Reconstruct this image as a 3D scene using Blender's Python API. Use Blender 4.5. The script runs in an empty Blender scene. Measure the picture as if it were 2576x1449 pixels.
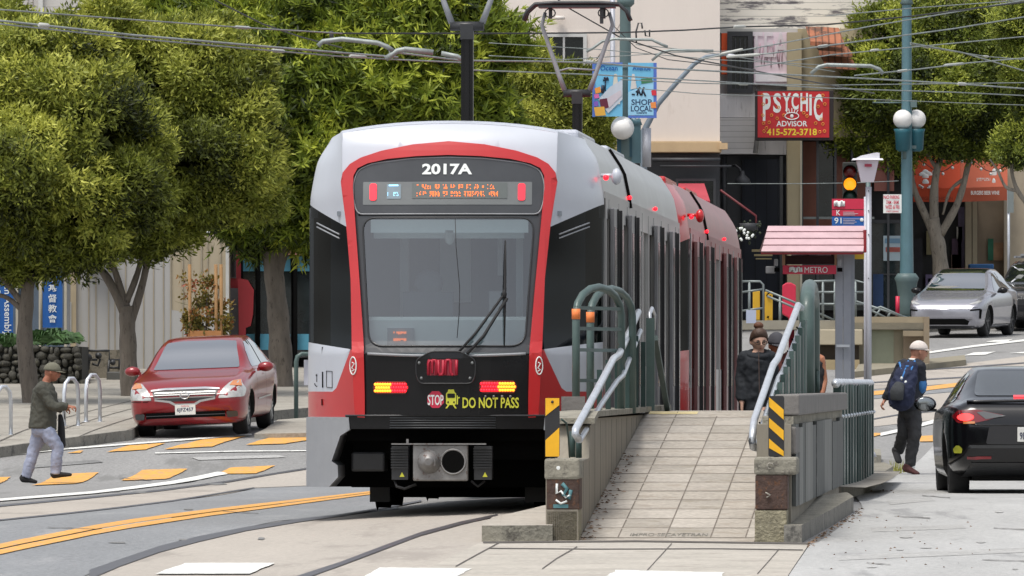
import bpy, bmesh, math, random
import numpy as np
from mathutils import Vector, Matrix
from mathutils.bvhtree import BVHTree
from mathutils.geometry import delaunay_2d_cdt
# ------------------------------------------------------------ camera, world, sun, exposure
FL, UC, VH, HC = 27160.0, 1288.0, 967.0, 1.12
SC = bpy.context.scene
COL = SC.collection
cam = bpy.data.objects.new('camera', bpy.data.cameras.new('camera')); COL.objects.link(cam)
cam.location = (0, 0, HC); cam.rotation_euler = (math.radians(90), 0, 0)
cam.data.sensor_width = 36; cam.data.lens = FL / 2576 * 36
cam.data.shift_y = (VH - 724.5) / 2576
cam.data.clip_start = 1; cam.data.clip_end = 6000
SC.camera = cam
W = bpy.data.worlds.new('World'); SC.world = W; W.use_nodes = True
nt = W.node_tree; bg = nt.nodes['Background']
sky = nt.nodes.new('ShaderNodeTexSky'); sky.sky_type = 'NISHITA'; sky.sun_disc = False
SUN_EL, SUN_AZ = math.radians(68), math.radians(215)   # azimuth clockwise from +Y
sky.sun_elevation = SUN_EL; sky.sun_rotation = SUN_AZ
sky.air_density = 1.0; sky.dust_density = 3.0; sky.ozone_density = 1.0
hs = nt.nodes.new('ShaderNodeHueSaturation'); hs.inputs['Saturation'].default_value = 0.35
nt.links.new(sky.outputs[0], hs.inputs['Color']); nt.links.new(hs.outputs[0], bg.inputs[0])
bg.inputs[1].default_value = 0.145
sl = bpy.data.lights.new('sun', 'SUN'); sl.energy = 1.8; sl.angle = math.radians(18); sl.color = (1, .95, .88)
so = bpy.data.objects.new('sun', sl); COL.objects.link(so)
sd = Vector((math.sin(SUN_AZ) * math.cos(SUN_EL), math.cos(SUN_AZ) * math.cos(SUN_EL), math.sin(SUN_EL)))
so.rotation_euler = (-sd).to_track_quat('-Z', 'Y').to_euler()
SC.view_settings.view_transform = 'Standard'; SC.view_settings.look = 'None'
SC.view_settings.exposure = 0.48; SC.view_settings.gamma = 1
SC.render.engine = 'CYCLES'
try:
    SC.cycles.use_denoising = True
except Exception:
    pass
R = random.Random(7)
# ------------------------------------------------------------ materials
def mat(name, col, rough=.6, metal=0., var=.12, vs=2.0, bump=0., bs=30., coat=0., emit=0., ecol=None, spec=.5, stretch=None, dark=None, dthr=.62, alpha=1., trans=0., grain=0.):
    """procedural: base colour varied by two noises, optional stain colour `dark`, optional bump"""
    m = bpy.data.materials.new(name); m.use_nodes = True
    n = m.node_tree.nodes; l = m.node_tree.links; b = n['Principled BSDF']
    c = tuple(col) + (1,)
    b.inputs['Roughness'].default_value = rough; b.inputs['Metallic'].default_value = metal
    b.inputs['Specular IOR Level'].default_value = spec
    b.inputs['Coat Weight'].default_value = coat; b.inputs['Coat Roughness'].default_value = .04
    if trans: b.inputs['Transmission Weight'].default_value = trans
    tc = n.new('ShaderNodeTexCoord'); mp = n.new('ShaderNodeMapping')
    l.new(tc.outputs['Object'], mp.inputs[0])
    if stretch: mp.inputs['Scale'].default_value = stretch
    n1 = n.new('ShaderNodeTexNoise'); n1.inputs['Scale'].default_value = vs; n1.inputs['Detail'].default_value = 6; n1.inputs['Roughness'].default_value = .65
    l.new(mp.outputs[0], n1.inputs['Vector'])
    mr = n.new('ShaderNodeMapRange'); mr.inputs[1].default_value = .3; mr.inputs[2].default_value = .7
    mr.inputs[3].default_value = 1 - var; mr.inputs[4].default_value = 1 + var
    l.new(n1.outputs[0], mr.inputs[0])
    mx = n.new('ShaderNodeMix'); mx.data_type = 'RGBA'; mx.blend_type = 'MULTIPLY'; mx.inputs[0].default_value = 1
    mx.inputs[6].default_value = c
    l.new(mr.outputs[0], mx.inputs[7])
    out = mx.outputs[2]
    if grain:
        ng = n.new('ShaderNodeTexNoise'); ng.inputs['Scale'].default_value = 22; ng.inputs['Detail'].default_value = 3; l.new(tc.outputs['Object'], ng.inputs['Vector'])
        rg_ = n.new('ShaderNodeMapRange'); rg_.inputs[1].default_value = .35; rg_.inputs[2].default_value = .65; rg_.inputs[3].default_value = 1 - grain; rg_.inputs[4].default_value = 1 + grain
        l.new(ng.outputs[0], rg_.inputs[0]); mg = n.new('ShaderNodeMix'); mg.data_type = 'RGBA'; mg.blend_type = 'MULTIPLY'; mg.inputs[0].default_value = 1
        l.new(out, mg.inputs[6]); l.new(rg_.outputs[0], mg.inputs[7]); out = mg.outputs[2]
    if dark:
        n2 = n.new('ShaderNodeTexNoise'); n2.inputs['Scale'].default_value = vs * 2.7; n2.inputs['Detail'].default_value = 8; n2.inputs['Roughness'].default_value = .7
        l.new(mp.outputs[0], n2.inputs['Vector'])
        r2 = n.new('ShaderNodeMapRange'); r2.inputs[1].default_value = dthr - .04; r2.inputs[2].default_value = dthr + .04
        l.new(n2.outputs[0], r2.inputs[0])
        m2 = n.new('ShaderNodeMix'); m2.data_type = 'RGBA'
        l.new(r2.outputs[0], m2.inputs[0]); l.new(out, m2.inputs[6]); m2.inputs[7].default_value = tuple(dark) + (1,)
        out = m2.outputs[2]
    l.new(out, b.inputs['Base Color'])
    if bump:
        n3 = n.new('ShaderNodeTexNoise'); n3.inputs['Scale'].default_value = bs; n3.inputs['Detail'].default_value = 5
        l.new(mp.outputs[0], n3.inputs['Vector'])
        bp = n.new('ShaderNodeBump'); bp.inputs['Strength'].default_value = bump; bp.inputs['Distance'].default_value = .02
        l.new(n3.outputs[0], bp.inputs['Height']); l.new(bp.outputs[0], b.inputs['Normal'])
    if emit:
        b.inputs['Emission Color'].default_value = tuple(ecol or col) + (1,); b.inputs['Emission Strength'].default_value = emit
    return m
def S(r, g, b):     # sRGB 0-255 -> linear
    return tuple(((x / 255) / 12.92 if x <= 10 else (((x / 255) + .055) / 1.055) ** 2.4) for x in (r, g, b))
# ------------------------------------------------------------ mesh helpers
class MB:
    def __init__(s): s.v = []; s.f = []; s.m = []; s.sm = []
    def add(s, vs, fs, mi=0, smooth=False):
        o = len(s.v); s.v += [Vector(p) for p in vs]; s.f += [tuple(i + o for i in f) for f in fs]
        s.m += [mi] * len(fs); s.sm += [smooth] * len(fs); return s
    def box(s, x0, x1, y0, y1, z0, z1, mi=0, M=None):
        vs = [Vector((x, y, z)) for x in (x0, x1) for y in (y0, y1) for z in (z0, z1)]
        if M: vs = [M @ v for v in vs]
        return s.add(vs, [(0, 1, 3, 2), (4, 6, 7, 5), (0, 4, 5, 1), (2, 3, 7, 6), (0, 2, 6, 4), (1, 5, 7, 3)], mi)
    def bar(s, a, b, w, h=None, mi=0, up=(0, 0, 1)):
        a = Vector(a); b = Vector(b); h = h or w; d = (b - a).normalized(); u = Vector(up)
        if abs(d.dot(u)) > .98: u = Vector((0, 1, 0))
        sx = d.cross(u).normalized() * w / 2; sz = sx.cross(d).normalized() * h / 2
        vs = [p + i * sx + j * sz for p in (a, b) for i, j in ((-1, -1), (1, -1), (1, 1), (-1, 1))]
        return s.add(vs, [(3, 2, 1, 0), (4, 5, 6, 7), (0, 1, 5, 4), (1, 2, 6, 5), (2, 3, 7, 6), (3, 0, 4, 7)], mi)
    def tube(s, pts, r, seg=8, mi=0, closed=False):
        pts = [Vector(p) for p in pts]; n = len(pts); rs = r if isinstance(r, (list, tuple)) else [r] * n
        vs = []; prev = None
        for i, p in enumerate(pts):
            if closed: d = pts[(i + 1) % n] - pts[i - 1]
            else: d = pts[min(i + 1, n - 1)] - pts[max(i - 1, 0)]
            d = d.normalized() if d.length > 1e-9 else Vector((0, 0, 1))
            if prev is None:
                u = Vector((0, 0, 1)) if abs(d.z) < .9 else Vector((0, 1, 0))
                a = d.cross(u).normalized()
            else:
                a = (prev - d * prev.dot(d)).normalized()
            prev = a; b = d.cross(a)
            vs += [p + rs[i] * (math.cos(t) * a + math.sin(t) * b) for t in (2 * math.pi * k / seg for k in range(seg))]
        fs = []
        for i in range(n if closed else n - 1):
            j = (i + 1) % n
            fs += [(i * seg + k, i * seg + (k + 1) % seg, j * seg + (k + 1) % seg, j * seg + k) for k in range(seg)]
        s.add(vs, fs, mi, True)
        if not closed:
            o = len(s.v) - len(vs)
            s.f += [tuple(o + k for k in range(seg))[::-1], tuple(o + (n - 1) * seg + k for k in range(seg))]; s.m += [mi] * 2; s.sm += [False] * 2
        return s
    def lathe(s, c, prof, seg=16, mi=0, axis='z', smooth=True):
        c = Vector(c); vs = []
        for (r, z) in prof:
            for k in range(seg):
                t = 2 * math.pi * k / seg; x, y = r * math.cos(t), r * math.sin(t)
                vs.append(c + (Vector((x, y, z)) if axis == 'z' else Vector((x, z, y)) if axis == 'y' else Vector((z, x, y))))
        n = len(prof); fs = [(i * seg + k, i * seg + (k + 1) % seg, (i + 1) * seg + (k + 1) % seg, (i + 1) * seg + k) for i in range(n - 1) for k in range(seg)]
        s.add(vs, fs, mi, smooth); o = len(s.v) - len(vs)
        s.f += [tuple(o + k for k in range(seg))[::-1], tuple(o + (n - 1) * seg + k for k in range(seg))]; s.m += [mi] * 2; s.sm += [False] * 2
        return s
    def ball(s, c, r, mi=0, seg=16, rings=8, sc=(1, 1, 1)):
        c = Vector(c); vs = [c + Vector((0, 0, -r * sc[2]))]
        for i in range(1, rings):
            a = -math.pi / 2 + math.pi * i / rings
            vs += [c + Vector((sc[0] * r * math.cos(a) * math.cos(t), sc[1] * r * math.cos(a) * math.sin(t), sc[2] * r * math.sin(a))) for t in (2 * math.pi * k / seg for k in range(seg))]
        vs.append(c + Vector((0, 0, r * sc[2]))); L = len(vs) - 1
        fs = [(0, 1 + (k + 1) % seg, 1 + k) for k in range(seg)]
        for i in range(rings - 2):
            fs += [(1 + i * seg + k, 1 + i * seg + (k + 1) % seg, 1 + (i + 1) * seg + (k + 1) % seg, 1 + (i + 1) * seg + k) for k in range(seg)]
        o = 1 + (rings - 2) * seg; fs += [(L, o + k, o + (k + 1) % seg) for k in range(seg)]
        return s.add(vs, fs, mi, True)
    def prism(s, poly, y0, y1, mi=0, axis='y', M=None):
        """poly of 2D points extruded: axis y -> (x,z) outline"""
        def P3(a, b, t): return Vector((a, t, b)) if axis == 'y' else Vector((t, a, b)) if axis == 'x' else Vector((a, b, t))
        n = len(poly); vs = [P3(a, b, y0) for a, b in poly] + [P3(a, b, y1) for a, b in poly]
        if M: vs = [M @ v for v in vs]
        fs = [tuple(range(n)), tuple(range(2 * n - 1, n - 1, -1))] + [(i, i + n, (i + 1) % n + n, (i + 1) % n) for i in range(n)]
        return s.add(vs, fs, mi)
    def build(s, name, mats, parent=None, world=False, bevel=0, solid=0):
        me = bpy.data.meshes.new(name)
        off = Vector((0, 0, 0))
        if world and parent is not None:
            p = parent
            while p is not None: off = off + p.location; p = p.parent
        me.from_pydata([tuple(v - off) for v in s.v], [], s.f)
        for m in (mats if isinstance(mats, (list, tuple)) else [mats]): me.materials.append(m)
        me.polygons.foreach_set('material_index', s.m); me.polygons.foreach_set('use_smooth', s.sm)
        bm = bmesh.new(); bm.from_mesh(me); bmesh.ops.recalc_face_normals(bm, faces=bm.faces); bm.to_mesh(me); bm.free()
        me.update()
        o = bpy.data.objects.new(name, me); COL.objects.link(o)
        if parent is not None: o.parent = parent
        if bevel:
            b = o.modifiers.new('b', 'BEVEL'); b.width = bevel; b.segments = 2; b.limit_method = 'ANGLE'
        if solid:
            b = o.modifiers.new('s', 'SOLIDIFY'); b.thickness = solid; b.offset = 0
        return o
def tag(o, label=None, cat=None, group=None, kind=None):
    if label: o['label'] = label
    if cat: o['category'] = cat
    if group: o['group'] = group
    if kind: o['kind'] = kind
    return o
def thing(name, label, cat, loc=(0, 0, 0), rz=0, group=None):
    o = bpy.data.objects.new(name, None); COL.objects.link(o); o.empty_display_size = .1
    o.location = loc; o.rotation_euler = (0, 0, rz)
    return tag(o, label, cat, group)
def dup(root, loc=None, rz=None, label=None):
    def cp(o, par):
        c = o.copy(); COL.objects.link(c)
        if par is not None: c.parent = par
        for ch in [x for x in COL.objects if x.parent is o]: cp(ch, c)
        return c
    r = cp(root, None)
    if loc is not None: r.location = loc
    if rz is not None: r.rotation_euler = (0, 0, rz)
    if label: r['label'] = label
    return r
def interp(x, xs, ys):
    return float(np.interp(x, xs, ys))
def smoothf(xs, ys):
    """monotone-ish cubic (Catmull-Rom on uneven knots)"""
    xs = list(xs); ys = list(ys); n = len(xs)
    ms = []
    for i in range(n):
        if i == 0: ms.append((ys[1] - ys[0]) / (xs[1] - xs[0]))
        elif i == n - 1: ms.append((ys[-1] - ys[-2]) / (xs[-1] - xs[-2]))
        else:
            a = (ys[i] - ys[i - 1]) / (xs[i] - xs[i - 1]); b = (ys[i + 1] - ys[i]) / (xs[i + 1] - xs[i])
            ms.append(0 if a * b <= 0 else 2 * a * b / (a + b))
    def f(x):
        if x <= xs[0]: return ys[0] + ms[0] * (x - xs[0])
        if x >= xs[-1]: return ys[-1] + ms[-1] * (x - xs[-1])
        i = max(k for k in range(n - 1) if xs[k] <= x); h = xs[i + 1] - xs[i]; t = (x - xs[i]) / h
        return (2*t**3-3*t*t+1)*ys[i] + (t**3-2*t*t+t)*h*ms[i] + (-2*t**3+3*t*t)*ys[i+1] + (t**3-t*t)*h*ms[i+1]
    return f
def P(u, v, D): return Vector(((u - UC) * D / FL, D, HC + (VH - v) * D / FL))
# terrain: two street profiles (left of and right of the tracks) blended across x
hl = smoothf([20, 60, 80, 100, 120, 140, 150, 162, 172, 200, 256, 330, 800, 3000], [-.9, -.42, -.3, -.15, -.2, -.27, -.25, .3, .62, 1.3, 2.3, 3.2, 5, 8])
hr = smoothf([20, 60, 76, 86, 90, 99, 106, 120, 130, 136, 145, 155, 170, 200, 256, 275, 330, 800, 3000], [-.9, -.42, -.23, -.135, -.1, 0, -.03, -.085, -.06, -.02, .07, .26, .6, 1.2, 2.2, 2.7, 3.2, 5, 8])
_hc = {}
def hgt(x, y):
    k = round(y, 2)
    if k not in _hc: _hc[k] = (hl(y), hr(y))
    a, b = _hc[k]; x0 = x - .05 * (y - 97)
    t = min(1, max(0, (x0 + 3.2) / 3.4)); t = t * t * (3 - 2 * t)
    return a * (1 - t) + b * t
def G(u, v, off=0):
    """ground point seen at display pixel (u,v)"""
    lo = 50.
    p = P(u, v, lo); D = lo
    while D < 700:
        p = P(u, v, D)
        if p.z <= hgt(p.x, p.y) + off: break
        D += .5
    a, b = D - .5, D
    for _ in range(14):
        m = (a + b) / 2; p = P(u, v, m)
        if p.z <= hgt(p.x, p.y) + off: b = m
        else: a = m
    return P(u, v, b)
def inpoly(x, y, poly):
    c = False; n = len(poly)
    for i in range(n):
        x1, y1 = poly[i]; x2, y2 = poly[i - 1]
        if (y1 > y) != (y2 > y) and x < (x2 - x1) * (y - y1) / (y2 - y1) + x1: c = not c
    return c
def resample(poly, step):
    out = []
    for i in range(len(poly)):
        a = Vector(poly[i]); b = Vector(poly[(i + 1) % len(poly)]); k = max(1, int(math.ceil((b - a).length / step)))
        out += [tuple(a + (b - a) * j / k) for j in range(k)]
    return out
def tess(poly, step, holes=(), sy=None):
    """triangulate a 2D outline with interior points; returns verts2d, tris"""
    sy = sy or step
    ring = resample(poly, step); vs = list(ring); es = [(i, (i + 1) % len(ring)) for i in range(len(ring))]
    hs_ = []
    for h in holes:
        hr_ = resample(h, step); o = len(vs); vs += hr_; es += [(o + i, o + (i + 1) % len(hr_)) for i in range(len(hr_))]; hs_.append(hr_)
    xs = [p[0] for p in ring]; ys = [p[1] for p in ring]
    x = min(xs) + step * .5
    while x < max(xs):
        y = min(ys) + sy * .5
        while y < max(ys):
            if inpoly(x, y, ring) and not any(inpoly(x, y, h) for h in hs_): vs.append((x, y))
            y += sy
        x += step
    r = delaunay_2d_cdt([Vector(p) for p in vs], es, [], 0, 1e-6)
    v2 = r[0]; tr = []
    for f in r[2]:
        cx = sum(v2[i][0] for i in f) / len(f); cy = sum(v2[i][1] for i in f) / len(f)
        if inpoly(cx, cy, ring) and not any(inpoly(cx, cy, h) for h in hs_): tr.append(tuple(f))
    return [tuple(p) for p in v2], tr
def rrect(x0, x1, y0, y1, r, n=5):
    out = []
    for cx, cy, a0 in ((x1 - r, y1 - r, 0), (x0 + r, y1 - r, 90), (x0 + r, y0 + r, 180), (x1 - r, y0 + r, 270)):
        out += [(cx + r * math.cos(math.radians(a0 + 90 * k / n)), cy + r * math.sin(math.radians(a0 + 90 * k / n))) for k in range(n + 1)]
    return out
def roundpoly(pts, r, n=4):
    out = []; N = len(pts); rr = r if isinstance(r, (list, tuple)) else [r] * N
    for i in range(N):
        p = Vector(pts[i]); a = Vector(pts[i - 1]) - p; b = Vector(pts[(i + 1) % N]) - p
        q = min(rr[i], a.length * .45, b.length * .45)
        if q < 1e-4: out.append(tuple(p)); continue
        A = p + a.normalized() * q; B = p + b.normalized() * q
        out += [tuple((1 - t) ** 2 * A + 2 * t * (1 - t) * p + t * t * B) for t in (k / n for k in range(n + 1))]
    return out
def text_mesh(body, w=None, h=None, bold=0., align='c', fit=True, sx=1.):
    """returns (verts2d list, faces) centred, scaled to width w and/or height h"""
    cu = bpy.data.curves.new('t', 'FONT'); cu.body = body; cu.align_x = 'CENTER'; cu.resolution_u = 3; cu.offset = bold; cu.space_line = 1.0
    ob = bpy.data.objects.new('t', cu); COL.objects.link(ob)
    bpy.context.view_layer.update()
    dg = bpy.context.evaluated_depsgraph_get(); me = bpy.data.meshes.new_from_object(ob.evaluated_get(dg))
    vs = [(v.co.x, v.co.y) for v in me.vertices]; fs = [tuple(p.vertices) for p in me.polygons]
    bpy.data.objects.remove(ob); bpy.data.curves.remove(cu); bpy.data.meshes.remove(me)
    if not vs: return [], []
    x0 = min(p[0] for p in vs); x1 = max(p[0] for p in vs); y0 = min(p[1] for p in vs); y1 = max(p[1] for p in vs)
    kx = (w / (x1 - x0)) if w else None; ky = (h / (y1 - y0)) if h else None
    if kx is None: kx = ky * sx
    if ky is None: ky = kx
    return [((x - (x0 + x1) / 2) * kx, (y - (y0 + y1) / 2) * ky) for x, y in vs], fs
def text(name, body, c, m, parent, w=None, h=None, bold=.01, warp=None, M=None, world=False, rot=0):
    """lettering facing -Y, centred at c (x,y,z) local; warp(x,z)->y; M maps (a,0,b)"""
    vs, fs = text_mesh(body, w, h, bold); b = MB(); c = Vector(c); cr, sr = math.cos(rot), math.sin(rot)
    vs = [(x * cr - y * sr, x * sr + y * cr) for x, y in vs]
    if M: pts = [M @ Vector((x, 0, y)) for x, y in vs]
    elif warp: pts = [Vector((c.x + x, warp(c.x + x, c.z + y), c.z + y)) for x, y in vs]
    else: pts = [Vector((c.x + x, c.y, c.z + y)) for x, y in vs]
    b.add(pts, fs); return b.build(name, m, parent, world)
# ------------------------------------------------------------ ground materials
M = {}
M['asphalt'] = mat('asphalt', (.235, .232, .225), .9, var=.16, vs=.35, bump=.5, bs=45, stretch=(1, .12, 1), dark=(.18, .178, .17), dthr=.6, grain=.2)
M['asphalt_blue'] = mat('asphalt_new', (.215, .223, .23), .85, var=.12, vs=.5, bump=.5, bs=40, stretch=(1, .12, 1), dark=(.26, .265, .27), dthr=.6, grain=.2)
M['asphalt_light'] = mat('asphalt_light', (.375, .375, .365), .9, var=.16, vs=.6, bump=.5, bs=40, stretch=(1, .12, 1), dark=(.27, .27, .265), dthr=.6, grain=.13)
M['track_conc'] = mat('track_concrete', (.38, .345, .3), .85, var=.1, vs=.4, bump=.3, bs=30, stretch=(1, .15, 1), dark=(.3, .27, .235), dthr=.58, grain=.12)
M['conc'] = mat('pavement_concrete', (.3, .28, .24), .85, var=.16, vs=.8, bump=.3, bs=30, dark=(.22, .2, .17), dthr=.58, grain=.12)
M['conc_dk'] = mat('kerb_concrete', (.2, .19, .165), .9, var=.25, vs=2.5, bump=.6, bs=20, dark=(.1, .095, .085), dthr=.58)
M['yellow'] = mat('road_yellow', (.7, .34, .055), .7, var=.12, vs=3, dark=(.36, .28, .19), dthr=.56, grain=.15)
M['white'] = mat('road_white', (.72, .72, .68), .7, var=.08, vs=3, dark=(.4, .4, .38), dthr=.57, grain=.12)
M['rail'] = mat('rail_steel', (.1, .095, .1), .45, .6, var=.2, vs=6)
M['joint'] = mat('joint_dark', (.09, .08, .07), .9, var=.3, vs=8)
def sheet(name, pts, off, m, px=True, step=.5, kind='structure', label=None, parent=None):
    g = [G(u, v) for u, v in pts] if px else [Vector((x, y, 0)) for x, y in pts]
    poly = [(p.x, p.y / 4) for p in g]
    if name == 'crosswalk_bar':
        rj = random.Random(int(abs(poly[0][0]) * 1000)); poly = [(x + rj.gauss(0, .006), y + rj.gauss(0, .005)) for x, y in resample(poly, .12)]
    vs, ts = tess(poly, step, sy=step)
    b = MB(); b.add([(x, y * 4, hgt(x, y * 4) + off) for x, y in vs], ts, 0, True)
    o = b.build(name, m, parent)
    if kind: o['kind'] = kind
    if label: o['label'] = label
    return o
def strip(name, line, w, off, m, kind='structure'):
    """line of (u,v) or (u,v,halfwidth px vertical)"""
    up = []; lo = []
    for p in line:
        k = p[2] if len(p) > 2 else w
        up.append((p[0], p[1] - k)); lo.append((p[0], p[1] + k))
    # densify in pixels
    def dens(L):
        o = []
        for a, b in zip(L, L[1:]):
            n = max(1, int(abs(b[0] - a[0]) / 40)); o += [(a[0] + (b[0] - a[0]) * j / n, a[1] + (b[1] - a[1]) * j / n) for j in range(n)]
        return o + [L[-1]]
    U = [G(*p) for p in dens(up)]; L = [G(*p) for p in dens(lo)]
    b = MB(); vs = []; fs = []
    for a, c in zip(U, L):
        n = 4
        for j in range(n + 1):
            q = a.lerp(c, j / n); vs.append((q.x, q.y, hgt(q.x, q.y) + off))
    for i in range(len(U) - 1):
        for j in range(4): fs.append((i * 5 + j, i * 5 + j + 1, (i + 1) * 5 + j + 1, (i + 1) * 5 + j))
    b.add(vs, fs, 0, True); o = b.build(name, m); o['kind'] = kind; return o
# terrain: one sheet to the horizon
ys = [20 + 1.0 * i for i in range(0, 321)] + [345, 360, 380, 420, 480, 560, 700, 1000, 1600, 3000]
xs = [-900, -400, -200, -100, -60, -40, -30] + [-24 + .8 * i for i in range(0, 80)] + [44, 52, 62, 80, 120, 220, 400, 900]
b = MB(); vs = [(x, y, hgt(x, y)) for y in ys for x in xs]; nx = len(xs)
b.add(vs, [(j * nx + i, j * nx + i + 1, (j + 1) * nx + i + 1, (j + 1) * nx + i) for j in range(len(ys) - 1) for i in range(nx - 1)], 0, True)
b.build('ground', M['asphalt'])['kind'] = 'structure'
# track lanes in pale concrete, centre asphalt
sheet('track_bed', [(-60, 1277), (0, 1274), (200, 1256), (400, 1236), (567, 1214), (700, 1192), (790, 1178), (1100, 1165), (1100, 1215), (790, 1222), (640, 1228), (434, 1261), (300, 1278), (167, 1293), (0, 1310), (-60, 1316)], .006, M['track_conc'])
sheet('road_centre', [(-60, 1318), (0, 1312), (167, 1295), (300, 1280), (434, 1263), (640, 1230), (790, 1224), (1000, 1220), (1000, 1282), (859, 1297), (700, 1312), (567, 1339), (433, 1376), (300, 1416), (215, 1449), (180, 1470), (-60, 1500)], .006, M['asphalt_blue'])
sheet('track_bed', [(240, 1449), (300, 1422), (433, 1382), (567, 1345), (700, 1318), (859, 1301), (1000, 1284), (1120, 1278), (1500, 1278), (1500, 1300), (1212, 1369), (1085, 1430), (1040, 1470), (180, 1480)], .006, M['track_conc'])
sheet('road_right', [(1985, 1449), (2037, 1373), (2060, 1366), (2170, 1280), (2150, 1245), (2260, 1195), (2350, 1120), (2420, 1090), (2700, 1090), (2700, 1480), (1975, 1480)], .008, M['asphalt_light'])
sheet('track_bed', [(2150, 930), (2430, 915), (2700, 880), (2700, 945), (2190, 980), (2150, 982)], .006, M['track_conc'])
sheet('track_bed', [(2150, 1010), (2430, 985), (2700, 955), (2700, 1030), (2400, 1052), (2190, 1075), (2150, 1075)], .006, M['track_conc'])
sheet('road_centre', [(2150, 984), (2700, 947), (2700, 953), (2430, 983), (2150, 1008)], .006, M['asphalt_blue'])
# rails and slots
strip('rail', [(-60, 1280), (0, 1275), (200, 1256), (400, 1236), (567, 1214), (700, 1192), (790, 1178)], 2.2, .012, M['rail'])
strip('rail', [(-60, 1318), (0, 1311), (167, 1294), (300, 1279), (434, 1262), (640, 1229)], 1.6, .012, M['rail'])
strip('rail', [(225, 1449, 12), (300, 1420, 9), (400, 1385, 8), (500, 1359, 7), (617, 1334, 5), (760, 1311, 4), (859, 1299, 3), (960, 1281, 2.5), (1060, 1262, 2)], 6, .012, M['rail'])
strip('rail', [(740, 1462, 7), (859, 1421, 5), (959, 1383, 5), (1059, 1346, 4.5), (1159, 1319, 4), (1252, 1299, 3)], 4, .012, M['rail'])
strip('rail', [(2190, 1057), (2265, 1044), (2460, 1025), (2700, 1000)], 1.6, .012, M['rail'])
strip('rail', [(2150, 941), (2430, 925), (2700, 905)], 1.6, .012, M['rail'])
strip('rail', [(2150, 966), (2430, 950), (2700, 930)], 1.6, .012, M['rail'])
# painted markings
YL = [[(167, 1142), (200, 1135), (210, 1136), (200, 1141)], [(268, 1139), (320, 1123), (417, 1116), (367, 1133)], [(413, 1132), (510, 1108), (620, 1099), (533, 1125)], [(618, 1121), (707, 1096), (775, 1090), (800, 1089), (775, 1109), (717, 1118)],
      [(-60, 1215), (-20, 1203), (25, 1202), (0, 1217), (-30, 1225)], [(80, 1223), (133, 1196), (248, 1190), (190, 1218)], [(302, 1211), (360, 1184), (473, 1181), (417, 1207)], [(547, 1194), (580, 1178), (693, 1173), (643, 1193)],
      [(2194, 1091), (2227, 1092), (2194, 1101)], [(2317, 1099), (2362, 1096), (2380, 1112), (2313, 1113)]]
for q in YL: sheet('crosswalk_bar', q, .014, M['yellow'], step=.3)
for q in [[(388, 1449), (467, 1421), (693, 1421), (627, 1449)], [(915, 1456), (956, 1433), (1184, 1435), (1150, 1456)], [(1525, 1456), (1552, 1439), (1820, 1445), (1815, 1456)]]:
    sheet('crosswalk_bar', q, .016, M['white'], step=.3)
strip('lane_line', [(-60, 1264, 3), (0, 1260, 3), (133, 1249, 3), (233, 1241, 3), (333, 1229, 3.5), (433, 1216, 4), (500, 1204, 5), (547, 1194, 5), (572, 1193, 2)], 3, .014, M['white'])
strip('edge_line', [(-60, 1153), (0, 1148), (167, 1131), (400, 1113), (633, 1095)], 2, .014, M['white'])
strip('edge_line', [(390, 1142, 1.2), (600, 1137, 1.2), (773, 1136, 1.2)], 1.2, .014, M['white'])
DY = [(-60, 1398, 15), (0, 1385, 14), (60, 1372, 13.6), (120, 1360, 13.2), (180, 1348, 12.8), (233, 1337, 12.4), (333, 1320, 11.4), (433, 1305.5, 10.4), (533, 1291.5, 9), (667, 1275, 7.6), (760, 1263.5, 6.4), (859, 1251, 5.2), (940, 1241, 4.4)]
strip('centre_line', [(u, v - t * .53, t * .42) for u, v, t in DY], 5, .014, M['yellow'])
strip('centre_line', [(u, v + t * .53, t * .42) for u, v, t in DY], 5, .014, M['yellow'])
strip('centre_line', [(2194, 991), (2330, 979), (2430, 967), (2700, 945)], 5, .014, M['yellow'])
strip('edge_line', [(2215, 1095, 4), (2270, 1083, 4), (2377, 1055, 5)], 4, .014, M['white'])
strip('edge_line', [(2337, 888), (2450, 872), (2700, 843)], 2.5, .014, M['white'])
for q in [[(2424, 896), (2450, 888), (2505, 886), (2478, 894)], [(2478, 862), (2500, 857), (2548, 855), (2530, 861)], [(2540, 890), (2600, 884), (2640, 884), (2600, 891)]]:
    sheet('crosswalk_bar', q, .014, M['white'], step=.3)
# left sidewalk, raised with kerb
KL = [(-80, 1134), (0, 1124), (160, 1103), (333, 1081), (352, 1066), (420, 1050), (560, 1042), (683, 1034), (773, 1026), (1000, 1010), (1300, 985)]
kb = [G(u, v, .15) for u, v in KL]
fb = kb + [Vector((kb[-1].x + 8, 300, 0)), Vector((-40, 300, 0)), Vector((-40, kb[0].y, 0))]
vs, ts = tess([(p.x, p.y / 4) for p in fb], .8)
b = MB(); b.add([(x, y * 4, hgt(x, y * 4) + .15) for x, y in vs], ts, 0, True); b.build('pavement', M['conc'])['kind'] = 'structure'
b = MB()
for a, c in zip(kb, kb[1:]):
    n = 8
    for j in range(n):
        p = a.lerp(c, j / n); q = a.lerp(c, (j + 1) / n); dz = lambda r_, o: Vector((r_.x, r_.y, hgt(r_.x, r_.y) + o)); o_ = Vector((0, -.16, 0))
        b.add([dz(p, .155), dz(q, .155), dz(q + o_, .155), dz(p + o_, .155), dz(p + o_, -.05), dz(q + o_, -.05)], [(0, 1, 2, 3), (3, 2, 5, 4)])
b.build('kerb', M['conc_dk'])['kind'] = 'structure'
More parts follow.
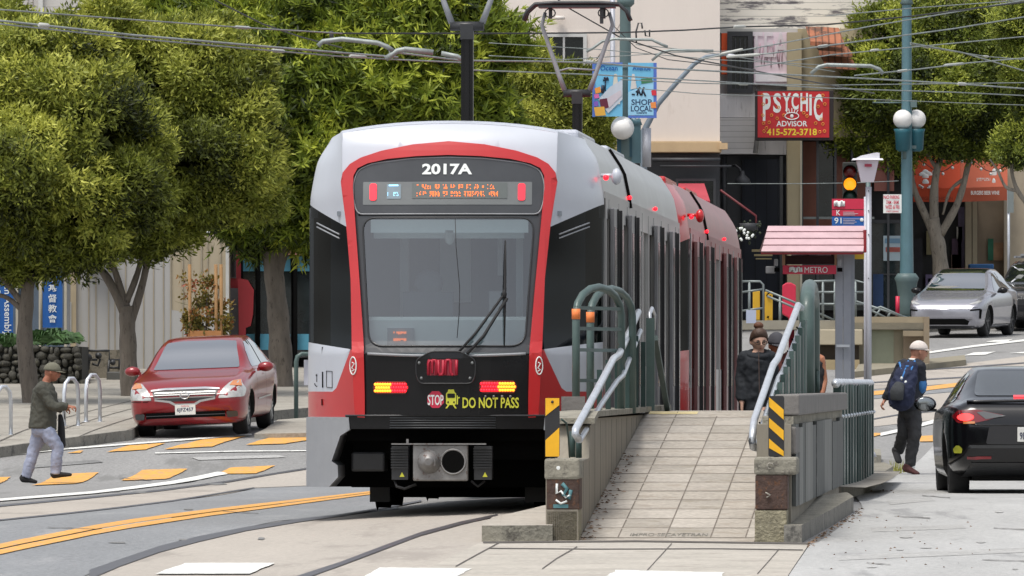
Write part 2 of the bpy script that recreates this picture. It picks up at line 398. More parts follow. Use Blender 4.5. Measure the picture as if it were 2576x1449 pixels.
for u0 in range(-40, 330, 120):
    v0 = interp(u0, [p[0] for p in KL], [p[1] for p in KL]); a = G(u0, v0, .155); c = a + Vector((1.5, 18, 0)); bb = MB()
    vs = []
    for j in range(19):
        q = a.lerp(c, j / 18); z = hgt(q.x, q.y) + .157; vs += [(q.x - .012, q.y, z), (q.x + .012, q.y, z)]
    bb.add(vs, [(2 * j, 2 * j + 1, 2 * j + 3, 2 * j + 2) for j in range(18)]); bb.build('pavement_joint', M['joint'])['kind'] = 'structure'
# concrete bulb between the parked car and the tram
def slab(name, pts, h, m, m2=None, kind='structure', px=True, o0=0):
    g = [G(u, v, h) for u, v in pts] if px else [Vector((x, y, 0)) for x, y in pts]
    vs, ts = tess([(p.x, p.y / 4) for p in g], .5); b = MB()
    b.add([(x, y * 4, hgt(x, y * 4) + h) for x, y in vs], ts, 0, False)
    rs = [Vector((x, y * 4, 0)) for x, y in resample([(p.x, p.y / 4) for p in g], .5)]
    for i in range(len(rs)):
        p = rs[i - 1]; q = rs[i]
        b.add([(p.x, p.y, hgt(p.x, p.y) + h), (q.x, q.y, hgt(q.x, q.y) + h), (q.x, q.y, hgt(q.x, q.y) - .1), (p.x, p.y, hgt(p.x, p.y) - .1)], [(0, 1, 2, 3)], 1 if m2 else 0)
    o = b.build(name, [m] + ([m2] if m2 else []))
    if kind: o['kind'] = kind
    return o
slab('traffic_island', [(640, 1091), (668, 1078), (698, 1056), (775, 1050), (860, 1047), (860, 1086), (775, 1089)], .08, M['conc'], M['conc'])
# apron in front of the ramp
AP = [(1212, 1366), (1400, 1362), (2037, 1370), (2010, 1410), (1984, 1449), (1975, 1470), (1030, 1470), (1085, 1430)]
sheet('apron', AP, .012, mat('apron_concrete', (.4, .37, .32), .85, var=.14, vs=1, dark=(.3, .27, .23), dthr=.6, grain=.14))
for L in ([(1259, 1368), (1200, 1400), (1146, 1430)], [(1452, 1380), (1400, 1410), (1364, 1436)], [(1960, 1386), (1935, 1415), (1905, 1449)], [(1690, 1372), (1655, 1410), (1620, 1449)]):
    strip('apron_joint', L, 1.5, .016, M['joint'])
strip('apron_joint', [(1215, 1369), (1600, 1366), (1890, 1370), (2037, 1372)], 2, .016, M['joint'])
strip('apron_joint', [(1230, 1384, 1), (1500, 1386, 1), (1800, 1385, 1), (2020, 1388, 1)], 1, .016, M['joint'])
for L in ([(1400, 1373), (1465, 1376)], [(1330, 1373), (1395, 1377)]): pass
# patched cuts and stains in the carriageway
M['patch_a'] = mat('patch_dark', (.185, .185, .18), .9, var=.2, vs=1, bump=.5, bs=40, grain=.2); M['patch_b'] = mat('patch_pale', (.36, .358, .345), .9, var=.15, vs=1, bump=.5, bs=40, grain=.2)
for q, m_ in (([(2230, 1262), (2340, 1252), (2352, 1262), (2240, 1273)], 'patch_b'), ([(2190, 1330), (2420, 1322), (2430, 1332), (2195, 1341)], 'patch_b'), ([(2120, 1400), (2600, 1380), (2600, 1392), (2110, 1413)], 'patch_b'), ([(60, 1172), (240, 1158), (260, 1164), (80, 1179)], 'patch_a'), ([(480, 1152), (700, 1146), (720, 1152), (500, 1159)], 'patch_b'), ([(250, 1330), (420, 1302), (440, 1308), (270, 1338)], 'patch_b'), ([(700, 1262), (860, 1248), (870, 1256), (715, 1272)], 'patch_a')):
    sheet('road_patch', q, .0105, M[m_], step=.3)
rs_ = random.Random(12)
for k in range(9, 24):
    u, v = rs_.uniform(2120, 2560), rs_.uniform(1260, 1445)
    if k > 15: u, v = rs_.uniform(0, 760), rs_.uniform(1150, 1400)
    a, c_ = rs_.uniform(6, 26), rs_.uniform(1, 3.5); sheet('road_stain', [(u + a * math.cos(t) * rs_.uniform(.7, 1.2), v + c_ * math.sin(t) * rs_.uniform(.7, 1.2)) for t in [k_ * math.pi / 6 for k_ in range(12)]], .0125, M['patch_a' if k > 15 else 'patch_b'], step=.3)
# cracks
rc = random.Random(3)
for (u, v, w) in ((2320, 1250, 70), (2500, 1332, 100), (2250, 1302, 90), (2470, 1412, 140), (2180, 1420, 60), (300, 1205, 80), (120, 1330, 120), (560, 1290, 90)):
    L = [(u + w * k / 8, v + rc.uniform(-.8, .8) + k * .6, rc.uniform(.3, .7)) for k in range(9)]
    strip('road_crack', L, 1, .015, M['joint'])
# ------------------------------------------------------------ light rail car
M['t_white'] = mat('tram_white', (.48, .505, .56), .35, var=.04, vs=1.5, coat=.3, dark=(.44, .455, .49), dthr=.68)
M['t_red'] = mat('tram_red', (.47, .014, .016), .35, var=.08, vs=1.5, coat=.4)
M['t_grey'] = mat('tram_grey', (.26, .27, .285), .5, var=.1, vs=2)
M['t_dark'] = mat('tram_dark', (.025, .026, .028), .45, var=.25, vs=3)
M['t_black'] = mat('tram_gloss_black', (.008, .008, .009), .18, var=.2, vs=2, spec=.35)
M['t_mask'] = mat('tram_mask', (.045, .048, .052), .3, var=.1, vs=2)
M['t_panel'] = mat('tram_sign_glass', (.055, .058, .062), .12, var=.15, vs=2)
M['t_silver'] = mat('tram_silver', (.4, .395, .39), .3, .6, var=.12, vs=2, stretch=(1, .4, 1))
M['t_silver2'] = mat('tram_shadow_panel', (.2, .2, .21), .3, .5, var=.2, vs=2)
M['black'] = mat('black_matt', (.004, .004, .004), .95, spec=.08)
M['steel'] = mat('cast_steel', (.22, .215, .21), .5, .5, var=.3, vs=5, dark=(.1, .06, .045), dthr=.6)
M['rubber'] = mat('rubber', (.012, .012, .013), .75)
M['led_r'] = mat('led_red', (.9, .01, .02), .4, emit=1.7, ecol=(1, .012, .025))
M['led_rd'] = mat('led_red_dim', (.9, .03, .05), .4, emit=.7, ecol=(1, .04, .06))
M['led_a'] = mat('led_amber', (1, .35, .02), .4, emit=1.8, ecol=(1, .3, .02))
M['led_o'] = mat('led_orange', (.9, .2, .05), .4, emit=.95, ecol=(1, .2, .04))
M['led_b'] = mat('led_blue', (.3, .7, 1), .4, emit=.9, ecol=(.4, .75, 1))
M['sign_w'] = mat('sign_white', (.75, .78, .76), .5, var=.04)
M['sign_y'] = mat('sign_yellow', (.62, .62, .05), .5, var=.08)
M['sign_r'] = mat('sign_red', (.55, .02, .06), .5, var=.08)
M['disp'] = mat('display_grey', (.16, .17, .17), .3)
M['inter'] = mat('cab_interior', (.62, .66, .66), .6, var=.05)
M['inter_d'] = mat('cab_interior_dark', (.2, .23, .26), .7, var=.1)
def glassmat(name, tint, refl, rough=.03, rc=(1, 1, 1)):
    m = bpy.data.materials.new(name); m.use_nodes = True; n = m.node_tree.nodes; l = m.node_tree.links
    n.remove(n['Principled BSDF']); o = n['Material Output']
    g = n.new('ShaderNodeBsdfGlossy'); g.inputs['Roughness'].default_value = rough; g.inputs[0].default_value = rc + (1,)
    t = n.new('ShaderNodeBsdfTransparent'); t.inputs[0].default_value = tint + (1,)
    fr = n.new('ShaderNodeLayerWeight'); fr.inputs[0].default_value = .25
    mr = n.new('ShaderNodeMapRange'); mr.inputs[3].default_value = refl; mr.inputs[4].default_value = .95
    mr.inputs[4].default_value = min(.95, refl * 2.2 + .12); l.new(fr.outputs['Fresnel'], mr.inputs[0])
    nz = n.new('ShaderNodeTexNoise'); nz.inputs['Scale'].default_value = 1.2
    bp = n.new('ShaderNodeBump'); bp.inputs['Strength'].default_value = .06; bp.inputs['Distance'].default_value = .05
    l.new(nz.outputs[0], bp.inputs['Height']); l.new(bp.outputs[0], g.inputs['Normal'])
    mx = n.new('ShaderNodeMixShader'); l.new(mr.outputs[0], mx.inputs[0]); l.new(t.outputs[0], mx.inputs[1]); l.new(g.outputs[0], mx.inputs[2]); l.new(mx.outputs[0], o.inputs[0])
    return m
M['glass'] = glassmat('windscreen_glass', (.46, .52, .54), .13)
M['glass_d'] = glassmat('tinted_glass', (.1, .12, .14), .03)
TW = 1.325
_mf = smoothf([.2, .86, 1.0, 1.46, 2.06, 2.55, 2.94, 3.35], [.80, .815, .825, .845, .863, .91, .955, .96])
_bf = smoothf([.2, .85, 1.0, 1.38, 1.5, 2.0, 3.0, 3.3, 3.46], [.05, .0, .0, .0, .05, .14, .36, .46, .62])
_wf = smoothf([.2, 2.75, 2.95, 3.12, 3.2, 3.3, 3.34], [TW, TW, 1.30, 1.265, 1.225, 1.16, 1.14])
def TY(x, z):
    m = _mf(z); b = _bf(z); a = abs(x) / m
    if a <= 1: return b + .14 * a * a
    t = min(1, (abs(x) - m) / max(.02, TW - m)); return b + .14 + 1.35 * (1 - max(0, 1 - t) ** .6)
def tpx(u, v): return ((u - 1131) / 284., (1285 - v) / 284.)
def patch(name, poly, m, par, off=0., th=0., holes=(), step=.09, F=TY, flip=False):
    """outline in (x,z) laid on the nose surface, proud by off, edge depth th"""
    vs, ts = tess(poly, step, holes); b = MB(); n = len(vs)
    P3 = [Vector((x, F(x, z) - off, z)) for x, z in vs]
    b.add(P3, ts, 0, False)
    if th:
        b.add([p + Vector((0, th, 0)) for p in P3], [t[::-1] for t in ts], 0, False)
        cnt = {}
        for t in ts:
            for k in range(3):
                e = (t[k], t[(k + 1) % 3]); cnt[tuple(sorted(e))] = cnt.get(tuple(sorted(e)), 0) + 1
        b.f += [(e[0], e[1], e[1] + n, e[0] + n) for e, c in cnt.items() if c == 1]; b.m += [0] * (len(b.f) - len(b.m)); b.sm += [False] * (len(b.f) - len(b.sm))
    me = b.build(name, m, par)
    for p in me.data.polygons: p.use_smooth = False
    return me
LT = 22.6
def build_tram(label, number):
    T = thing('light_rail_car', label, 'tram')
    def pt(name, b, m, par=T, **k): return b.build(name, m, par, **k)
    # ---- outer white nose (grids from the mask edge to the flank)
    def grid(name, zf0, zf1, m, sx, t0=0., t1=1., nt_=16, nz=14, F=None):
        b = MB(); vs = []
        for i in range(nt_ + 1):
            t = t0 + (t1 - t0) * i / nt_; te = 1 - (1 - t) ** 1.5
            za, zb = zf0(te), zf1(te)
            for j in range(nz + 1):
                z = za + (zb - za) * j / nz; mm = _mf(z); ww = _wf(z); x = mm + (ww - mm) * te
                xx = mm + (TW - mm) * te
                vs.append((sx * x, TY(xx, z), z))
        fs = [(i * (nz + 1) + j, (i + 1) * (nz + 1) + j, (i + 1) * (nz + 1) + j + 1, i * (nz + 1) + j + 1) for i in range(nt_) for j in range(nz)]
        b.add(vs, fs, 0, True); return b
    body = MB()
    zu = lambda t: 2.52 + .22 * t; zl = lambda t: 1.43 + .07 * t
    for sx in (-1, 1):
        body = MB(); redb = MB()
        body.add(*(lambda g: (g.v, g.f, 0, True))(grid('', zu, lambda t: 3.372 - .042 * t, 0, sx)))
        pt('upper_cheek', body, M['t_white']); body = MB()
        zr = lambda t: max(1.056, 1.46 - (1.46 - 1.056) * t / .38)
        body.add(*(lambda g: (g.v, g.f, 0, True))(grid('', zr, zl, 0, sx)))
        redb.add(*(lambda g: (g.v, g.f, 0, True))(grid('', lambda t: .83, zr, 0, sx)))
        pt('lower_cheek', body, M['t_white']); pt('red_band', redb, M['t_red'])
        gl = grid('', zl, zu, 0, sx); pt('cab_side_window', MB().add(gl.v, gl.f, 0, True), M['glass_d'])
        # inner fittings and bright strip behind the side glass
        f = MB()
        for dz in (0, .035): f.tube([(sx * (.98 + .24 * k / 5), TY(.98 + .24 * k / 5, 2.4) - .012, 2.42 + dz + .11 * k / 5) for k in range(6)], .007, 6)
        pt('trim_strip', f, M['t_grey'])
    # band above the mask and roof
    def zroof(x): return 3.44 - .12 * (abs(x) / 1.14) ** 2.2
    oc = [tpx(*p) for p in [(857, 455), (862, 432), (880, 410), (908, 394), (960, 377), (1040, 361), (1131, 353), (1222, 361), (1302, 377), (1354, 394), (1382, 410), (1400, 432), (1405, 455)]]
    top = [(x, zroof(x)) for x in [1.14 - 2.28 * k / 14 for k in range(15)]]
    o1 = [(-1.14, 3.3)] + [p for p in oc if abs(p[0]) < 2] + [(1.14, 3.3)] + top
    bandpoly = [(-_mf(3.05), 3.05)] ; 
    vs, ts = tess([(-.958, 2.95)] + oc[1:-1] + [(.958, 2.95), (.960, 3.2)] + [(.96 - 1.92 * k / 12, zroof(.96 - 1.92 * k / 12)) for k in range(13)] + [(-.960, 3.2)], .08)
    body = MB(); body.add([(x, TY(x, z) + .001, z) for x, z in vs], ts, 0, True)
    ys_ = [0, .12, .4, 1.0, 1.7, 3, 6, 9, 12, 16, LT - 1.7, LT]
    rv = []; nn = 15
    for y in ys_:
        for k in range(nn):
            x = 1.14 - 2.28 * k / (nn - 1); y0 = TY(x if abs(x) <= .96 else math.copysign(.96 + (TW - .96) * min(1, (abs(x) - .96) / .18), x), zroof(x))
            rv.append((x, y0 + y * (LT - y0) / LT, zroof(x) + (.03 if y > .1 and abs(x) < 1.1 else .002)))
    rf = [(a * nn + k, a * nn + k + 1, (a + 1) * nn + k + 1, (a + 1) * nn + k) for a in range(len(ys_) - 1) for k in range(nn - 1)]
    pt('roof', MB().add(rv, rf, 0, True), M['t_white'])
    # roof edge box fairing beside the roof (sloped cove), both sides
    pt('nose_brow', body, M['t_white'])
    for sx in (-1, 1):
        c = MB()
        sec = [(1.12, 3.36), (1.16, 3.3), (1.225, 3.2), (1.265, 3.12), (1.30, 2.95), (1.325, 2.8)]
        yy = [1.45, 2.3, 7.5, 7.56, 7.6, 15, 15.06, LT - 1.4]
        vv = [(sx * x, max(y, _bf(z) + 1.47), z) for y in yy for x, z in sec]; k = len(sec)
        c.add(vv, [(a * k + i, a * k + i + 1, (a + 1) * k + i + 1, (a + 1) * k + i) for a in range(len(yy) - 1) for i in range(k - 1)], 0, True)
        pt('roof_fairing', c, M['t_silver'])
        c = MB()
        for yj in (7.55, ): c.tube([(sx * (x + .012), yj, z) for x, z in sec], .02, 6)
        if sx > 0: pt('panel_joint', c, M['black'])
    # ---- red frame and mask
    inner_half = [(1205, 862), (0, 0)]
    ow = [tpx(*p) for p in [(857, 455), (862, 432), (880, 410), (908, 394), (960, 377), (1040, 361), (1131, 353)]]
    lo = [tpx(*p) for p in [(845, 1051), (845, 985), (890, 870), (885, 700), (872, 560)]]
    L = [(-_mf(.83) - .0, .83), (-_mf(1.0), 1.0), (-_mf(1.46), 1.46), (-_mf(2.06), 2.06), (-_mf(2.55), 2.55)] + ow
    outer = L + [(-x, z) for x, z in L[::-1][1:]]
    iw = [tpx(*p) for p in [(925, 1051), (925, 1000), (922, 870), (911, 730), (900, 600), (889, 470), (890, 440), (900, 421), (925, 409), (975, 398), (1050, 391), (1131, 388)]]
    inner = iw + [(-x, z) for x, z in iw[::-1][1:]]
    # frame as polygon: outer forward then inner backward
    patch('red_frame', outer + inner[::-1], M['t_red'], T, .035, .05, step=.05)
    def half(pts): return pts + [(-x, z) for x, z in pts[::-1]]
    ws = roundpoly([(-.765, 2.60), (-.69, 1.46), (.69, 1.46), (.765, 2.60)], .13, 6)
    mk = [(x * .995, z) for x, z in inner if z > 1.40]; mk = [(-.735, 1.40)] + mk + [(.735, 1.40)]
    patch('windscreen_frame', mk, M['t_mask'], T, .0, .0, holes=[ws])
    patch('windscreen', ws, M['glass'], T, .003)
    sp = [tpx(*p) for p in [(893, 500), (892, 460), (903, 427), (940, 411), (1040, 399), (1131, 396)]]
    spo = roundpoly(half([(-.80, 2.64)] + sp), .05)
    patch('sign_panel', spo, M['t_panel'], T, .012, .012)
    f = MB(); pp = [Vector((x, TY(x, z) - .008, z)) for x, z in resample([(x * 1.012, (z - 2.9) * 1.03 + 2.9) for x, z in spo], .05)]
    f.tube(pp, .008, 5, closed=True); pt('panel_seal', f, M['t_grey'])
    f = MB(); pp = [Vector((x, TY(x, z) - .006, z)) for x, z in resample(ws, .05)]; f.tube(pp, .009, 5, closed=True); pt('windscreen_seal', f, M['t_dark'])
    f = MB(); f.tube([(x / 10, TY(x / 10, 2.625) - .004, 2.625) for x in range(-8, 9)], .006, 4); pt('mask_seam', f, M['black'])
    ds = patch('destination_sign', rrect(*[tpx(915, 0)[0], tpx(1342, 0)[0]], tpx(0, 514)[1], tpx(0, 456)[1], .01), M['disp'], T, .016)
    patch('text_display', rrect(tpx(1040, 0)[0], tpx(1280, 0)[0], tpx(0, 498)[1], tpx(0, 458)[1], .005), mat('display_lit', (.12, .135, .13), .4), ds, .02)
    patch('route_display', rrect(tpx(976, 0)[0], tpx(1012, 0)[0], tpx(0, 499)[1], tpx(0, 462)[1], .005), mat('display_blue', (.22, .28, .32), .4), ds, .02)
    for a, c_ in ((932, 950), (1307, 1325)):
        patch('marker_light', rrect(tpx(a, 0)[0], tpx(c_, 0)[0], tpx(0, 503)[1], tpx(0, 460)[1], .02), M['led_rd'], ds, .024)
    # LED characters: two lines of small lit dots
    rr = random.Random(5); led = MB()
    def dots(words_, zc, mb, w, h, x0):
        x = x0
        for wl in words_:
            for k in range(wl):
                for r_ in range(4):
                    for c_ in range(2):
                        if rr.random() < .62:
                            px = x + c_ * w; pz = zc + (r_ - 1.5) * h; yy0 = TY(px, pz) - .024
                            mb.add([(px, yy0, pz), (px + w * .8, yy0, pz), (px + w * .8, yy0, pz + h * .85), (px, yy0, pz + h * .85)], [(0, 1, 2, 3)])
                x += w * 2.8
            x += w * 2.6
    dots([1, 4, 2, 2, 2, 2, 2, 2, 1, 3], tpx(0, 470)[1], led, .0085, .011, tpx(1052, 0)[0])
    dots([4, 4, 2, 4, 8, 4], tpx(0, 488)[1], led, .0085, .012, tpx(1052, 0)[0])
    pt('led_text', led, M['led_o'], ds)
    led = MB(); dots([1], tpx(0, 488)[1], led, .006, .009, tpx(978, 0)[0]); dots([3], tpx(0, 488)[1], led, .006, .009, tpx(993, 0)[0])
    for k in range(6):
        px = tpx(981, 0)[0] + k * .014; pz = tpx(0, 467)[1]; yy0 = TY(px, pz) - .024; led.add([(px, yy0, pz), (px + .015, yy0, pz), (px + .015, yy0, pz + .014), (px, yy0, pz + .014)], [(0, 1, 2, 3)])
    pt('led_text', led, M['led_b'], ds)
    text('fleet_number', number, (tpx(1128, 0)[0], 0, tpx(0, 424)[1]), M['sign_w'], T, w=.445, h=.098, bold=.035, warp=lambda x, z: TY(x, z) - .02)
    # ---- lower black panel
    bl = half([(-.735, 1.40), (-.72, .86)][::-1])
    patch('lower_mask', [(-.735, 1.395), (-.722, .845), (.722, .845), (.735, 1.395), (.45, 1.375), (0, 1.37), (-.45, 1.375)], M['t_black'], T, .012, .03)
    f = MB(); f.tube([(x / 20, TY(x / 20, 1.37) - .02, 1.372 + .02 * abs(x / 14) ** 2) for x in range(-14, 15)], .014, 6); pt('lower_trim', f, M['t_grey'])
    hump = roundpoly([(-.13, 1.415), (.13, 1.415), (.262, 1.34), (.262, 1.2), (.23, 1.125), (-.23, 1.125), (-.262, 1.2), (-.262, 1.34)], .04)
    hp = patch('coupler_cover', hump, M['t_black'], T, .06, .06); 
    f = MB(); f.tube([(x, TY(x, z) - .062, z) for x, z in resample([(x, (z - 1.27) * .98 + 1.27) for x, z in hump], .05)], .006, 5, closed=True); pt('cover_rim', f, M['t_dark'], hp)
    for x, z in ((-.235, 1.31), (.235, 1.31), (-.215, 1.175), (.215, 1.175)):
        f = MB(); f.ball((x, TY(x, z) - .062, z), .014, seg=8, rings=5); pt('bolt', f, M['disp'], hp)
    # worm style emblem: rounded red outline lettering on a deep red plate
    f = MB(); F_ = lambda x, z: Vector((x, TY(x, z) - .066, z))
    x0, x1, z0, z1 = -.158, .105, 1.205, 1.335
    lw = .013
    def worm(pts): f.tube([F_(x0 + a * (x1 - x0), z0 + c_ * (z1 - z0)) for a, c_ in pts], lw, 6)
    worm([(.02, 0), (.02, .8), (.06, 1), (.12, 1), (.15, .8), (.15, .1), (.15, .8), (.19, 1), (.25, 1), (.29, .8), (.29, 0)])
    worm([(.36, 1), (.36, .2), (.4, 0), (.48, 0), (.52, .2), (.52, 1)])
    worm([(.6, 0), (.6, .8), (.64, 1), (.73, 1), (.77, .8), (.77, .2), (.81, 0), (.86, 0)])
    worm([(.97, 1), (.97, .0)]); pt('emblem', f, mat('emblem_red', (.38, .008, .03), .5), hp)
    patch('emblem_plate', rrect(x0 - .005, x1 + .005, z0 - .006, z1 + .006, .01), mat('emblem_plate', (.22, .01, .025), .5), hp, .063)
    # tail lights
    for sx, (ua, ub), vz in ((-1, (945, 1038), 975), (1, (1213, 1310), 973)):
        xa, xb = tpx(ua, 0)[0], tpx(ub, 0)[0]; zc = tpx(0, vz)[1]
        h = patch('tail_light', roundpoly([(xa, zc), (xa + .03, zc + .056), (xb - .03, zc + .056), (xb, zc), (xb - .03, zc - .056), (xa + .03, zc - .056)], .015), mat('lamp_base', (.15, .02, .015), .2, coat=.6), T, .02)
        lr = MB(); la = MB()
        for r_ in range(3):
            for c_ in range(13):
                px = xa + .025 + (xb - xa - .05) * (c_ + .5 * (r_ % 2)) / 12.5; pz = zc + (r_ - 1) * .029
                amber = (px < (xa + xb) / 2) if sx < 0 else (px > (xa + xb) / 2)
                (la if amber else lr).ball((px, TY(px, pz) - .026, pz), .0135, seg=6, rings=4)
        pt('red_lens', lr, M['led_r'], h); pt('amber_lens', la, M['led_a'], h)
        f = MB()
        for c_ in range(4): f.ball((xa + .06 + (xb - xa - .12) * c_ / 3, TY(xa, zc) - .012, zc - .085), .012, seg=6, rings=4)
        pt('reflector', f, M['disp'], h)
    # STOP / tram / DO NOT PASS
    oc8 = [(tpx(1105, 0)[0] + .079 * math.cos(math.radians(22.5 + 45 * k)), tpx(0, 1005)[1] + .08 * math.sin(math.radians(22.5 + 45 * k))) for k in range(8)]
    st = patch('stop_sign_decal', oc8, M['sign_r'], T, .014)
    text('lettering', 'STOP', (tpx(1105, 0)[0], 0, tpx(0, 1006)[1]), M['sign_w'], st, w=.14, h=.092, bold=.015, warp=lambda x, z: TY(x, z) - .018)
    text('lettering', 'DO NOT PASS', (tpx(1243, 0)[0], 0, tpx(0, 1013)[1]), M['sign_y'], T, w=.495, h=.095, bold=.02, warp=lambda x, z: TY(x, z) - .018)
    cx, cz = tpx(1144, 1003); ti = MB()
    def tp(poly):
        vs, ts = tess([(cx + x, cz + z) for x, z in poly], .05); ti.add([(x, TY(x, z) - .018, z) for x, z in vs], ts)
    tp([(-.045, -.045), (-.045, .045), (-.03, .062), (-.025, .082), (.025, .082), (.03, .062), (.045, .045), (.045, -.045), (.03, -.055), (-.03, -.055)])
    tp([(-.05, -.085), (-.035, -.085), (-.015, -.055), (-.03, -.055)]); tp([(.05, -.085), (.035, -.085), (.015, -.055), (.03, -.055)])
    tp([(.05, -.05), (.06, -.05), (.062, 0), (.078, .008), (.076, .016), (.06, .014), (.058, .03), (.05, .03), (.052, .012)])
    pt('tram_icon', ti, M['sign_y'])
    tw_ = MB(); vs, ts = tess(rrect(cx - .034, cx + .034, cz + .008, cz + .046, .008), .03); tw_.add([(x, TY(x, z) - .021, z) for x, z in vs], ts)
    for q in (-.026, .026):
        vs, ts = tess([(cx + q + .008 * math.cos(a_), cz - .03 + .008 * math.sin(a_)) for a_ in [k * math.pi / 4 for k in range(8)]], .03); tw_.add([(x, TY(x, z) - .021, z) for x, z in vs], ts)
    pt('icon_window', tw_, M['t_black'])
    # oval stickers on the red
    for u in (895, 1364):
        x, z = tpx(u, 920)
        ov = [(x + .03 * math.cos(k * math.pi / 8), z + .078 * math.sin(k * math.pi / 8)) for k in range(16)]
        f = MB(); f.tube([(a, TY(a, c_) - .04, c_) for a, c_ in ov], .006, 5, closed=True)
        f.tube([(x - .01, TY(x, z) - .04, z + .03), (x + .012, TY(x, z) - .04, z + .02), (x - .012, TY(x, z) - .04, z - .02), (x + .012, TY(x, z) - .04, z - .035), (x - .012, TY(x, z) - .04, z - .05)], .0055, 5)
        pt('oval_sticker', f, M['sign_w'])
    # small marks and latches on the white left cheek
    f = MB()
    for (u, v0, v1) in ((805, 872, 892), (806, 935, 975), (804, 1004, 1020)):
        x, za = tpx(u, v0); zb = tpx(0, v1)[1]; f.box(x - .006, x + .006, TY(x, za) - .012, TY(x, za) + .01, zb, za)
    pt('latch', f, M['black'])
    f = MB(); x, z = tpx(826, 954); f.tube([(a, TY(a, c_) - .006, c_) for a, c_ in ((x - .03, z - .07), (x + .03, z - .075), (x + .03, z + .07), (x - .03, z + .075))], .004, 4, closed=True)
    x, z = tpx(788, 955); f.tube([(x + .02 * math.cos(k), TY(x, z) - .005, z - .03 + .03 * math.sin(k)) for k in [0, -.8, -1.6, -2.4, -3.1]], .005, 4); f.ball((x, TY(x, z) - .005, z + .04), .012, seg=6, rings=4); f.tube([(x, TY(x, z) - .005, z + .03), (x, TY(x, z) - .005, z - .02)], .005, 4)
    pt('wheelchair_mark', f, M['t_dark'])
    # wiper
    f = MB(); w_ = lambda u, v, o=.05: (lambda x, z: Vector((x, TY(x, z) - o, z)))(*tpx(u, v))
    f.tube([w_(1165, 884), w_(1205, 838), w_(1272, 745)], .012, 6); f.tube([w_(1185, 890), w_(1225, 845), w_(1283, 750)], .014, 6)
    f.ball(w_(1276, 740), .03, sc=(.7, .7, 1.3), seg=8, rings=6); wp = pt('wiper', f, M['rubber'])
    f = MB(); f.tube([w_(1277, 604, .02), w_(1277, 660, .03), w_(1277, 740, .035), w_(1277, 870, .02)], [.005, .01, .014, .005], 6); pt('wiper_blade', f, M['rubber'], wp)
    f = MB(); f.tube([w_(u, v, .006) for u, v in ((1150, 548), (1153, 620), (1163, 720), (1163, 780), (1158, 850))], .0035, 4); pt('crack', f, M['t_dark'])
    # ---- cab interior
    i = MB(); i.box(-1.15, 1.15, 1.9, 1.95, 1.0, 3.1); i.box(-1.0, 1.0, .5, 1.9, 2.62, 2.66); pt('cab_wall', i, M['inter_d'])
    i = MB(); i.box(-.68, .66, .62, .75, 2.42, 2.56); i.box(-.5, -.42, 1.5, 1.6, 1.5, 2.5); i.box(.56, .62, 1.2, 1.3, 1.5, 2.5); i.box(.38, .42, 1.5, 1.55, 2.1, 2.5)
    i.box(-.16, .12, 1.84, 1.89, 1.86, 2.45); pt('cab_fitting', i, M['inter'])
    i = MB(); i.box(-.7, .7, .52, .6, 2.47, 2.585); pt('cab_glow_strip', i, mat('cab_glow_panel', (.6, .65, .65), .5, emit=.16, ecol=(.8, .95, 1)))  # glowing strip added to brighten the dim cab behind the windscreen
    i = MB(); i.box(-.45, .0, 1.1, 1.25, 1.3, 1.95); i.ball((-.22, 1.15, 2.02), .13, sc=(1, .5, 1)); pt('driver_seat', i, M['inter_d'])
    i = MB(); i.box(-.78, .78, .28, 1.1, 1.2, 1.72); pt('dashboard', i, M['inter'], bevel=.03)
    i = MB(); i.lathe((.0, .55, 2.45), [(.0, -.09), (.035, -.07), (.045, 0), (.05, .04)], 12); ca = pt('cab_camera', i, M['sign_w'])
    i = MB(); i.box(-.535, -.3, .24, .3, 1.47, 1.62); i.box(.35, .5, .6, .9, 1.6, 1.95); sc_ = pt('cab_monitor', i, M['t_grey'])
    i = MB()
    for zz, n_ in ((1.575, 9), (1.515, 9)):
        for k in range(n_):
            if rr.random() < .8: i.box(-.48 + k * .013, -.47 + k * .013, .225, .235, zz - .012 * rr.random(), zz + .014)
    pt('led_text', i, M['led_o'], sc_)
    # ---- bumper, valance, coupler, bogie
    F2 = lambda x, z: .02 + .1 * (x / .9) ** 2
    v = patch('bumper', [(-.88, .725), (.86, .725), (.88, .838), (-.90, .838)], M['t_black'], T, 0, .3, F=F2)
    f = MB()
    for k in range(5): f.tube([(x / 10, F2(x / 10, 0) - .012, .735 + .022 * k) for x in (-5, -2.5, 0, 2, 4.4)], .006, 4)
    f.tube([(x / 10, F2(x / 10, 0) - .014, .845) for x in (-9, -7, -4, 0, 4, 7, 9)], .007, 4); pt('grille', f, M['t_mask'], v)
    for sx in (-1, 1):
        sk = [(-1.268, .83), (-.87, .83), (-.86, .72), (-.945, .665), (-1.025, .44), (-.97, .40), (-.965, .30), (-1.05, .21), (-1.268, .21)]
        b = MB(); K = [(sx * -x, z) for x, z in sk] if sx > 0 else sk
        vs, ts = tess(K, .07)
        def fy(x, z): return .10 + .4 * max(0, (abs(x) - .85) / .47) ** 2
        b.add([(x, fy(x, z), z) for x, z in vs], ts, 0, False)
        rs = resample(K, .1)
        for a_ in range(len(rs)):
            p, q = rs[a_ - 1], rs[a_]; b.add([(p[0], fy(*p), p[1]), (q[0], fy(*q), q[1]), (q[0], fy(*q) + 1.0, q[1]), (p[0], fy(*p) + 1.0, p[1])], [(0, 1, 2, 3)])
        pt('skirt', b, M['t_grey'])
        b = MB(); b.prism([(sx * x, z) for x, z in ((-1.06, .62), (-.99, .40), (-.985, .33), (-1.13, .27), (-1.17, .3), (-1.08, .36), (-1.1, .45))], .17, .45); b = None
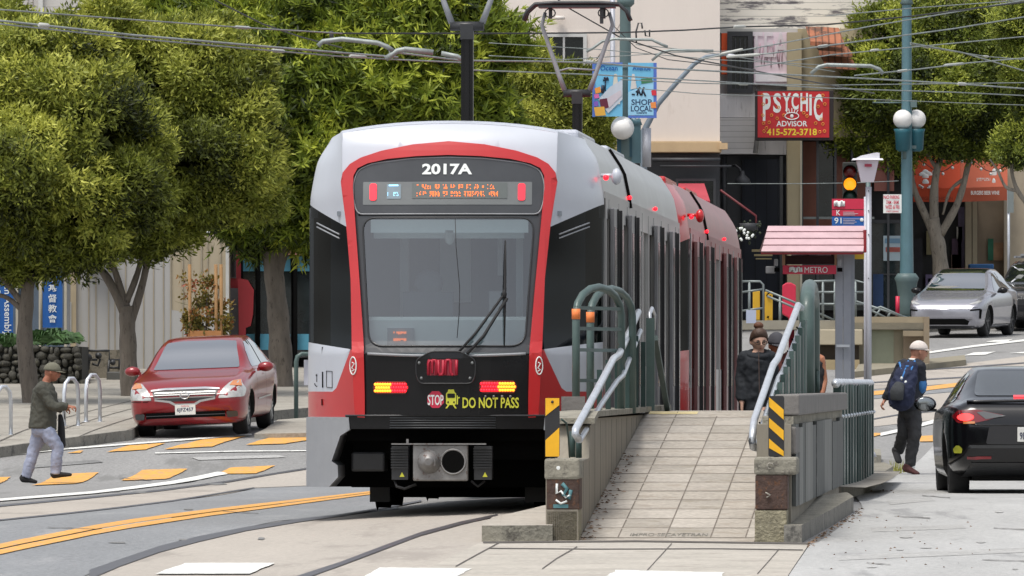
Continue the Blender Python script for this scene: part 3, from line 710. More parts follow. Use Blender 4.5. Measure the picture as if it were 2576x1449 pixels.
    f = MB(); f.box(-.86, .9, .55, 2.2, .45, .82); f.box(-1.2, 1.2, 2.2, 21.9, .45, .82); f.box(-.9, .9, .35, 1.0, .62, .74); f.box(-.9, .95, .95, 2.0, .2, .6); f.box(-1.2, 1.24, 1.6, 2.0, .2, .8); f.box(-.5, 1.24, 2.0, 5.2, .1, .6); f.box(-1.2, 1.2, 5.4, 9.8, .2, .6); f.box(-1.2, 1.2, 12.8, 17.4, .2, .6); pt('underframe_dark_fill', f, M['black'])  # underframe, plus low black boxes added to darken the space beneath the tram
    f = MB(); f.box(-.87, -.57, .45, 1.2, .345, .52); pt('equipment_box', f, M['t_dark'], bevel=.02)
    c0 = MB(); x0, za = tpx(1052, 1118); x1, zb = tpx(1190, 1209); c0.box(x0, x1, -.25, -.16, zb, za); cp = pt('coupler', c0, M['steel'], bevel=.012)
    f = MB(); f.box(x0 + .05, x1 - .05, -.18, .6, zb + .06, za - .05); pt('draft_gear', f, M['t_dark'], cp)
    cy = (za + zb) / 2 + .01
    f = MB(); f.lathe((tpx(1093, 0)[0], -.25, cy), [(.105, 0), (.1, -.03), (.075, -.09), (.045, -.13), (.03, -.14)], 20, axis='y'); f.box(tpx(1093, 0)[0] + .02, tpx(1093, 0)[0] + .06, -.37, -.32, cy - .035, cy + .03); pt('coupler_cone', f, M['steel'], cp)
    f = MB(); f.lathe((tpx(1153, 0)[0], -.262, cy), [(.1, .004), (.105, 0), (.115, 0), (.118, .01)], 24, axis='y'); pt('cup_rim', f, M['steel'], cp)
    f = MB(); f.lathe((tpx(1153, 0)[0], -.259, cy), [(.1, 0), (.05, .001)], 24, axis='y'); pt('coupler_cup', f, M['black'], cp)
    f = MB(); f.box(x0 - .19, x1 + .16, -.27, -.2, za + .0, za + .012); f.bar((x0 - .05, -.22, za), (x0 - .05, -.22, za + .05), .02); pt('top_bar', f, M['steel'], cp)
    for a_, b_ in ((tpx(997, 0)[0], tpx(1038, 0)[0]), (tpx(1204, 0)[0], tpx(1248, 0)[0])):
        f = MB(); z0_, z1_ = tpx(0, 1206)[1], tpx(0, 1122)[1]
        f.box(a_, b_, -.16, .1, z0_, z1_)
        for k in range(8): f.box(a_ - .006, b_ + .004, -.185, -.16, z0_ + .1 + k * .024, z0_ + .112 + k * .024)
        eb = pt('electric_head', f, M['t_dark'])
        xm = (a_ + b_) / 2 + .02; f = MB(); f.add([(xm - .022, -.165, z0_ + .025), (xm + .022, -.165, z0_ + .025), (xm, -.165, z0_ + .068)], [(0, 1, 2)]); pt('warning_triangle', f, M['sign_y'], eb)
    f = MB(); f.tube([(x0 - .17, -.1, zb), (x0 - .15, -.15, zb - .05), (x0 - .08, -.15, zb - .07), (x0 + .02, -.12, zb - .03)], .012, 6); pt('hose', f, M['rubber']); f = MB()
    f.tube([(x1 + .02, -.1, zb), (x1 + .08, -.1, zb - .05), (x1 + .14, -.1, zb + .0)], .012, 6); pt('hose', f, M['rubber'])
    for yb in (2.6, 4.5, 10.4, 12.2, 18.1, 20.0):
        f = MB()
        for sx in (-1, 1): f.lathe((sx * .72, yb, .33), [(.33, -.06), (.36, -.05), (.33, -.04), (.33, .06)], 20, axis='x')
        f.tube([(-.8, yb, .33), (.8, yb, .33)], .08, 8); pt('wheelset', f, M['black'])
    for yb in (3.55, 11.3, 19.05):
        f = MB()
        for sx in (-1, 1): f.box(sx * .95 - .1, sx * .95 + .1, yb - 1.5, yb + 1.5, .22, .52); 
        f.box(-.75, .75, yb - .3, yb + .3, .25, .5)
        for sx in (-1, 1): f.box(sx * .7 - .09, sx * .7 + .09, yb - 1.75, yb - 1.55, .06, .4)
        pt('bogie', f, M['t_dark'])
    # ---- flanks
    for sx in (-1, 1):
        f = MB(); f.box(min(sx * 1.27, sx * 1.32), max(sx * 1.27, sx * 1.32), 1.85, LT - 1.4, .3, 1.3); pt('lower_side', f, M['t_silver'])
        f = MB(); f.box(min(sx * 1.27, sx * 1.321), max(sx * 1.27, sx * 1.321), 1.85, 3.2, .302, 1.08); f.box(min(sx * 1.27, sx * 1.321), max(sx * 1.27, sx * 1.321), LT - 3.2, LT - 1.4, .302, 1.08); pt('red_side', f, M['t_red'])
        f = MB(); f.box(min(sx * 1.26, sx * 1.3), max(sx * 1.26, sx * 1.3), 1.85, LT - 1.4, 1.3, 2.62); pt('side_glazing', f, M['t_black'])
        f = MB(); f.box(min(sx * 1.27, sx * 1.328), max(sx * 1.27, sx * 1.328), 1.95, LT - 1.4, 2.62, 2.86); pt('letterboard', f, M['t_silver'])
        # mullions
        for ym in (1.95, 2.7, 4.9, 6.9, 9.0, 10.6, 12.2, 13.6, 15.7, 17.7, 19.9, 20.9):
            f = MB(); f.box(min(sx * 1.28, sx * 1.334), max(sx * 1.28, sx * 1.334), ym, ym + .16, .5, 2.8); pt('pillar', f, M['t_silver'])
        # plug doors, slid open on the outside of the body
        for yd in (3.3, 7.4, 14.0, 18.3):
            for dy in (-.75, .72):
                f = MB(); y0 = yd + dy; x0_, x1_ = sx * 1.345, sx * 1.385
                f.box(min(x0_, x1_), max(x0_, x1_), y0, y0 + .7, .4, 2.72)
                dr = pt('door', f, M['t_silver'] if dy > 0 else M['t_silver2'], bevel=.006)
                f = MB(); f.box(min(sx * 1.386, sx * 1.389), max(sx * 1.386, sx * 1.389), y0 + .08, y0 + .62, 1.1, 2.55); pt('door_window', f, M['t_black'], dr)
                f = MB(); yy_ = y0 if dy > 0 else y0 + .7; f.box(min(sx * 1.33, sx * 1.4), max(sx * 1.33, sx * 1.4), yy_ - .02, yy_ + .02, .4, 2.72); pt('door_edge', f, M['rubber'], dr)
            if yd in (7.4, 14.0): f = MB(); f.ball((sx * 1.33, yd + .1, 2.9), .022, seg=8, rings=6); pt('door_light', f, M['led_r'])
        if sx > 0:
            f = MB(); f.tube([(sx * 1.3, 1.75, 3.0), (sx * 1.42, 1.72, 3.0)], .02, 6); f.ball((sx * 1.44, 1.7, 2.99), .06, sc=(.8, 1, 1.25), seg=10, rings=8); pt('rear_camera', f, M['t_white'])
            f = MB(); f.ball((sx * 1.345, 1.7, 2.98), .026, seg=8, rings=6); pt('marker_light', f, M['led_r'])
    text('web_address', 'sfmta.com', (0, 0, 0), M['t_dark'], T, w=.8, h=.12, M=Matrix.Translation((1.324, 2.1, 1.2)) @ Matrix.Rotation(math.pi / 2, 4, 'Z'))
    f = MB()
    for k in range(9): f.prism([(-1.29, .7), (1.29, .7), (1.29, 2.8), (1.2, 3.1), (1.05, 3.3), (-1.05, 3.3), (-1.2, 3.1), (-1.29, 2.8)], 10.9 + k * .1, 10.95 + k * .1)
    pt('bellows', f, M['rubber'])
    # roof equipment and pantograph
    for ya, yb in ((6.2, 9.8), (13, 17)): f = MB(); f.box(-.9, .9, ya, yb, 3.42, 3.52); pt('roof_unit', f, M['t_white'], bevel=.03)
    py = 3.4; pn = MB(); k_ = .95
    pn.box(-.5, .5, py - .5, py + .5, 3.45, 3.5); pg = pt('pantograph', pn, M['t_dark'])
    f = MB(); f.box(-.055, .055, py + .0, py + .1, 3.45, 4.42); f.box(-.02, .02, py - .03, py + .02, 3.5, 4.3); pt('lower_arm', f, M['t_black'], pg)
    f = MB(); f.tube([(-.155, py, 4.4), (.155, py, 4.4)], .045, 10); f.box(-.06, .06, py - .05, py + .08, 4.28, 4.42); pt('knee_bar', f, M['t_dark'], pg); f = MB()
    kz = 4.43
    for sx in (-1, 1): f.tube([(sx * .14, py, kz), (sx * .2, py, kz + .16), (sx * .40, py + .02, kz + .74), (sx * .36, py + .03, kz + .88)], [.03, .026, .022, .02], 8)
    f.tube([(-.21, py, kz + .22), (-.1, py, kz + .25), (.21, py, kz + .23)], .012, 6); pt('upper_arm', f, M['t_grey'], pg)
    f = MB(); kz -= .17; pts = [(-.6, -.16), (-.56, -.06), (-.47, .02), (-.25, .035), (.25, .035), (.47, .02), (.56, -.06), (.6, -.16)]
    for dy in (-.12, .18): f.tube([(x, py + dy, kz + 1.12 + z) for x, z in pts], .022, 8)
    f.box(-.43, .43, py - .14, py + .2, kz + 1.10, kz + 1.125)
    for x in (-.3, .3): f.bar((x, py, kz + .98), (x, py, kz + 1.12), .04); f.tube([(x + .06 * math.cos(a), py - .1, kz + 1.04 + .05 * math.sin(a)) for a in [k * math.pi / 5 for k in range(10)]], .008, 5, closed=True)
    f.box(.26, .3, py - .1, py - .06, kz + .92, kz + 1.1)
    pt('collector_head', f, M['t_dark'], pg)
    return T
YAW = math.atan((2658 - 1288) / FL)
TD = 95.5; TX = (1122 - UC) * TD / FL
tram = build_tram('silver and red light rail car facing the camera, numbered 2017A, with lit tail lights', '2017A')
tram.location = (TX, TD, 0); tram.rotation_euler = (0, 0, -YAW)
dirv = Vector((math.sin(YAW), math.cos(YAW), 0))
tram2 = dup(tram, tram.location + dirv * 22.75, -YAW, 'second light rail car coupled behind the front one, its red side showing')

RS = {'t_silver': mat('tram_red_silver', (.3, .07, .07), .3, .4, var=.15, vs=2), 't_white': M['t_red'], 't_silver2': mat('tram_red_door', (.2, .1, .1), .3, .5, var=.2, vs=2)}
for o in [x for x in COL.objects if x.parent is tram2]:
    for ob in [o] + [x for x in COL.objects if x.parent is o]:
        for k, sl_ in enumerate(ob.material_slots):
            for a_, m_ in RS.items():
                if sl_.material is M[a_] and not (ob.name.startswith('pillar') and int((ob.name + '.0').split('.')[1]) % 3 == 0) and not ob.name.startswith('lower_side'):
                    sl_.link = 'OBJECT'; sl_.material = m_
# ------------------------------------------------------------ boarding ramp and island
M['ramp'] = mat('ramp_concrete', (.385, .35, .3), .85, var=.14, vs=1.2, bump=.3, bs=30, dark=(.32, .28, .23), dthr=.58, grain=.14)
M['oldconc'] = mat('old_concrete', (.25, .235, .19), .9, var=.22, vs=3, bump=.8, bs=25, dark=(.13, .12, .1), dthr=.58)
M['aggr'] = mat('exposed_aggregate', (.26, .235, .16), .9, var=.35, vs=12, bump=1, bs=40, dark=(.42, .4, .34), dthr=.64)
M['wallc'] = mat('board_formed_concrete', (.25, .225, .18), .9, var=.2, vs=1.5, bump=.5, bs=20, stretch=(1, 1, .25), dark=(.2, .185, .16), dthr=.6)
M['greenp'] = mat('green_paint', (.062, .1, .092), .5, var=.2, vs=3, coat=.15)
M['greend'] = mat('dark_green_paint', (.018, .045, .04), .55, var=.3, vs=3)
M['galv'] = mat('galvanised_rail', (.55, .58, .62), .35, .45, var=.15, vs=4)
M['orange'] = mat('orange_tape', (.75, .2, .05), .6, var=.1)
M['rust'] = mat('rusty_plate', (.075, .045, .035), .75, .2, var=.4, vs=6, bump=.5, dark=(.13, .06, .03), dthr=.58)
M['panel'] = mat('grey_panel', (.085, .09, .085), .7, var=.25, vs=2, stretch=(1, 1, .4), dark=(.2, .2, .19), dthr=.62)
M['panel2'] = mat('grey_panel_light', (.17, .172, .16), .7, var=.25, vs=2, stretch=(1, 1, .4))
M['mk_y'] = mat('marker_yellow', (.8, .42, .01), .6, var=.12, vs=6, dark=(.45, .28, .06), dthr=.68)
M['mk_b'] = mat('marker_black', (.02, .02, .022), .6)
M['beam'] = mat('grey_beam', (.16, .15, .14), .75, var=.2, vs=3, bump=.3)
RX, RY = .269, 86.0
RW = Matrix.Translation((RX, RY, 0)) @ Matrix.Rotation(-YAW, 4, 'Z'); RI = RW.inverted()
def LR(u, v, D): return RI @ P(u, v, D)
ramp = thing('boarding_ramp', 'concrete wheelchair ramp with metal handrails and green guard hoops beside the tram', 'ramp', (RX, RY, 0), -YAW)
ZB, ZT = -.133, .865
def rz(y): return ZB + (ZT - ZB) * min(1, max(0, y / 14.))
b = MB(); ysr = [0, 14, 19.5]
b.add([(x, y, z) for y, z in ((0, ZB), (14, ZT), (19.5, ZT), (19.5, -.1), (0, -.4)) for x in (.26, 1.66)], [(0, 1, 3, 2), (2, 3, 5, 4), (4, 5, 7, 6), (6, 7, 9, 8), (8, 9, 1, 0)])
b.build('deck', M['ramp'], ramp)
b = MB()
for y in [.35 + .92 * k for k in range(15)]:
    a = rz(y) + .003; c = rz(y + .035) + .003; b.add([(.262, y, a), (1.655, y, a), (1.655, y + .04, c), (.262, y + .04, c)], [(0, 1, 2, 3)])
for i, x in enumerate((.56, .94, 1.30, 1.58)):
    for k in range(15):
        y0, y1 = .35 + .92 * k, .35 + .92 * (k + 1) - (.12 if i in (0, 3) else 0); b.add([(x - .005, y0, rz(y0) + .003), (x + .005, y0, rz(y0) + .003), (x + .005, y1, rz(y1) + .003), (x - .005, y1, rz(y1) + .003)], [(0, 1, 2, 3)])
b.build('deck_joint', mat('deck_joint', (.17, .145, .12), .9, var=.4, vs=6), ramp)
b = MB(); b.add([(.3, 13.7, rz(13.7) + .004), (.75, 13.7, rz(13.7) + .004), (.75, 14.1, ZT + .005), (.3, 14.1, ZT + .005)], [(0, 1, 2, 3)]); b.build('yellow_patch', mat('worn_yellow', (.6, .5, .25), .8, var=.3, vs=5), ramp)
text('stamped_lettering', 'IMPRO·SECAYETRAN', (0, 0, 0), M['conc_dk'], ramp, w=.62, h=.28, M=Matrix.Translation((.96, .62, rz(.62) + .005)) @ Matrix.Rotation(math.radians(-86), 4, 'X'))
rt = random.Random(19); tm = [mat('slab_tone_a', (.4, .365, .315), .85, var=.14, vs=1.5, dark=(.34, .3, .25), dthr=.57, grain=.14), mat('slab_tone_b', (.355, .325, .28), .85, var=.18, vs=1.2, dark=(.29, .26, .21), dthr=.56, grain=.14), mat('slab_tone_c', (.425, .39, .34), .85, var=.12, vs=1.5, grain=.14)]
sl_ = [MB(), MB(), MB()]; xs_ = [.262, .56, .94, 1.30, 1.58, 1.655]
for k in range(14):
    for i in range(5):
        y0, y1 = .39 + .92 * k, .35 + .92 * (k + 1)
        j = rt.choice((0, 1, 2, 3)) 
        if j < 3: sl_[j].add([(xs_[i] + .006, y0, rz(y0) + .0018), (xs_[i + 1] - .006, y0, rz(y0) + .0018), (xs_[i + 1] - .006, y1, rz(y1) + .0018), (xs_[i] + .006, y1, rz(y1) + .0018)], [(0, 1, 2, 3)])
for j in range(3): sl_[j].build('paving_slabs', tm[j], ramp)
# left wall
b = MB(); b.prism([(0, -.3), (19.5, -.3), (19.5, .84), (3.0, .84), (3.0, .84), (2.2, .78), (2.0, .52), (.3, .5), (0, .48)], .0, .258, axis='x')
b.build('wall', M['wallc'], ramp)
b = MB(); b.prism([(2.1, .80), (2.9, .855), (19.6, .87), (19.6, .92), (2.8, .90), (2.1, .845)], -.02, .30, axis='x'); b.build('coping', M['oldconc'], ramp)
b = MB()
for k in range(12): b.box(.2575, .2595, .9 + k * 1.1, .92 + k * 1.1, rz(.9 + k * .55) - .02, .5 if k < 2 else .82)
b.build('wall_groove', M['joint'], ramp)
def pier(x0, x1, sx, nm):
    p = MB(); p.box(x0, x1, 0, .55, -.3, .12); q = p.build('pier', M['aggr'], ramp, bevel=.012)
    c = MB(); c.box(x0 - .01, x1 + .01, -.015, .6, .36, .53); 
    if sx > 0: c = MB(); c.box(x0 - .005, x1 + .08, -.015, .8, .40, .54)
    c.build('pier_cap', M['oldconc'], q, bevel=.02)
    c = MB(); c.box(x0 + .004, x1 + .006, -.004, .5, .122, .4); c.build('corner_plate', M['rust'], q, bevel=.01)
    return q
pl = pier(0, .262, -1, 'l'); pr = pier(1.665, 1.92, 1, 'r')
rg = random.Random(11)
g1 = MB(); g1.tube([(.09, -.012, .33), (.085, -.012, .25), (.12, -.012, .27), (.16, -.012, .22), (.2, -.012, .24)], .01, 4); g1.tube([(.08, -.012, .2), (.12, -.012, .17), (.17, -.012, .19)], .009, 4); g1.ball((.1, -.01, .455), .03, sc=(1, .2, 1)); g1.build('graffiti', M['sign_w'], pl)
g2 = MB(); g2.tube([(.13, -.008, .33), (.17, -.008, .29), (.14, -.008, .24), (.19, -.008, .21), (.2, -.008, .28)], .016, 4); g2.box(.06, .18, -.008, -.005, .135, .165); g2.build('graffiti', mat('teal_spray', (.08, .2, .22), .7), pl)
g1 = MB(); g1.tube([(1.75, -.02, .26), (1.79, -.02, .24), (1.76, -.02, .22)], .006, 4); g1.tube([(1.79 + .025 * math.cos(k), -.03, .47 + .025 * math.sin(k)) for k in (0, 1, 2, 3, 4, 5)], .006, 4); g1.ball((1.70, -.012, .47), .012, sc=(1, .3, 1)); g1.build('graffiti', M['conc'], pr)
# right wall: boards, beam and base
b = MB(); b.box(1.665, 1.94, .55, 21, -.3, .80); b.build('wall', M['wallc'], ramp)
y = .75; k = 0; bd = [(.9, 0), (1.3, 1), (.9, 0), (2.6, 1), (1.6, 0), (3.2, 0), (3.4, 1), (3.6, 0), (1.8, 0)]
for w_, c_ in bd:
    b = MB(); b.box(1.945, 1.975 + .006 * (k % 2), y + .003, y + w_ - .003, .14, .80 - .03 * (k % 3 == 1)); b.build('board', M['panel2' if c_ else 'panel'], ramp); y += w_; k += 1
b = MB(); b.box(1.80, 2.0, .9, 20.6, .87, 1.04); b.build('beam', M['beam'], ramp, bevel=.015)
b = MB(); b.box(1.7, 1.95, .9, 20.6, .8, .865); b.build('rail_base', M['oldconc'], ramp)
b = MB(); b.box(1.80, 1.98, .6, 1.7, .56, .78); b.build('block', M['beam'], ramp, bevel=.015)
# handrails
def rail(pts, r=.031): b = MB(); b.tube([LR(*p) for p in pts], r, 10); return b.build('handrail', M['galv'], ramp)
rail([(1455, 1104, 87.0), (1447, 1092, 86.9), (1448, 1080, 87.0), (1500, 985, 90), (1543, 903, 93.2), (1557, 893, 93.9), (1606, 785, 99.6)])
rail([(1455, 1108, 87.0), (1459, 1108, 87.2), (1512, 1018, 90.3), (1553, 958, 93.2), (1568, 944, 94), (1611, 832, 99.6)], .022)
rail([(1637, 850, 101), (1634, 790, 101), (1640, 776, 101.3), (1646, 792, 101.5), (1644, 830, 101.5)], .02)
rail([(1907, 1128, 86.9), (1895, 1125, 86.8), (1892, 1108, 86.7), (1897, 1058, 87.5), (1945, 918, 93.2), (1956, 903, 94), (2008, 768, 99.8), (2016, 775, 100)])
rail([(1907, 1126, 86.9), (1912, 1085, 87.4), (1958, 950, 93), (1968, 935, 94), (2018, 815, 99.8)], .022)
b = MB()
for k in range(9):
    t = (k + .5) / 9; u = 1905 + 105 * t; v = 1078 - 270 * t; b.tube([LR(u, v, 87.4 + 12.2 * t), LR(u + 15, v + 17, 87.6 + 12.2 * t)], .008, 6)
b.build('rail_bracket', M['black'], ramp)
b = MB()
for (u, v0, v1, D) in ((1440, 1085, 1150, 87.2), (1456, 1092, 1152, 87.5)): b.tube([LR(u, v0, D), LR(u, v1, D)], .025, 8)
b.tube([LR(1413, 1055, 86.6), LR(1425, 1065, 86.7), LR(1430, 1100, 86.8), LR(1433, 1150, 87)], .008, 6)
b.build('rail_post', M['greend'], ramp)
# guard hoops on the left wall
def hoop(uL, uR, vt, vb, DL, DR, r=.034, rungs=(), tape=None):
    a = LR(uL, vb, DL); c = LR(uR, vb, DR); top = LR((uL + uR) / 2, vt, (DL + DR) / 2).z
    w_ = (c - a); R_ = .5; hgt_ = top - a.z; rr_ = min(.24, hgt_ * .4); pts = [a]
    for k in range(9):
        t = math.pi * k / 8; x = .5 - .5 * math.cos(t); pts.append(a + w_ * x + Vector((0, 0, hgt_ - rr_ + rr_ * math.sin(t))))
    pts.append(c); b = MB(); b.tube(pts, r, 12); h = b.build('guard_hoop', M['greenp'], ramp)
    for v in rungs:
        z = LR(uL, v, DL).z; b = MB(); b.bar(a + Vector((0, 0, z - a.z)), c + Vector((0, 0, z - a.z)), .03, .03); b.build('rung', M['greenp'], h)
    if tape:
        z0, z1 = LR(uL, tape[1], DL).z, LR(uL, tape[0], DL).z; b = MB(); b.tube([(a.x, a.y, z0), (a.x, a.y, z1)], r + .003, 12); b.build('reflective_tape', M['orange'], h)
    return h
hoop(1449, 1563, 722, 1040, 93.2, 94.4, rungs=(774, 826, 880, 957), tape=(777, 803))
hoop(1485, 1591, 726, 1040, 94.6, 96.0, rungs=(), tape=(785, 811))
b = MB()
for u, v0, D in ((1508, 930, 92), (1530, 905, 93), (1553, 880, 94.5), (1578, 862, 96), (1600, 845, 98), (1618, 860, 99.5)):
    b = MB(); b.box(*(lambda q: (q.x - .022, q.x + .022, q.y - .02, q.y + .02, .88, q.z))(LR(u, v0, D))); b.build('guard_bar', M['greend'], ramp)
b = MB(); q = LR(1636, 800, 100.5); b.box(q.x - .04, q.x + .04, q.y, q.y + .06, .88, q.z); q2 = LR(1652, 1020, 101); b.bar(LR(1648, 850, 101), LR(1680, 1035, 103), .05, .05); b.build('end_post', M['greenp'], ramp)
# right guard: bars under the rail, big hoop seen end on
b = MB(); 
for k in range(13):
    t = k / 12; D = 88.5 + 11 * t; u = 1920 + (2008 - 1920) * t; v = 1040 - 235 * t; q = LR(u + 12, v, D); b = MB(); b.box(q.x - .012, q.x + .03, q.y - .3, q.y + .3, .88, q.z); b.build('guard_bar', M['greend'] if k % 2 else M['greenp'], ramp)
a = LR(2030, 985, 100.2); c = LR(2044, 985, 102.8)
b = MB(); a.z = c.z = 1.0; w_ = c - a; pts = [a] + [a + w_ * (.5 - .5 * math.cos(math.pi * k / 8)) + Vector((0, 0, .82 + .22 * math.sin(math.pi * k / 8))) for k in range(9)] + [c]
b.tube(pts, .07, 12); hh = b.build('guard_hoop', M['greenp'], ramp)
b = MB(); b.prism([(a.y + .1, 1.0), (c.y - .1, 1.0), (c.y - .1, 1.85), ((a.y + c.y) / 2, 2.0), (a.y + .1, 1.85)], a.x - .02, a.x + .02, axis='x'); b.build('infill', M['greend'], hh)
b = MB()
for z in (1.15, 1.35, 1.6): b.ball((c.x + .02, c.y, z), .04, seg=8, rings=6)
b.tube([(c.x + .05, c.y - .05, 1.02), (c.x + .05, c.y - .05, 1.25)], .02, 6); b.build('bracket', M['greenp'], hh)
# object markers
def marker(u0, u1, v0, v1, D, label, stripes, rise):
    c = P((u0 + u1) / 2, v1, D); T = thing('marker_sign', label, 'sign', c, 0, 'hazard markers on the ramp piers')
    s = FL / D; w = (u1 - u0) / s; h = (v1 - v0) / s
    b = MB(); b.prism(roundpoly([(-w / 2, 0), (w / 2, 0), (w / 2, h), (-w / 2, h)], .02), 0, .012); pb = b.build('plate', M['mk_b'], T)
    for (z0, z1, dz) in stripes:
        q = [(-w / 2 + .003, z0 * h), (w / 2 - .003, z0 * h + dz), (w / 2 - .003, z1 * h + dz), (-w / 2 + .003, z1 * h)]
        q = [(x, min(h - .004, max(.004, z))) for x, z in q]; b = MB(); b.prism(q, -.004, -.001); b.build('stripe', M['mk_y'], pb)
    return T
m1 = marker(1371, 1408, 1001, 1150, 86.0, 'yellow and black hazard marker on the ramp pier beside the tram', [(.72, 1.2, -0.0), (.03, .27, .105)], 1)
# fix first marker stripes: wide diagonal bands
for o in [x for x in COL.objects if x.parent and x.parent.parent is m1 and x.name.startswith('stripe')]: bpy.data.objects.remove(o)
mp_ = [x for x in COL.objects if x.parent is m1][0]
for q in ([(-.055, .47), (-.055, .328), (.055, .415), (.055, .47)], [(-.055, .005), (.055, .005), (.055, .235), (-.055, .135)]):
    b = MB(); b.prism(q, -.004, -.001); b.build('stripe', M['mk_y'], mp_)
b = MB(); b.ball((0, -.004, .44), .012, seg=8, rings=4); b.build('bolt', M['mk_b'], mp_)
m2 = marker(1933, 1973, 996, 1149, 86.0, 'yellow and black hazard marker with diagonal stripes on the pier away from the tram', [(.86, 1.02, -.08), (.55, .72, -.10), (.26, .42, -.10), (.0, .1, -.0)], -1)
for o in [x for x in COL.objects if x.parent and x.parent.parent is m2 and x.name.startswith('stripe')]: bpy.data.objects.remove(o)
mp2 = [x for x in COL.objects if x.parent is m2][0]
for z in (.40, .235, .07):
    q = [(-.058, z + .075), (-.058, z - .0), (.058, z - .105), (.058, z - .025)]
    q = [(x, max(.004, min(.475, zz))) for x, zz in q]; b = MB(); b.prism(q, -.004, -.001); b.build('stripe', M['mk_y'], mp2)
for T_, xo in ((m1, .06), (m2, -.02)):
    b = MB(); b.tube([(xo * 0, .03, -.05), (0, .03, .4)], .02, 8); b.build('bracket', M['greend'], T_)
# plate behind first marker
b = MB(); q = LR(1412, 1036, 91.2); b.box(q.x - .0, q.x + .2, q.y, q.y + .06, q.z, q.z + .13); b.build('guard_plate', M['beam'], ramp)
# kerb blocks and island
slab('island_kerb', [(1212, 1322), (1240, 1300), (1390, 1266), (1390, 1321), (1262, 1322)], .14, M['ramp'], M['oldconc'])
strip('joint', [(1259, 1364), (1261, 1340), (1263, 1322)], 1, .145, M['joint'])
slab('island_kerb', [(1972, 1321), (2017, 1321), (2060, 1298), (2147, 1249), (2130, 1238), (1972, 1262)], .14, M['oldconc'], M['conc_dk'])
slab('island_kerb', [(2085, 1228), (2130, 1222), (2190, 1203), (2247, 1172), (2225, 1163), (2085, 1170)], .14, M['oldconc'], M['oldconc'])
def LW(x, y, z=0): return RW @ Vector((x, y, z))
b = MB(); vs = []; 
yy = [19.6 + 2 * k for k in range(0, 13)]
for y in yy:
    for x in (.05, .06, 1.9, 2.2):
        q = LW(x, y); vs.append((q.x, q.y, hgt(q.x, q.y) + (.15 if x in (.06, 1.9) else (.14 if x > 2 else 0))))
b.add(vs, [(i * 4 + j, i * 4 + j + 1, (i + 1) * 4 + j + 1, (i + 1) * 4 + j) for i in range(len(yy) - 1) for j in range(3)])
b.build('boarding_island', M['conc'])['kind'] = 'structure'
# picket fence along the island
fence = thing('picket_fence', 'dark green metal picket fence behind the ramp, with pale knobbed top rail', 'fence', tuple(LW(1.88, 21.2, .0)), -YAW)
b = MB()
for k in range(13): b = MB(); b.box(-.03, .05, k * 1.55, k * 1.55 + .62, -.2, 1.12); b.build('picket', M['greenp'] if k % 3 else M['greend'], fence)
b = MB(); b.box(-.02, -.01, 0, 20, -.05, 1.05); b.build('backing_sheet', M['black'], fence)
b = MB(); b.tube([(0, 0, 1.12), (0, 20, 1.12)], .025, 8)
for k in range(16): b.ball((.0, k * 1.3 + .05, 1.13), .05, sc=(1, 6, 1), seg=8, rings=5)
b.build('top_rail', M['galv'], fence)
b = MB()
for k in range(13): b = MB(); b.ball((.055, k * 1.55 + .3, .80), .022, sc=(1, 4, 1), seg=6, rings=4); b.build('bolt', M['galv'], fence)
# low stone block by the pole foot
slab('stone_block', [(2188, 1143), (2190, 1128), (2215, 1130), (2217, 1146)], .14, M['oldconc'], None)
# ---- left hoop rail beside the tram
hp_ = G(745, 1057); T = thing('hoop_rail', 'grey green hoop barrier on the traffic island beside the tram', 'barrier', hp_)
b = MB(); b.tube([(0, 0, 0), (0, 0, .92), (.02, 0, 1.0), (.08, 0, 1.04), (.5, .3, 1.04), (.56, .3, 1.0), (.58, .3, .92), (.58, .3, 0)], .035, 10); b.build('hoop', M['greenp'], T)
b = MB(); b.box(.12, .45, .1, .12, .55, .95); b.build('notice', mat('notice_white', (.5, .5, .55), .6), T)
# ------------------------------------------------------------ buildings
def lapmat(name, col, pitch, axis='z', var=.08, groove=.55, dark=None, dthr=.6, vs=1.0, stretch=(1, 1, 1), w=.06, dk2=None):
    """boards: grooves every `pitch` metres plus optional peeled patches"""
    m = mat(name, col, .75, var=var, vs=vs, dark=dark, dthr=dthr, stretch=stretch, bump=.15, bs=15)
    n = m.node_tree.nodes; l = m.node_tree.links; b = n['Principled BSDF']
    tc = n.new('ShaderNodeTexCoord'); sp = n.new('ShaderNodeSeparateXYZ'); l.new(tc.outputs['Object'], sp.inputs[0])
    a = n.new('ShaderNodeMath'); a.operation = 'DIVIDE'; a.inputs[1].default_value = pitch; l.new(sp.outputs['Z' if axis == 'z' else 'X'], a.inputs[0])
    f = n.new('ShaderNodeMath'); f.operation = 'FRACT'; l.new(a.outputs[0], f.inputs[0])
    c = n.new('ShaderNodeMath'); c.operation = 'LESS_THAN'; c.inputs[1].default_value = w; l.new(f.outputs[0], c.inputs[0])
    mx = n.new('ShaderNodeMix'); mx.data_type = 'RGBA'; mx.blend_type = 'MULTIPLY'
    src = b.inputs['Base Color'].links[0].from_socket
    l.new(c.outputs[0], mx.inputs[0]); l.new(src, mx.inputs[6]); mx.inputs[7].default_value = (groove, groove, groove, 1); l.new(mx.outputs[2], b.inputs['Base Color'])
    bp = n.new('ShaderNodeBump'); bp.inputs['Distance'].default_value = .02; bp.inputs['Strength'].default_value = .8
    l.new(f.outputs[0], bp.inputs['Height']); l.new(bp.outputs[0], b.inputs['Normal'])
    return m
M['cream'] = mat('cream_stucco', (.7, .63, .57), .85, var=.06, vs=.5, bump=.15, bs=20, stretch=(1, 1, .3), dark=(.62, .55, .49), dthr=.64)
M['tan'] = mat('tan_trim', (.52, .38, .22), .8, var=.1)
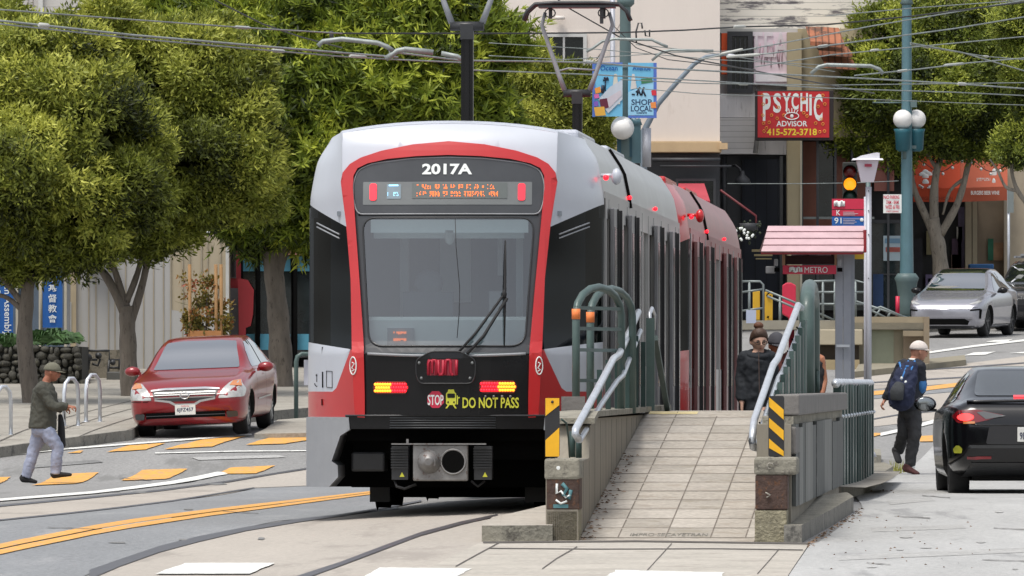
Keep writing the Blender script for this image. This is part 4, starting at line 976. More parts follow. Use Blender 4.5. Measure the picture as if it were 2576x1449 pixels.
M['concw'] = mat('pale_concrete', (.42, .38, .33), .85, var=.12, vs=1, stretch=(3, 1, .4), dark=(.33, .3, .26), dthr=.62)
M['charc'] = mat('charcoal_paint', (.035, .037, .042), .6, var=.2, vs=1)
M['navy'] = lapmat('navy_boards', (.012, .016, .026), .28, 'x', groove=.4)
M['winframe'] = mat('white_frame', (.55, .55, .53), .6, var=.06)
M['windark'] = mat('window_dark', (.012, .016, .016), .12, var=.4, vs=2)
M['peel'] = lapmat('peeling_clapboard', (.85, .81, .73), .17, 'z', dark=(.16, .15, .16), dthr=.555, vs=.7, stretch=(.35, 1, 1.8), groove=.6, w=.1)
M['clap'] = lapmat('white_clapboard', (.7, .69, .69), .14, 'z', groove=.6, w=.1)
M['whitebd'] = mat('white_boards', (.66, .65, .66), .7, var=.1, vs=1.5, stretch=(3, 1, .3), dark=(.38, .37, .38), dthr=.62)
M['orangep'] = mat('orange_paint', (.75, .1, .02), .6, var=.06)
M['tile'] = lapmat('clay_tiles', (.33, .12, .06), .16, 'x', groove=.45, var=.3, dark=(.12, .06, .04), dthr=.55, w=.25)
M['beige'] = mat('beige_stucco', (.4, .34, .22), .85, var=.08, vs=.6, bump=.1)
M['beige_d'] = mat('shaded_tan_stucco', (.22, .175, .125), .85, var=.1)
M['brownred'] = mat('terracotta_panel', (.2, .075, .05), .7, var=.2, vs=1)
M['dkred'] = mat('dark_red_paint', (.12, .015, .02), .6, var=.12)
M['redp'] = mat('red_paint', (.25, .012, .018), .5, var=.12)
M['awn_o'] = mat('orange_canvas', (.5, .06, .018), .8, var=.06, vs=1)
M['awn_o2'] = mat('faded_orange_canvas', (.4, .09, .045), .8, var=.06, vs=1)
M['cyan'] = mat('cyan_poster', (.08, .3, .42), .6, var=.1, vs=3)
M['blueb'] = mat('blue_banner', (.01, .1, .36), .7, var=.1, vs=2)
M['stone'] = mat('lava_stone', (.05, .048, .04), .9, var=.5, vs=5, bump=1, bs=14, dark=(.09, .085, .06), dthr=.58)
M['shopglass'] = mat('shop_glass', (.02, .028, .03), .06, var=.5, vs=1.5, spec=.8)
M['wood'] = mat('stake_wood', (.3, .17, .07), .8, var=.2)
def PB(b, u0, u1, v0, v1, D, th=.1, front=0., mi=0):
    a = P(u0, v1, D); c = P(u1, v0, D); return b.box(a.x, c.x, D - front, D - front + th, a.z, c.z, mi)
def pbox(name, m, par, u0, u1, v0, v1, D, th=.1, front=0., bevel=0):
    return PB(MB(), u0, u1, v0, v1, D, th, front).build(name, m, par, world=True, bevel=bevel)
def pth(name, label, cat, u, v, D, group=None): return thing(name, label, cat, P(u, v, D), 0, group)
def framewin(par, u0, u1, v0, v1, D, mf, mg, fw=5, nx_=1, nz_=1, name='window', front=.06):
    """window frame bars with a recessed pane as a sub-part"""
    b = MB(); PB(b, u0, u1, v0, v0 + fw, D, .12, front); PB(b, u0, u1, v1 - fw, v1, D, .12, front); PB(b, u0, u0 + fw, v0 + fw, v1 - fw, D, .12, front); PB(b, u1 - fw, u1, v0 + fw, v1 - fw, D, .12, front)
    for k in range(1, nx_): u = u0 + (u1 - u0) * k / nx_; PB(b, u - fw * .3, u + fw * .3, v0 + fw, v1 - fw, D, .08, front * .8)
    for k in range(1, nz_): v = v0 + (v1 - v0) * k / nz_; PB(b, u0 + fw, u1 - fw, v - fw * .3, v + fw * .3, D, .08, front * .7)
    w = b.build(name, mf, par, world=True)
    pbox('pane', mg, w, u0 + fw, u1 - fw, v0 + fw, v1 - fw, D, .02, front * .4 + .0)
    return w
# cream building
D = 262; T = pth('cream_building', 'tall plain cream stucco building with tan band above a dark ground floor', 'building', 1520, 960, D)
def gz(v): return v
b = MB(); PB(b, 1225, 1811, -260, 355, D, 14); b.build('wall', M['cream'], T, world=True)
b = MB(); PB(b, 1225, 1811, 385, 1010, D, 14, -.2); b.build('ground_floor', M['charc'], T, world=True)
pbox('cornice', M['tan'], T, 1225, 1815, 356, 384, D, 1, .18, .02); pbox('cornice_end', M['tan'], T, 1809, 1830, 360, 376, D, .5, .3)
framewin(T, 1361, 1476, 84, 236, D, M['winframe'], M['windark'], 9, 2, 2)
b = MB(); b.tube([P(1640, 402, D - .4), P(1812, 402, D - .4)], .05, 8); b.tube([P(1660, 418, D - .4), P(1840, 418, D - .4)], .03, 6); b.build('pipe', M['charc'], T, world=True)
framewin(T, 1700, 1800, 450, 900, D, M['charc'], M['windark'], 6, 2, 1, 'shop_window', front=.3)
T = pth('awning', 'faded red shop awning just above the coupled cars of the tram', 'awning', 1750, 505, 260)
b = MB(); a, c = P(1700, 500, 259.6), P(1786, 505, 259.6); z1 = P(0, 458, 260).z
b.add([a, c, (c.x - .1, 261.7, z1), (a.x + .1, 261.7, z1), (a.x, 259.6, a.z - .15), (c.x, 259.6, c.z - .15)], [(0, 1, 2, 3), (4, 5, 1, 0)]); b.build('canopy', mat('pink_red_canvas', (.4, .05, .07), .8, var=.1), T, world=True)
b = MB(); b.tube([P(1812, 478, 259), P(1902, 543, 259), P(1902, 566, 259)], .03, 6); b.build('frame_bar', M['dkred'], T, world=True)
# flower baskets
T = pth('flower_basket', 'dark hanging basket of white flowers in front of the dark doorway', 'plant', 1880, 590, 258)
rf = random.Random(4); b = MB(); b.lathe(P(1885, 572, 258), [(.05, -.12), (.2, -.05), (.24, .1)], 12); b.build('pot', M['charc'], T, world=True)
b = MB()
for k in range(60):
    q = P(1885 + rf.gauss(0, 14), 568 + rf.gauss(0, 12) + rf.random() * 20, 258 + rf.uniform(-.2, .2)); b.ball(q, .035, seg=5, rings=4)
b.build('foliage', mat('dark_leaf', (.03, .04, .02), .8, var=.4, vs=8), T, world=True)
b = MB()
for k in range(14): b.ball(P(1878 + rf.gauss(0, 12), 570 + rf.random() * 34, 257.8), .035, seg=6, rings=4)
b.build('flowers', M['sign_w'], T, world=True)
CBT = [x for x in COL.objects if x.get('category') == 'building' and 'cream' in x['label']][0]
for L in ([(1318, 60), (1330, 130), (1350, 150)], [(1500, 150), (1540, 95), (1560, 60)]):
    b = MB(); b.tube([P(u, v, 261.9) for u, v in L], .015, 5); b.build('cable', mat('cable_grey', (.3, .26, .24), .7), CBT, world=True)
b = MB(); b.lathe(P(1408, 45, 261.8), [(.12, -.04), (.14, 0), (.1, .05)], 12); b.build('vent', mat('vent_white', (.6, .56, .52), .6), CBT, world=True)
# low concrete annex left of the cream wall
D = 256; T = pth('concrete_annex', 'pale streaked concrete parapet rising behind the large tree', 'building', 1280, 960, D)
pbox('wall', M['concw'], T, 1180, 1320, 46, 1000, D, 5.5); pbox('coping', mat('grey_coping', (.25, .25, .25), .8), T, 1176, 1322, 34, 46, D, 5.6, .08)
# clapboard building
D = 268; T = pth('clapboard_building', 'white clapboard building with badly peeling paint above a dark entrance', 'building', 1900, 800, D)
pbox('upper_wall', M['peel'], T, 1811, 2330, -260, 74, D, 14); pbox('wall', M['whitebd'], T, 1811, 2020, 76, 388, D, 12, -.4)
pbox('cornice', mat('grey_cornice', (.42, .42, .4), .8, var=.1), T, 1811, 2045, 72, 84, D, .8, .15)
pbox('lower_siding', M['clap'], T, 1811, 1908, 297, 388, D, .6, .25); pbox('board_panel', M['whitebd'], T, 1811, 1905, 236, 296, D, .6, .2)
pbox('orange_trim', M['orangep'], T, 1815, 1829, 84, 187, D, .5, .16)
w = framewin(T, 1829, 1893, 80, 236, D, M['charc'], M['windark'], 12, 1, 1, front=.3)
for k in range(3): pbox('bar', M['charc'], w, 1848 + k * 12, 1851 + k * 12, 96, 224, D, .03, .28)
bb = pbox('poster_board', mat('pale_pink_poster', (.75, .62, .69), .7, var=.06), T, 1896, 2008, 82, 214, D, .2, .2)
pbox('poster_edge', mat('poster_white', (.8, .78, .82), .6), bb, 1900, 2002, 185, 206, D, .03, .23)
text('faded_lettering', 'TEA', P(1935, 112, D - .23), mat('faded_letter', (.68, .62, .66), .7), bb, w=.95, h=.62, world=True)
b = MB()
rr = random.Random(9)
for k in range(9): b.tube([P(1912 + k * 7, 100 + rr.random() * 20, D - .215), P(1912 + k * 7 + rr.uniform(-4, 4), 140 + rr.random() * 40, D - .215)], .012, 4)
b.build('faded_lettering', mat('faded_pink_line', (.55, .36, .42), .7), bb, world=True)
b = MB(); b.tube([P(1905, 236, D - .5), P(1905, 340, D - .5), P(1900, 385, D - .5)], .06, 8); b.build('downpipe', mat('pipe_grey', (.3, .3, .3), .6), T, world=True)
pbox('entrance_wall', M['charc'], T, 1811, 1985, 390, 830, D, 10, -.5)
b = MB(); b.tube([P(1822, 395, D), P(1822, 640, D)], .07, 8); PB(b, 1984, 1992, 350, 800, D, .3, .1); b.build('post', M['charc'], T, world=True)
pbox('double_door', M['navy'], T, 1868, 1962, 400, 800, D, .1, -.3); pbox('door_frame', mat('door_frame_grey', (.06, .065, .07), .5), T, 1962, 1970, 392, 800, D, .3, -.1)
pbox('side_panel', mat('panel_grey_dark', (.05, .055, .06), .6), T, 1984, 2000, 240, 392, D, .5, .0)
b = MB(); PB(b, 1890, 1945, 628, 634, D, .02, .52); PB(b, 1896, 1942, 640, 645, D, .02, .52); PB(b, 1900, 1940, 650, 653, D, .02, .52); b.build('gold_lettering', mat('gold_letter', (.35, .28, .14), .6), T, world=True)
T = pth('wall_lamp', 'dark shaded wall lamp hung beside the dark double door', 'lamp', 1865, 440, 266)
b = MB(); b.tube([P(1830, 418, 266.8), P(1850, 416, 266.2), P(1862, 425, 266), P(1866, 440, 266)], .03, 6); b.lathe(P(1868, 460, 266), [(.22, -.05), (.17, .1), (.06, .2), (.04, .3)], 14); b.build('shade', M['charc'], T, world=True)
# corner shop
D = 267.4; T = pth('corner_shop', 'beige shop building with clay roof tiles and tall dark shop windows', 'building', 2080, 800, D)
pbox('wall', M['beige'], T, 2008, 2210, 72, 345, D, 14); pbox('column', M['beige'], T, 1980, 2016, 82, 790, D, 1, .25)
pbox('pilaster', mat('pale_trim', (.5, .47, .38), .8), T, 2012, 2017, 345, 790, D, .3, .3)
b = MB()
for i, (u0, u1, v0, v1) in enumerate(((2026, 2110, 66, 104), (2048, 2130, 112, 128), (2062, 2140, 138, 160))):
    a, c, d_, e = P(u0 + 12, v1, D - 1.2), P(u1 + 14, v1 + 6, D - 1.2), P(u1, v0 + 4, D - .2), P(u0, v0, D - .2); b.add([a, c, d_, e, a + Vector((0, 0, -.1)), c + Vector((0, 0, -.1))], [(0, 1, 2, 3), (0, 1, 5, 4)])
b.build('roof_tiles', M['tile'], T, world=True)
pbox('shop_interior', mat('shop_dark', (.02, .02, .022), .7), T, 2016, 2290, 345, 800, D, 8, -.9)
for (u0, u1, v0, v1, mm) in ((2018, 2056, 355, 545, M['brownred']), (2060, 2100, 350, 545, M['shopglass']), (2104, 2140, 350, 545, M['brownred']), (2018, 2100, 550, 640, M['brownred']), (2104, 2180, 550, 660, M['shopglass']), (2150, 2195, 420, 545, M['brownred']), (2018, 2180, 660, 780, M['shopglass'])):
    pbox('shop_panel', mm, T, u0, u1, v0, v1, D, .05, -.6)
for u in (2018, 2057, 2102, 2144, 2186, 2235): pbox('mullion', M['charc'], T, u - 3, u + 3, 345, 790, D, .15, -.1)
pbox('transom', mat('transom_grey', (.16, .18, .18), .6), T, 2016, 2200, 545, 551, D, .15, -.12)
pbox('red_wall', mat('brick_red_wall', (.25, .09, .07), .7, var=.2), T, 2200, 2250, 396, 480, D, .3, -.2)
# restaurant with orange awnings
D = 276; T = pth('restaurant_building', 'tan restaurant building beneath the orange awnings', 'building', 2400, 800, D)
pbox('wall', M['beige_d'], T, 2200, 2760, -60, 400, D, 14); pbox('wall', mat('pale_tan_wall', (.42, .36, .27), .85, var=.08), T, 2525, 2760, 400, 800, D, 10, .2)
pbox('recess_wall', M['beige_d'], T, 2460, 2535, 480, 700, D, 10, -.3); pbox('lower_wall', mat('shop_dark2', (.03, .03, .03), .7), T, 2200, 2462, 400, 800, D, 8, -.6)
for u0, u1 in ((2428, 2444), (2446, 2458)): pbox('pilaster', mat('tan_pilaster', (.34, .29, .2), .85), T, u0, u1, 490, 700, D, .4, .1)
for (u0, u1, v0, v1, c_) in ((2196, 2212, 560, 700, (.35, .35, .3)), (2330, 2362, 690, 760, (.2, .16, .28)), (2396, 2420, 600, 720, (.1, .06, .1)), (2300, 2322, 600, 790, (.03, .03, .035)), (2412, 2428, 520, 680, (.12, .1, .16)), (2336, 2356, 700, 752, (.4, .42, .36)), (2332, 2350, 580, 640, (.3, .26, .14)), (2408, 2422, 570, 605, (.5, .5, .46)), (2395, 2412, 640, 700, (.3, .2, .15)), (2540, 2560, 480, 640, (.3, .27, .2)), (2562, 2568, 480, 700, (.06, .06, .06)), (2486, 2500, 600, 655, (.02, .14, .08)), (2500, 2530, 610, 655, (.3, .18, .1))):
    pbox('shop_panel', mat('shop_panel_m', c_, .7, var=.25, vs=3), T, u0, u1, v0, v1, D, .04, -.2 if u0 > 2480 else -.4)
def awning(label, u0, u1, v0, v1, D, m, sh=0):
    T = pth('awning', label, 'awning', (u0 + u1) / 2, v1, D, 'orange restaurant awnings')
    a, c = P(u0, v1, D - 1.2), P(u1, v1 + sh, D - 1.2); d_, e = P(u1, v0 + sh * .5, D), P(u0, v0, D); b = MB()
    a2, c2 = a + Vector((0, 0, .35)), c + Vector((0, 0, .35))
    b.add([a, c, c2, a2, d_, e], [(0, 1, 2, 3), (3, 2, 4, 5), (0, 3, 5), (1, 4, 2)]); return T, b.build('canopy', m, T, world=True, solid=.02)
T1, c1 = awning('bright orange awning with a white chef drawing, nearer the street lamp', 2298, 2415, 392, 508, 275.6, M['awn_o'])
T2, c2 = awning('faded orange awning with white lettering and a string of lamps', 2416, 2534, 396, 508, 275.6, M['awn_o2'], -4)
def aw(u, v): # point on the sloping canopy
    t = min(1, max(0, (474 - v) / (474 - 394))); return P(u, v, 274.4 + 1.2 * t - .04)
b = MB()
for (du, dv, r) in ((-8, -3, .09), (0, -8, .1), (9, -4, .09), (0, 2, .09)): b.ball(aw(2328 + du, 444 + dv), r, sc=(1, .25, 1), seg=10, rings=6)
b.ball(aw(2328, 460), .09, sc=(1, .25, 1.1), seg=10, rings=6); b.bar(aw(2312, 466), aw(2322, 472), .05); b.bar(aw(2336, 470), aw(2350, 466), .05); b.bar(aw(2332, 472), aw(2352, 473), .03); b.build('chef_drawing', M['sign_w'], c1, world=True)
text('lettering', 'KITCHEN', aw(2474, 455), M['sign_w'], c2, w=.34, h=.16, bold=.02, world=True)
text('lettering', 'BURGERS BEER WINE', aw(2478, 485) + Vector((0, -.05, 0)), M['sign_w'], c2, w=.72, h=.1, bold=.02, world=True)
text('lettering', 'BURGERS · CHICKEN', P(2352, 499, 274.32), mat('brown_letter', (.2, .03, .01), .7), c1, w=.9, h=.08, world=True)
b = MB(); b.ball(aw(2501, 440), .07, sc=(1, .3, 2.4), seg=8, rings=6); b.ball(aw(2500, 460), .05, sc=(1, .3, 2.4), seg=8, rings=6); b.build('figure_drawing', M['sign_w'], c2, world=True)
T = pth('light_string', 'string of small white lamps looped across the orange awnings', 'lights', 2420, 430, 274)
b = MB(); L = [P(2300 + k * 12, 398 + 34 * (math.sin(k * .29) ** 2), 274.1) for k in range(20)]; b.tube(L, .01, 4); b.build('wire', M['charc'], T, world=True)
for q in L[::2]: b = MB(); b.ball(q + Vector((0, 0, -.06)), .04, seg=6, rings=5); b.build('bulb', M['sign_w'], T, world=True)
# PSYCHIC sign box
D = 266; T = pth('shop_sign', 'red PSYCHIC ADVISOR sign box with white and yellow lettering', 'sign', 1993, 348, D)
s_ = FL / D
pbox('sign_box', mat('sign_box_dark', (.02, .012, .012), .5), T, 1900, 2097, 227, 353, D, .5, .0, .01)
fc = pbox('sign_face', mat('sign_face_red', (.5, .015, .02), .45, var=.06), T, 1906, 2086, 230, 346, D, .03, .04)
for ch, u, v0, v1, w_ in (('P', 1929, 234, 304, 20), ('S', 1955, 234, 284, 20), ('Y', 1979, 234, 279, 22), ('C', 2000, 234, 276, 18), ('H', 2023, 234, 280, 19), ('I', 2039, 238, 290, 6), ('C', 2058, 236, 304, 22)):
    text('lettering', ch, P(u + 0, (v0 + v1) / 2, D - .045), M['sign_w'], fc, w=w_ / s_ , h=(v1 - v0) / s_, bold=.03, world=True)
text('lettering', 'ADVISOR', P(1992, 311, D - .045), M['sign_w'], fc, w=78 / s_, h=14 / s_, bold=.02, world=True)
text('phone_number', '415-572-3718', P(1992, 332, D - .045), mat('sign_yellow2', (.8, .6, .04), .5), fc, w=126 / s_, h=17 / s_, bold=.025, world=True)
b = MB(); ec = P(1992, 292, D - .05)
b.tube([ec + Vector((.17 * math.cos(k * math.pi / 8), 0, .085 * math.sin(k * math.pi / 8))) for k in range(16)], .014, 5, closed=True); b.ball(ec, .045, sc=(1, .2, 1), seg=10, rings=6)
for k in range(5): a_ = math.radians(50 + 20 * k); b.bar(ec + Vector((.17 * math.cos(a_), 0, .1 * math.sin(a_))), ec + Vector((.24 * math.cos(a_), 0, .2 * math.sin(a_))), .022)
b.build('eye_drawing', M['sign_w'], fc, world=True)
b = MB(); rr = random.Random(2)
for (u, v) in ((1918, 240), (1920, 262), (1919, 290), (1941, 290), (1955, 298), (1921, 310), (1935, 308), (1922, 330), (1928, 322), (2070, 240), (2075, 262), (2066, 300), (2052, 310), (2070, 312), (2074, 330), (2030, 292), (2022, 284), (1972, 290), (1958, 270), (2020, 250), (2058, 268), (2062, 332)):
    b.tube([P(u, v, D - .045) + Vector((.035 * math.cos(k), 0, .035 * math.sin(k))) for k in range(6)], .01, 4, closed=True)
b.build('dots', mat('dot_orange', (.75, .3, .05), .5), fc, world=True)
b = MB(); b.tube([P(1905, 232, D + .25), P(1900, 215, 268), P(1910, 236, D + .2)], .02, 5); b.build('bracket', M['charc'], T, world=True)
# ---------------- left side
D = 198; T = pth('board_wall_building', 'pale board and batten building with beige and white paint patches behind the red car', 'building', 370, 985, D)
M['batten'] = mat('beige_boards', (.42, .36, .26), .8, var=.1, vs=.8, stretch=(1, 1, .2))
M['batten_w'] = mat('white_board_paint', (.4, .395, .385), .8, var=.1, vs=.8, stretch=(1, 1, .2), dark=(.38, .36, .32), dthr=.64)
pbox('wall', M['batten'], T, 164, 576, 250, 1010, D, 12)
rr = random.Random(8)
poly = [(192, 560), (430, 560), (432, 780), (470, 785), (520, 792), (574, 800), (574, 1005), (192, 1005)]
b = MB(); b.prism([(P(u, v, D).x, P(u, v, D).z) for u, v in poly], D - .02, D - .012); b.build('white_patch', M['batten_w'], T, world=True)
b = MB()
for u in [176, 222, 240, 272, 288, 315, 360, 385, 410, 428, 458, 475, 505, 520, 553]:
    PB(b, u, u + 3, 250, 1005, D, .04, .035)
b.build('battens', mat('batten_shade', (.33, .29, .22), .8, var=.2), T, world=True)
pbox('corner_trim', mat('corner_beige', (.4, .33, .22), .8), T, 158, 192, 400, 1000, D, .3, .1)
pbox('corner_trim', mat('corner_white', (.5, .5, .48), .8), T, 568, 576, 400, 1000, D, .2, .08)
pbox('vent_gap', M['black'], T, 262, 330, 970, 985, D, .1, .04); pbox('base_plate', mat('white_panel', (.45, .45, .43), .7), T, 166, 180, 760, 850, D, .1, .12)
b = MB(); b.add([P(200, 598, D - .5), P(290, 612, D - .5), P(285, 628, D - .1), P(205, 630, D - .1)], [(0, 1, 2, 3)]); b.build('tile_hood', M['tile'], T, world=True)
T = pth('wall_lamp', 'small white bell shaped lamp on the beige board wall', 'lamp', 518, 580, 197.6)
b = MB(); b.lathe(P(518, 586, 197.5), [(.09, -.02), (.07, .03), (.03, .09), (.02, .13)], 12); b.tube([P(518, 570, 197.5), P(518, 562, 197.7), P(518, 560, 198)], .015, 5); b.build('shade', M['sign_w'], T, world=True)
# red shop front
D = 199; T = pth('red_shop', 'shop front with dark red frames and cyan window posters behind the tree by the tram', 'building', 690, 960, D)
pbox('wall', M['dkred'], T, 576, 1000, 200, 640, D, 12, -.2); pbox('interior', mat('shop_dark3', (.012, .012, .014), .7), T, 576, 1000, 640, 1010, D, 10, -1.2)
pbox('fascia', mat('pink_beam', (.3, .13, .11), .7, var=.1), T, 606, 1000, 628, 641, D, .4, .05)
pbox('red_column', M['redp'], T, 577, 606, 520, 1000, D, .5, .05); pbox('vent_bars', mat('vent_grey', (.16, .13, .13), .6), T, 576, 594, 590, 700, D, .2, .1)
b = MB()
for k in range(5): PB(b, 577 + k * 3.6, 578.5 + k * 3.6, 592, 698, D, .05, .13)
b.build('louvre', M['black'], T, world=True)
pbox('grey_door', mat('door_grey', (.13, .13, .14), .6, var=.15), T, 576, 600, 725, 970, D, .1, .12)
b = MB(); b.prism([(P(u, v, D).x, P(u, v, D).z) for u, v in ((600, 700), (625, 705), (640, 730), (638, 790), (632, 820), (620, 825), (618, 990), (606, 990), (602, 800))], D - .5, D - .3); b.build('red_door', M['redp'], T, world=True)
for (u0, u1) in ((608, 642), (652, 732), (746, 800), (812, 900), (906, 1000)):
    w = pbox('shop_window', M['shopglass'], T, u0, u1, 642, 900, D, .05, -.2)
    pbox('poster_strip', M['cyan'], w, u0 + 2, u1 - 2, 645, 682, D, .02, -.16); pbox('poster_strip', M['cyan'], w, u0 + 2, u1 - 2, 840, 880, D, .02, -.16)
for u in (602, 645, 738, 806, 903): pbox('mullion', M['black'], T, u, u + 9, 641, 1000, D, .3, .02)
for (u0, u1, v0, v1, c_) in ((614, 640, 820, 835, (.5, .35, .15)), (616, 640, 835, 880, (.25, .35, .38)), (748, 790, 690, 720, (.35, .38, .36)), (748, 790, 760, 800, (.2, .22, .2)), (770, 790, 720, 760, (.45, .45, .45))):
    pbox('display_item', mat('display_item_m', c_, .6, var=.4, vs=6), T, u0, u1, v0, v1, D, .1, .0 - .3)
# far upper-left house
D = 225; T = pth('white_house', 'white sided house top corner with a dark window above the trees', 'house', 60, 960, D)
pbox('wall', lapmat('white_siding', (.55, .53, .5), .2, 'z', groove=.7, w=.08), T, -1100, 420, -260, 990, D, 10)
framewin(T, -60, 42, -90, 54, D, mat('wf2', (.5, .42, .38), .6), M['windark'], 5); pbox('corner_board', M['winframe'], T, 97, 108, -200, 120, D, .2, .1)
pbox('belt_course', M['winframe'], T, -120, 60, 105, 116, D, .4, .15)
for u in (70, 82): pbox('siding_joint', mat('sj', (.3, .26, .24), .8), T, u, u + 1.5, -100, 110, D, .03, .02)
# dark back wall added so gaps in the big crown stay dark
D = 235; T = pth('dark_backing', 'dark backing wall added behind the large tree crown to keep its gaps dark', 'building', 900, 960, D)
pbox('wall', mat('dark_backing_wall', (.03, .03, .022), .9, var=.3), T, 420, 1215, -260, 960, D, 8)
# stone planter wall, banners, plants
D = 186; T = pth('stone_wall', 'low planter wall of rough dark lava stones with mortar', 'wall', 80, 1040, D)
pbox('core', mat('mortar_dark', (.02, .02, .017), .9), T, -400, 206, 872, 1050, D, 3)
rr = random.Random(21); b = MB()
for r_ in range(11):
    u = -60 - rr.random() * 20
    while u < 200:
        w_ = rr.uniform(9, 34); h_ = 16; c = P(u + w_ / 2, 880 + r_ * h_ + rr.uniform(-5, 5), D - rr.uniform(0, .06))
        b.ball(c, 1, sc=(w_ / 146 / 2 * 1.08, .1, h_ / 146 / 2 * rr.uniform(.8, 1.7)), seg=7, rings=6); u += w_ + 1
b.build('stones', M['stone'], T, world=True)
pbox('wing_wall', mat('weathered_wall', (.17, .15, .115), .9, var=.2, bump=.5, dark=(.09, .08, .06), dthr=.55), T, 206, 320, 880, 975, 190, 1)
def banner(label, u0, u1, v0, v1, D):
    T = pth('vertical_banner', label, 'banner', (u0 + u1) / 2, v1, D, 'blue vertical banners above the stone wall')
    return T, pbox('cloth', M['blueb'], T, u0, u1, v0, v1, D, .01)
BT, bc = banner('blue vertical banner with white Chinese characters, under the tree', 107, 157, 640, 824, 189)
b = MB(); b.tube([P(104, 620, 189), P(104, 860, 189)], .02, 6); b.build('pole', mat('pole_cream', (.45, .4, .3), .6), BT, world=True)
for k, ch in enumerate('藩市基督教會'):
    text('character', ch, P(132, 674 + k * 25.5, 188.98), M['sign_w'], bc, w=.15, h=.14, bold=.01, world=True)
BT, bc = banner('blue vertical banner with white English lettering turned on its side, at the picture edge', -40, 33, 640, 838, 189)
text('lettering', 'Church Assembly', P(17, 755, 188.98), M['sign_w'], bc, w=1.25, h=.16, bold=.01, world=True, rot=-math.pi / 2)
text('lettering', 'in San Francisco', P(-8, 745, 188.98), M['sign_w'], bc, w=1.2, h=.13, bold=.0, world=True, rot=-math.pi / 2)
T = pth('shop_window_wall', 'blue grey window wall behind the blue banners', 'building', 60, 900, 192)
pbox('glass_wall', mat('blue_grey_glass', (.1, .13, .17), .2, var=.3, vs=1), T, -900, 160, 300, 985, 192, 3)
for u in (40, 98, 162): pbox('post', mat('pale_post', (.4, .37, .3), .7), T, u, u + 6, 560, 880, 192, .1, .08)
# gas meter pipes
T = pth('gas_meter', 'dark gas meter pipes and valves against the weathered wall', 'meter', 255, 965, 189)
b = MB()
for L in ([(208, 882), (275, 882), (275, 905), (300, 905), (300, 930)], [(212, 882), (212, 905), (245, 905)], [(275, 905), (270, 965)], [(245, 890), (252, 905), (246, 920), (232, 915)], [(275, 925), (302, 925)], [(225, 905), (222, 930)]): b.tube([P(u, v, 189) for u, v in L], .022, 6)
b.build('pipes', M['t_dark'], T, world=True)
for (u, v, r) in ((222, 900, .07), (248, 895, .06), (284, 912, .05)): b = MB(); b.ball(P(u, v, 188.9), r, seg=10, rings=6); b.build('valve', M['t_dark'], T, world=True)
pbox('meter_box', mat('meter_grey', (.09, .09, .085), .7), T, 268, 306, 935, 962, 188.8, .25, 0, .02)
# ------------------------------------------------------------ trees
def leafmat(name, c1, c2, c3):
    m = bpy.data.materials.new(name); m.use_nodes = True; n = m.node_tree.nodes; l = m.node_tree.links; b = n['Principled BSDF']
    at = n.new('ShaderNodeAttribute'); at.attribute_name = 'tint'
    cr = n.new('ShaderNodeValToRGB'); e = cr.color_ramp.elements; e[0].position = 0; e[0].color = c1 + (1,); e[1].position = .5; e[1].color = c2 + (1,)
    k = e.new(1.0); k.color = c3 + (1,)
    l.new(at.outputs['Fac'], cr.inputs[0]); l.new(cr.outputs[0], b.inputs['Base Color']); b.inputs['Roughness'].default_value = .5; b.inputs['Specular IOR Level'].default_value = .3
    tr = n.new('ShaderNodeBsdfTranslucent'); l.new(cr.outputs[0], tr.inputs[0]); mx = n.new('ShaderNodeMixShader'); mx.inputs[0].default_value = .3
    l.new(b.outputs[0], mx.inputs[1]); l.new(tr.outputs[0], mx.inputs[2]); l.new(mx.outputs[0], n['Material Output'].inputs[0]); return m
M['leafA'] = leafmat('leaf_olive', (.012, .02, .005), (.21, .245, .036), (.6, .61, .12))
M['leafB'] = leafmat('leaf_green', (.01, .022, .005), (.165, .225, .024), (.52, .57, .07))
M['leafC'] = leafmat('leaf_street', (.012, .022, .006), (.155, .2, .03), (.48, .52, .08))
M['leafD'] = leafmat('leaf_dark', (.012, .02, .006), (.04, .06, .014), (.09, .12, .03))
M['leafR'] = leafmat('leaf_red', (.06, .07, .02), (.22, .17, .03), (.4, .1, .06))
M['bark'] = mat('bark', (.13, .11, .09), .9, var=.3, vs=7, bump=1, bs=22, stretch=(1, 1, .25), dark=(.06, .05, .04), dthr=.6)
M['bark_p'] = mat('pale_bark', (.25, .22, .18), .9, var=.25, vs=7, bump=1, bs=22, stretch=(1, 1, .25), dark=(.12, .1, .08), dthr=.6)
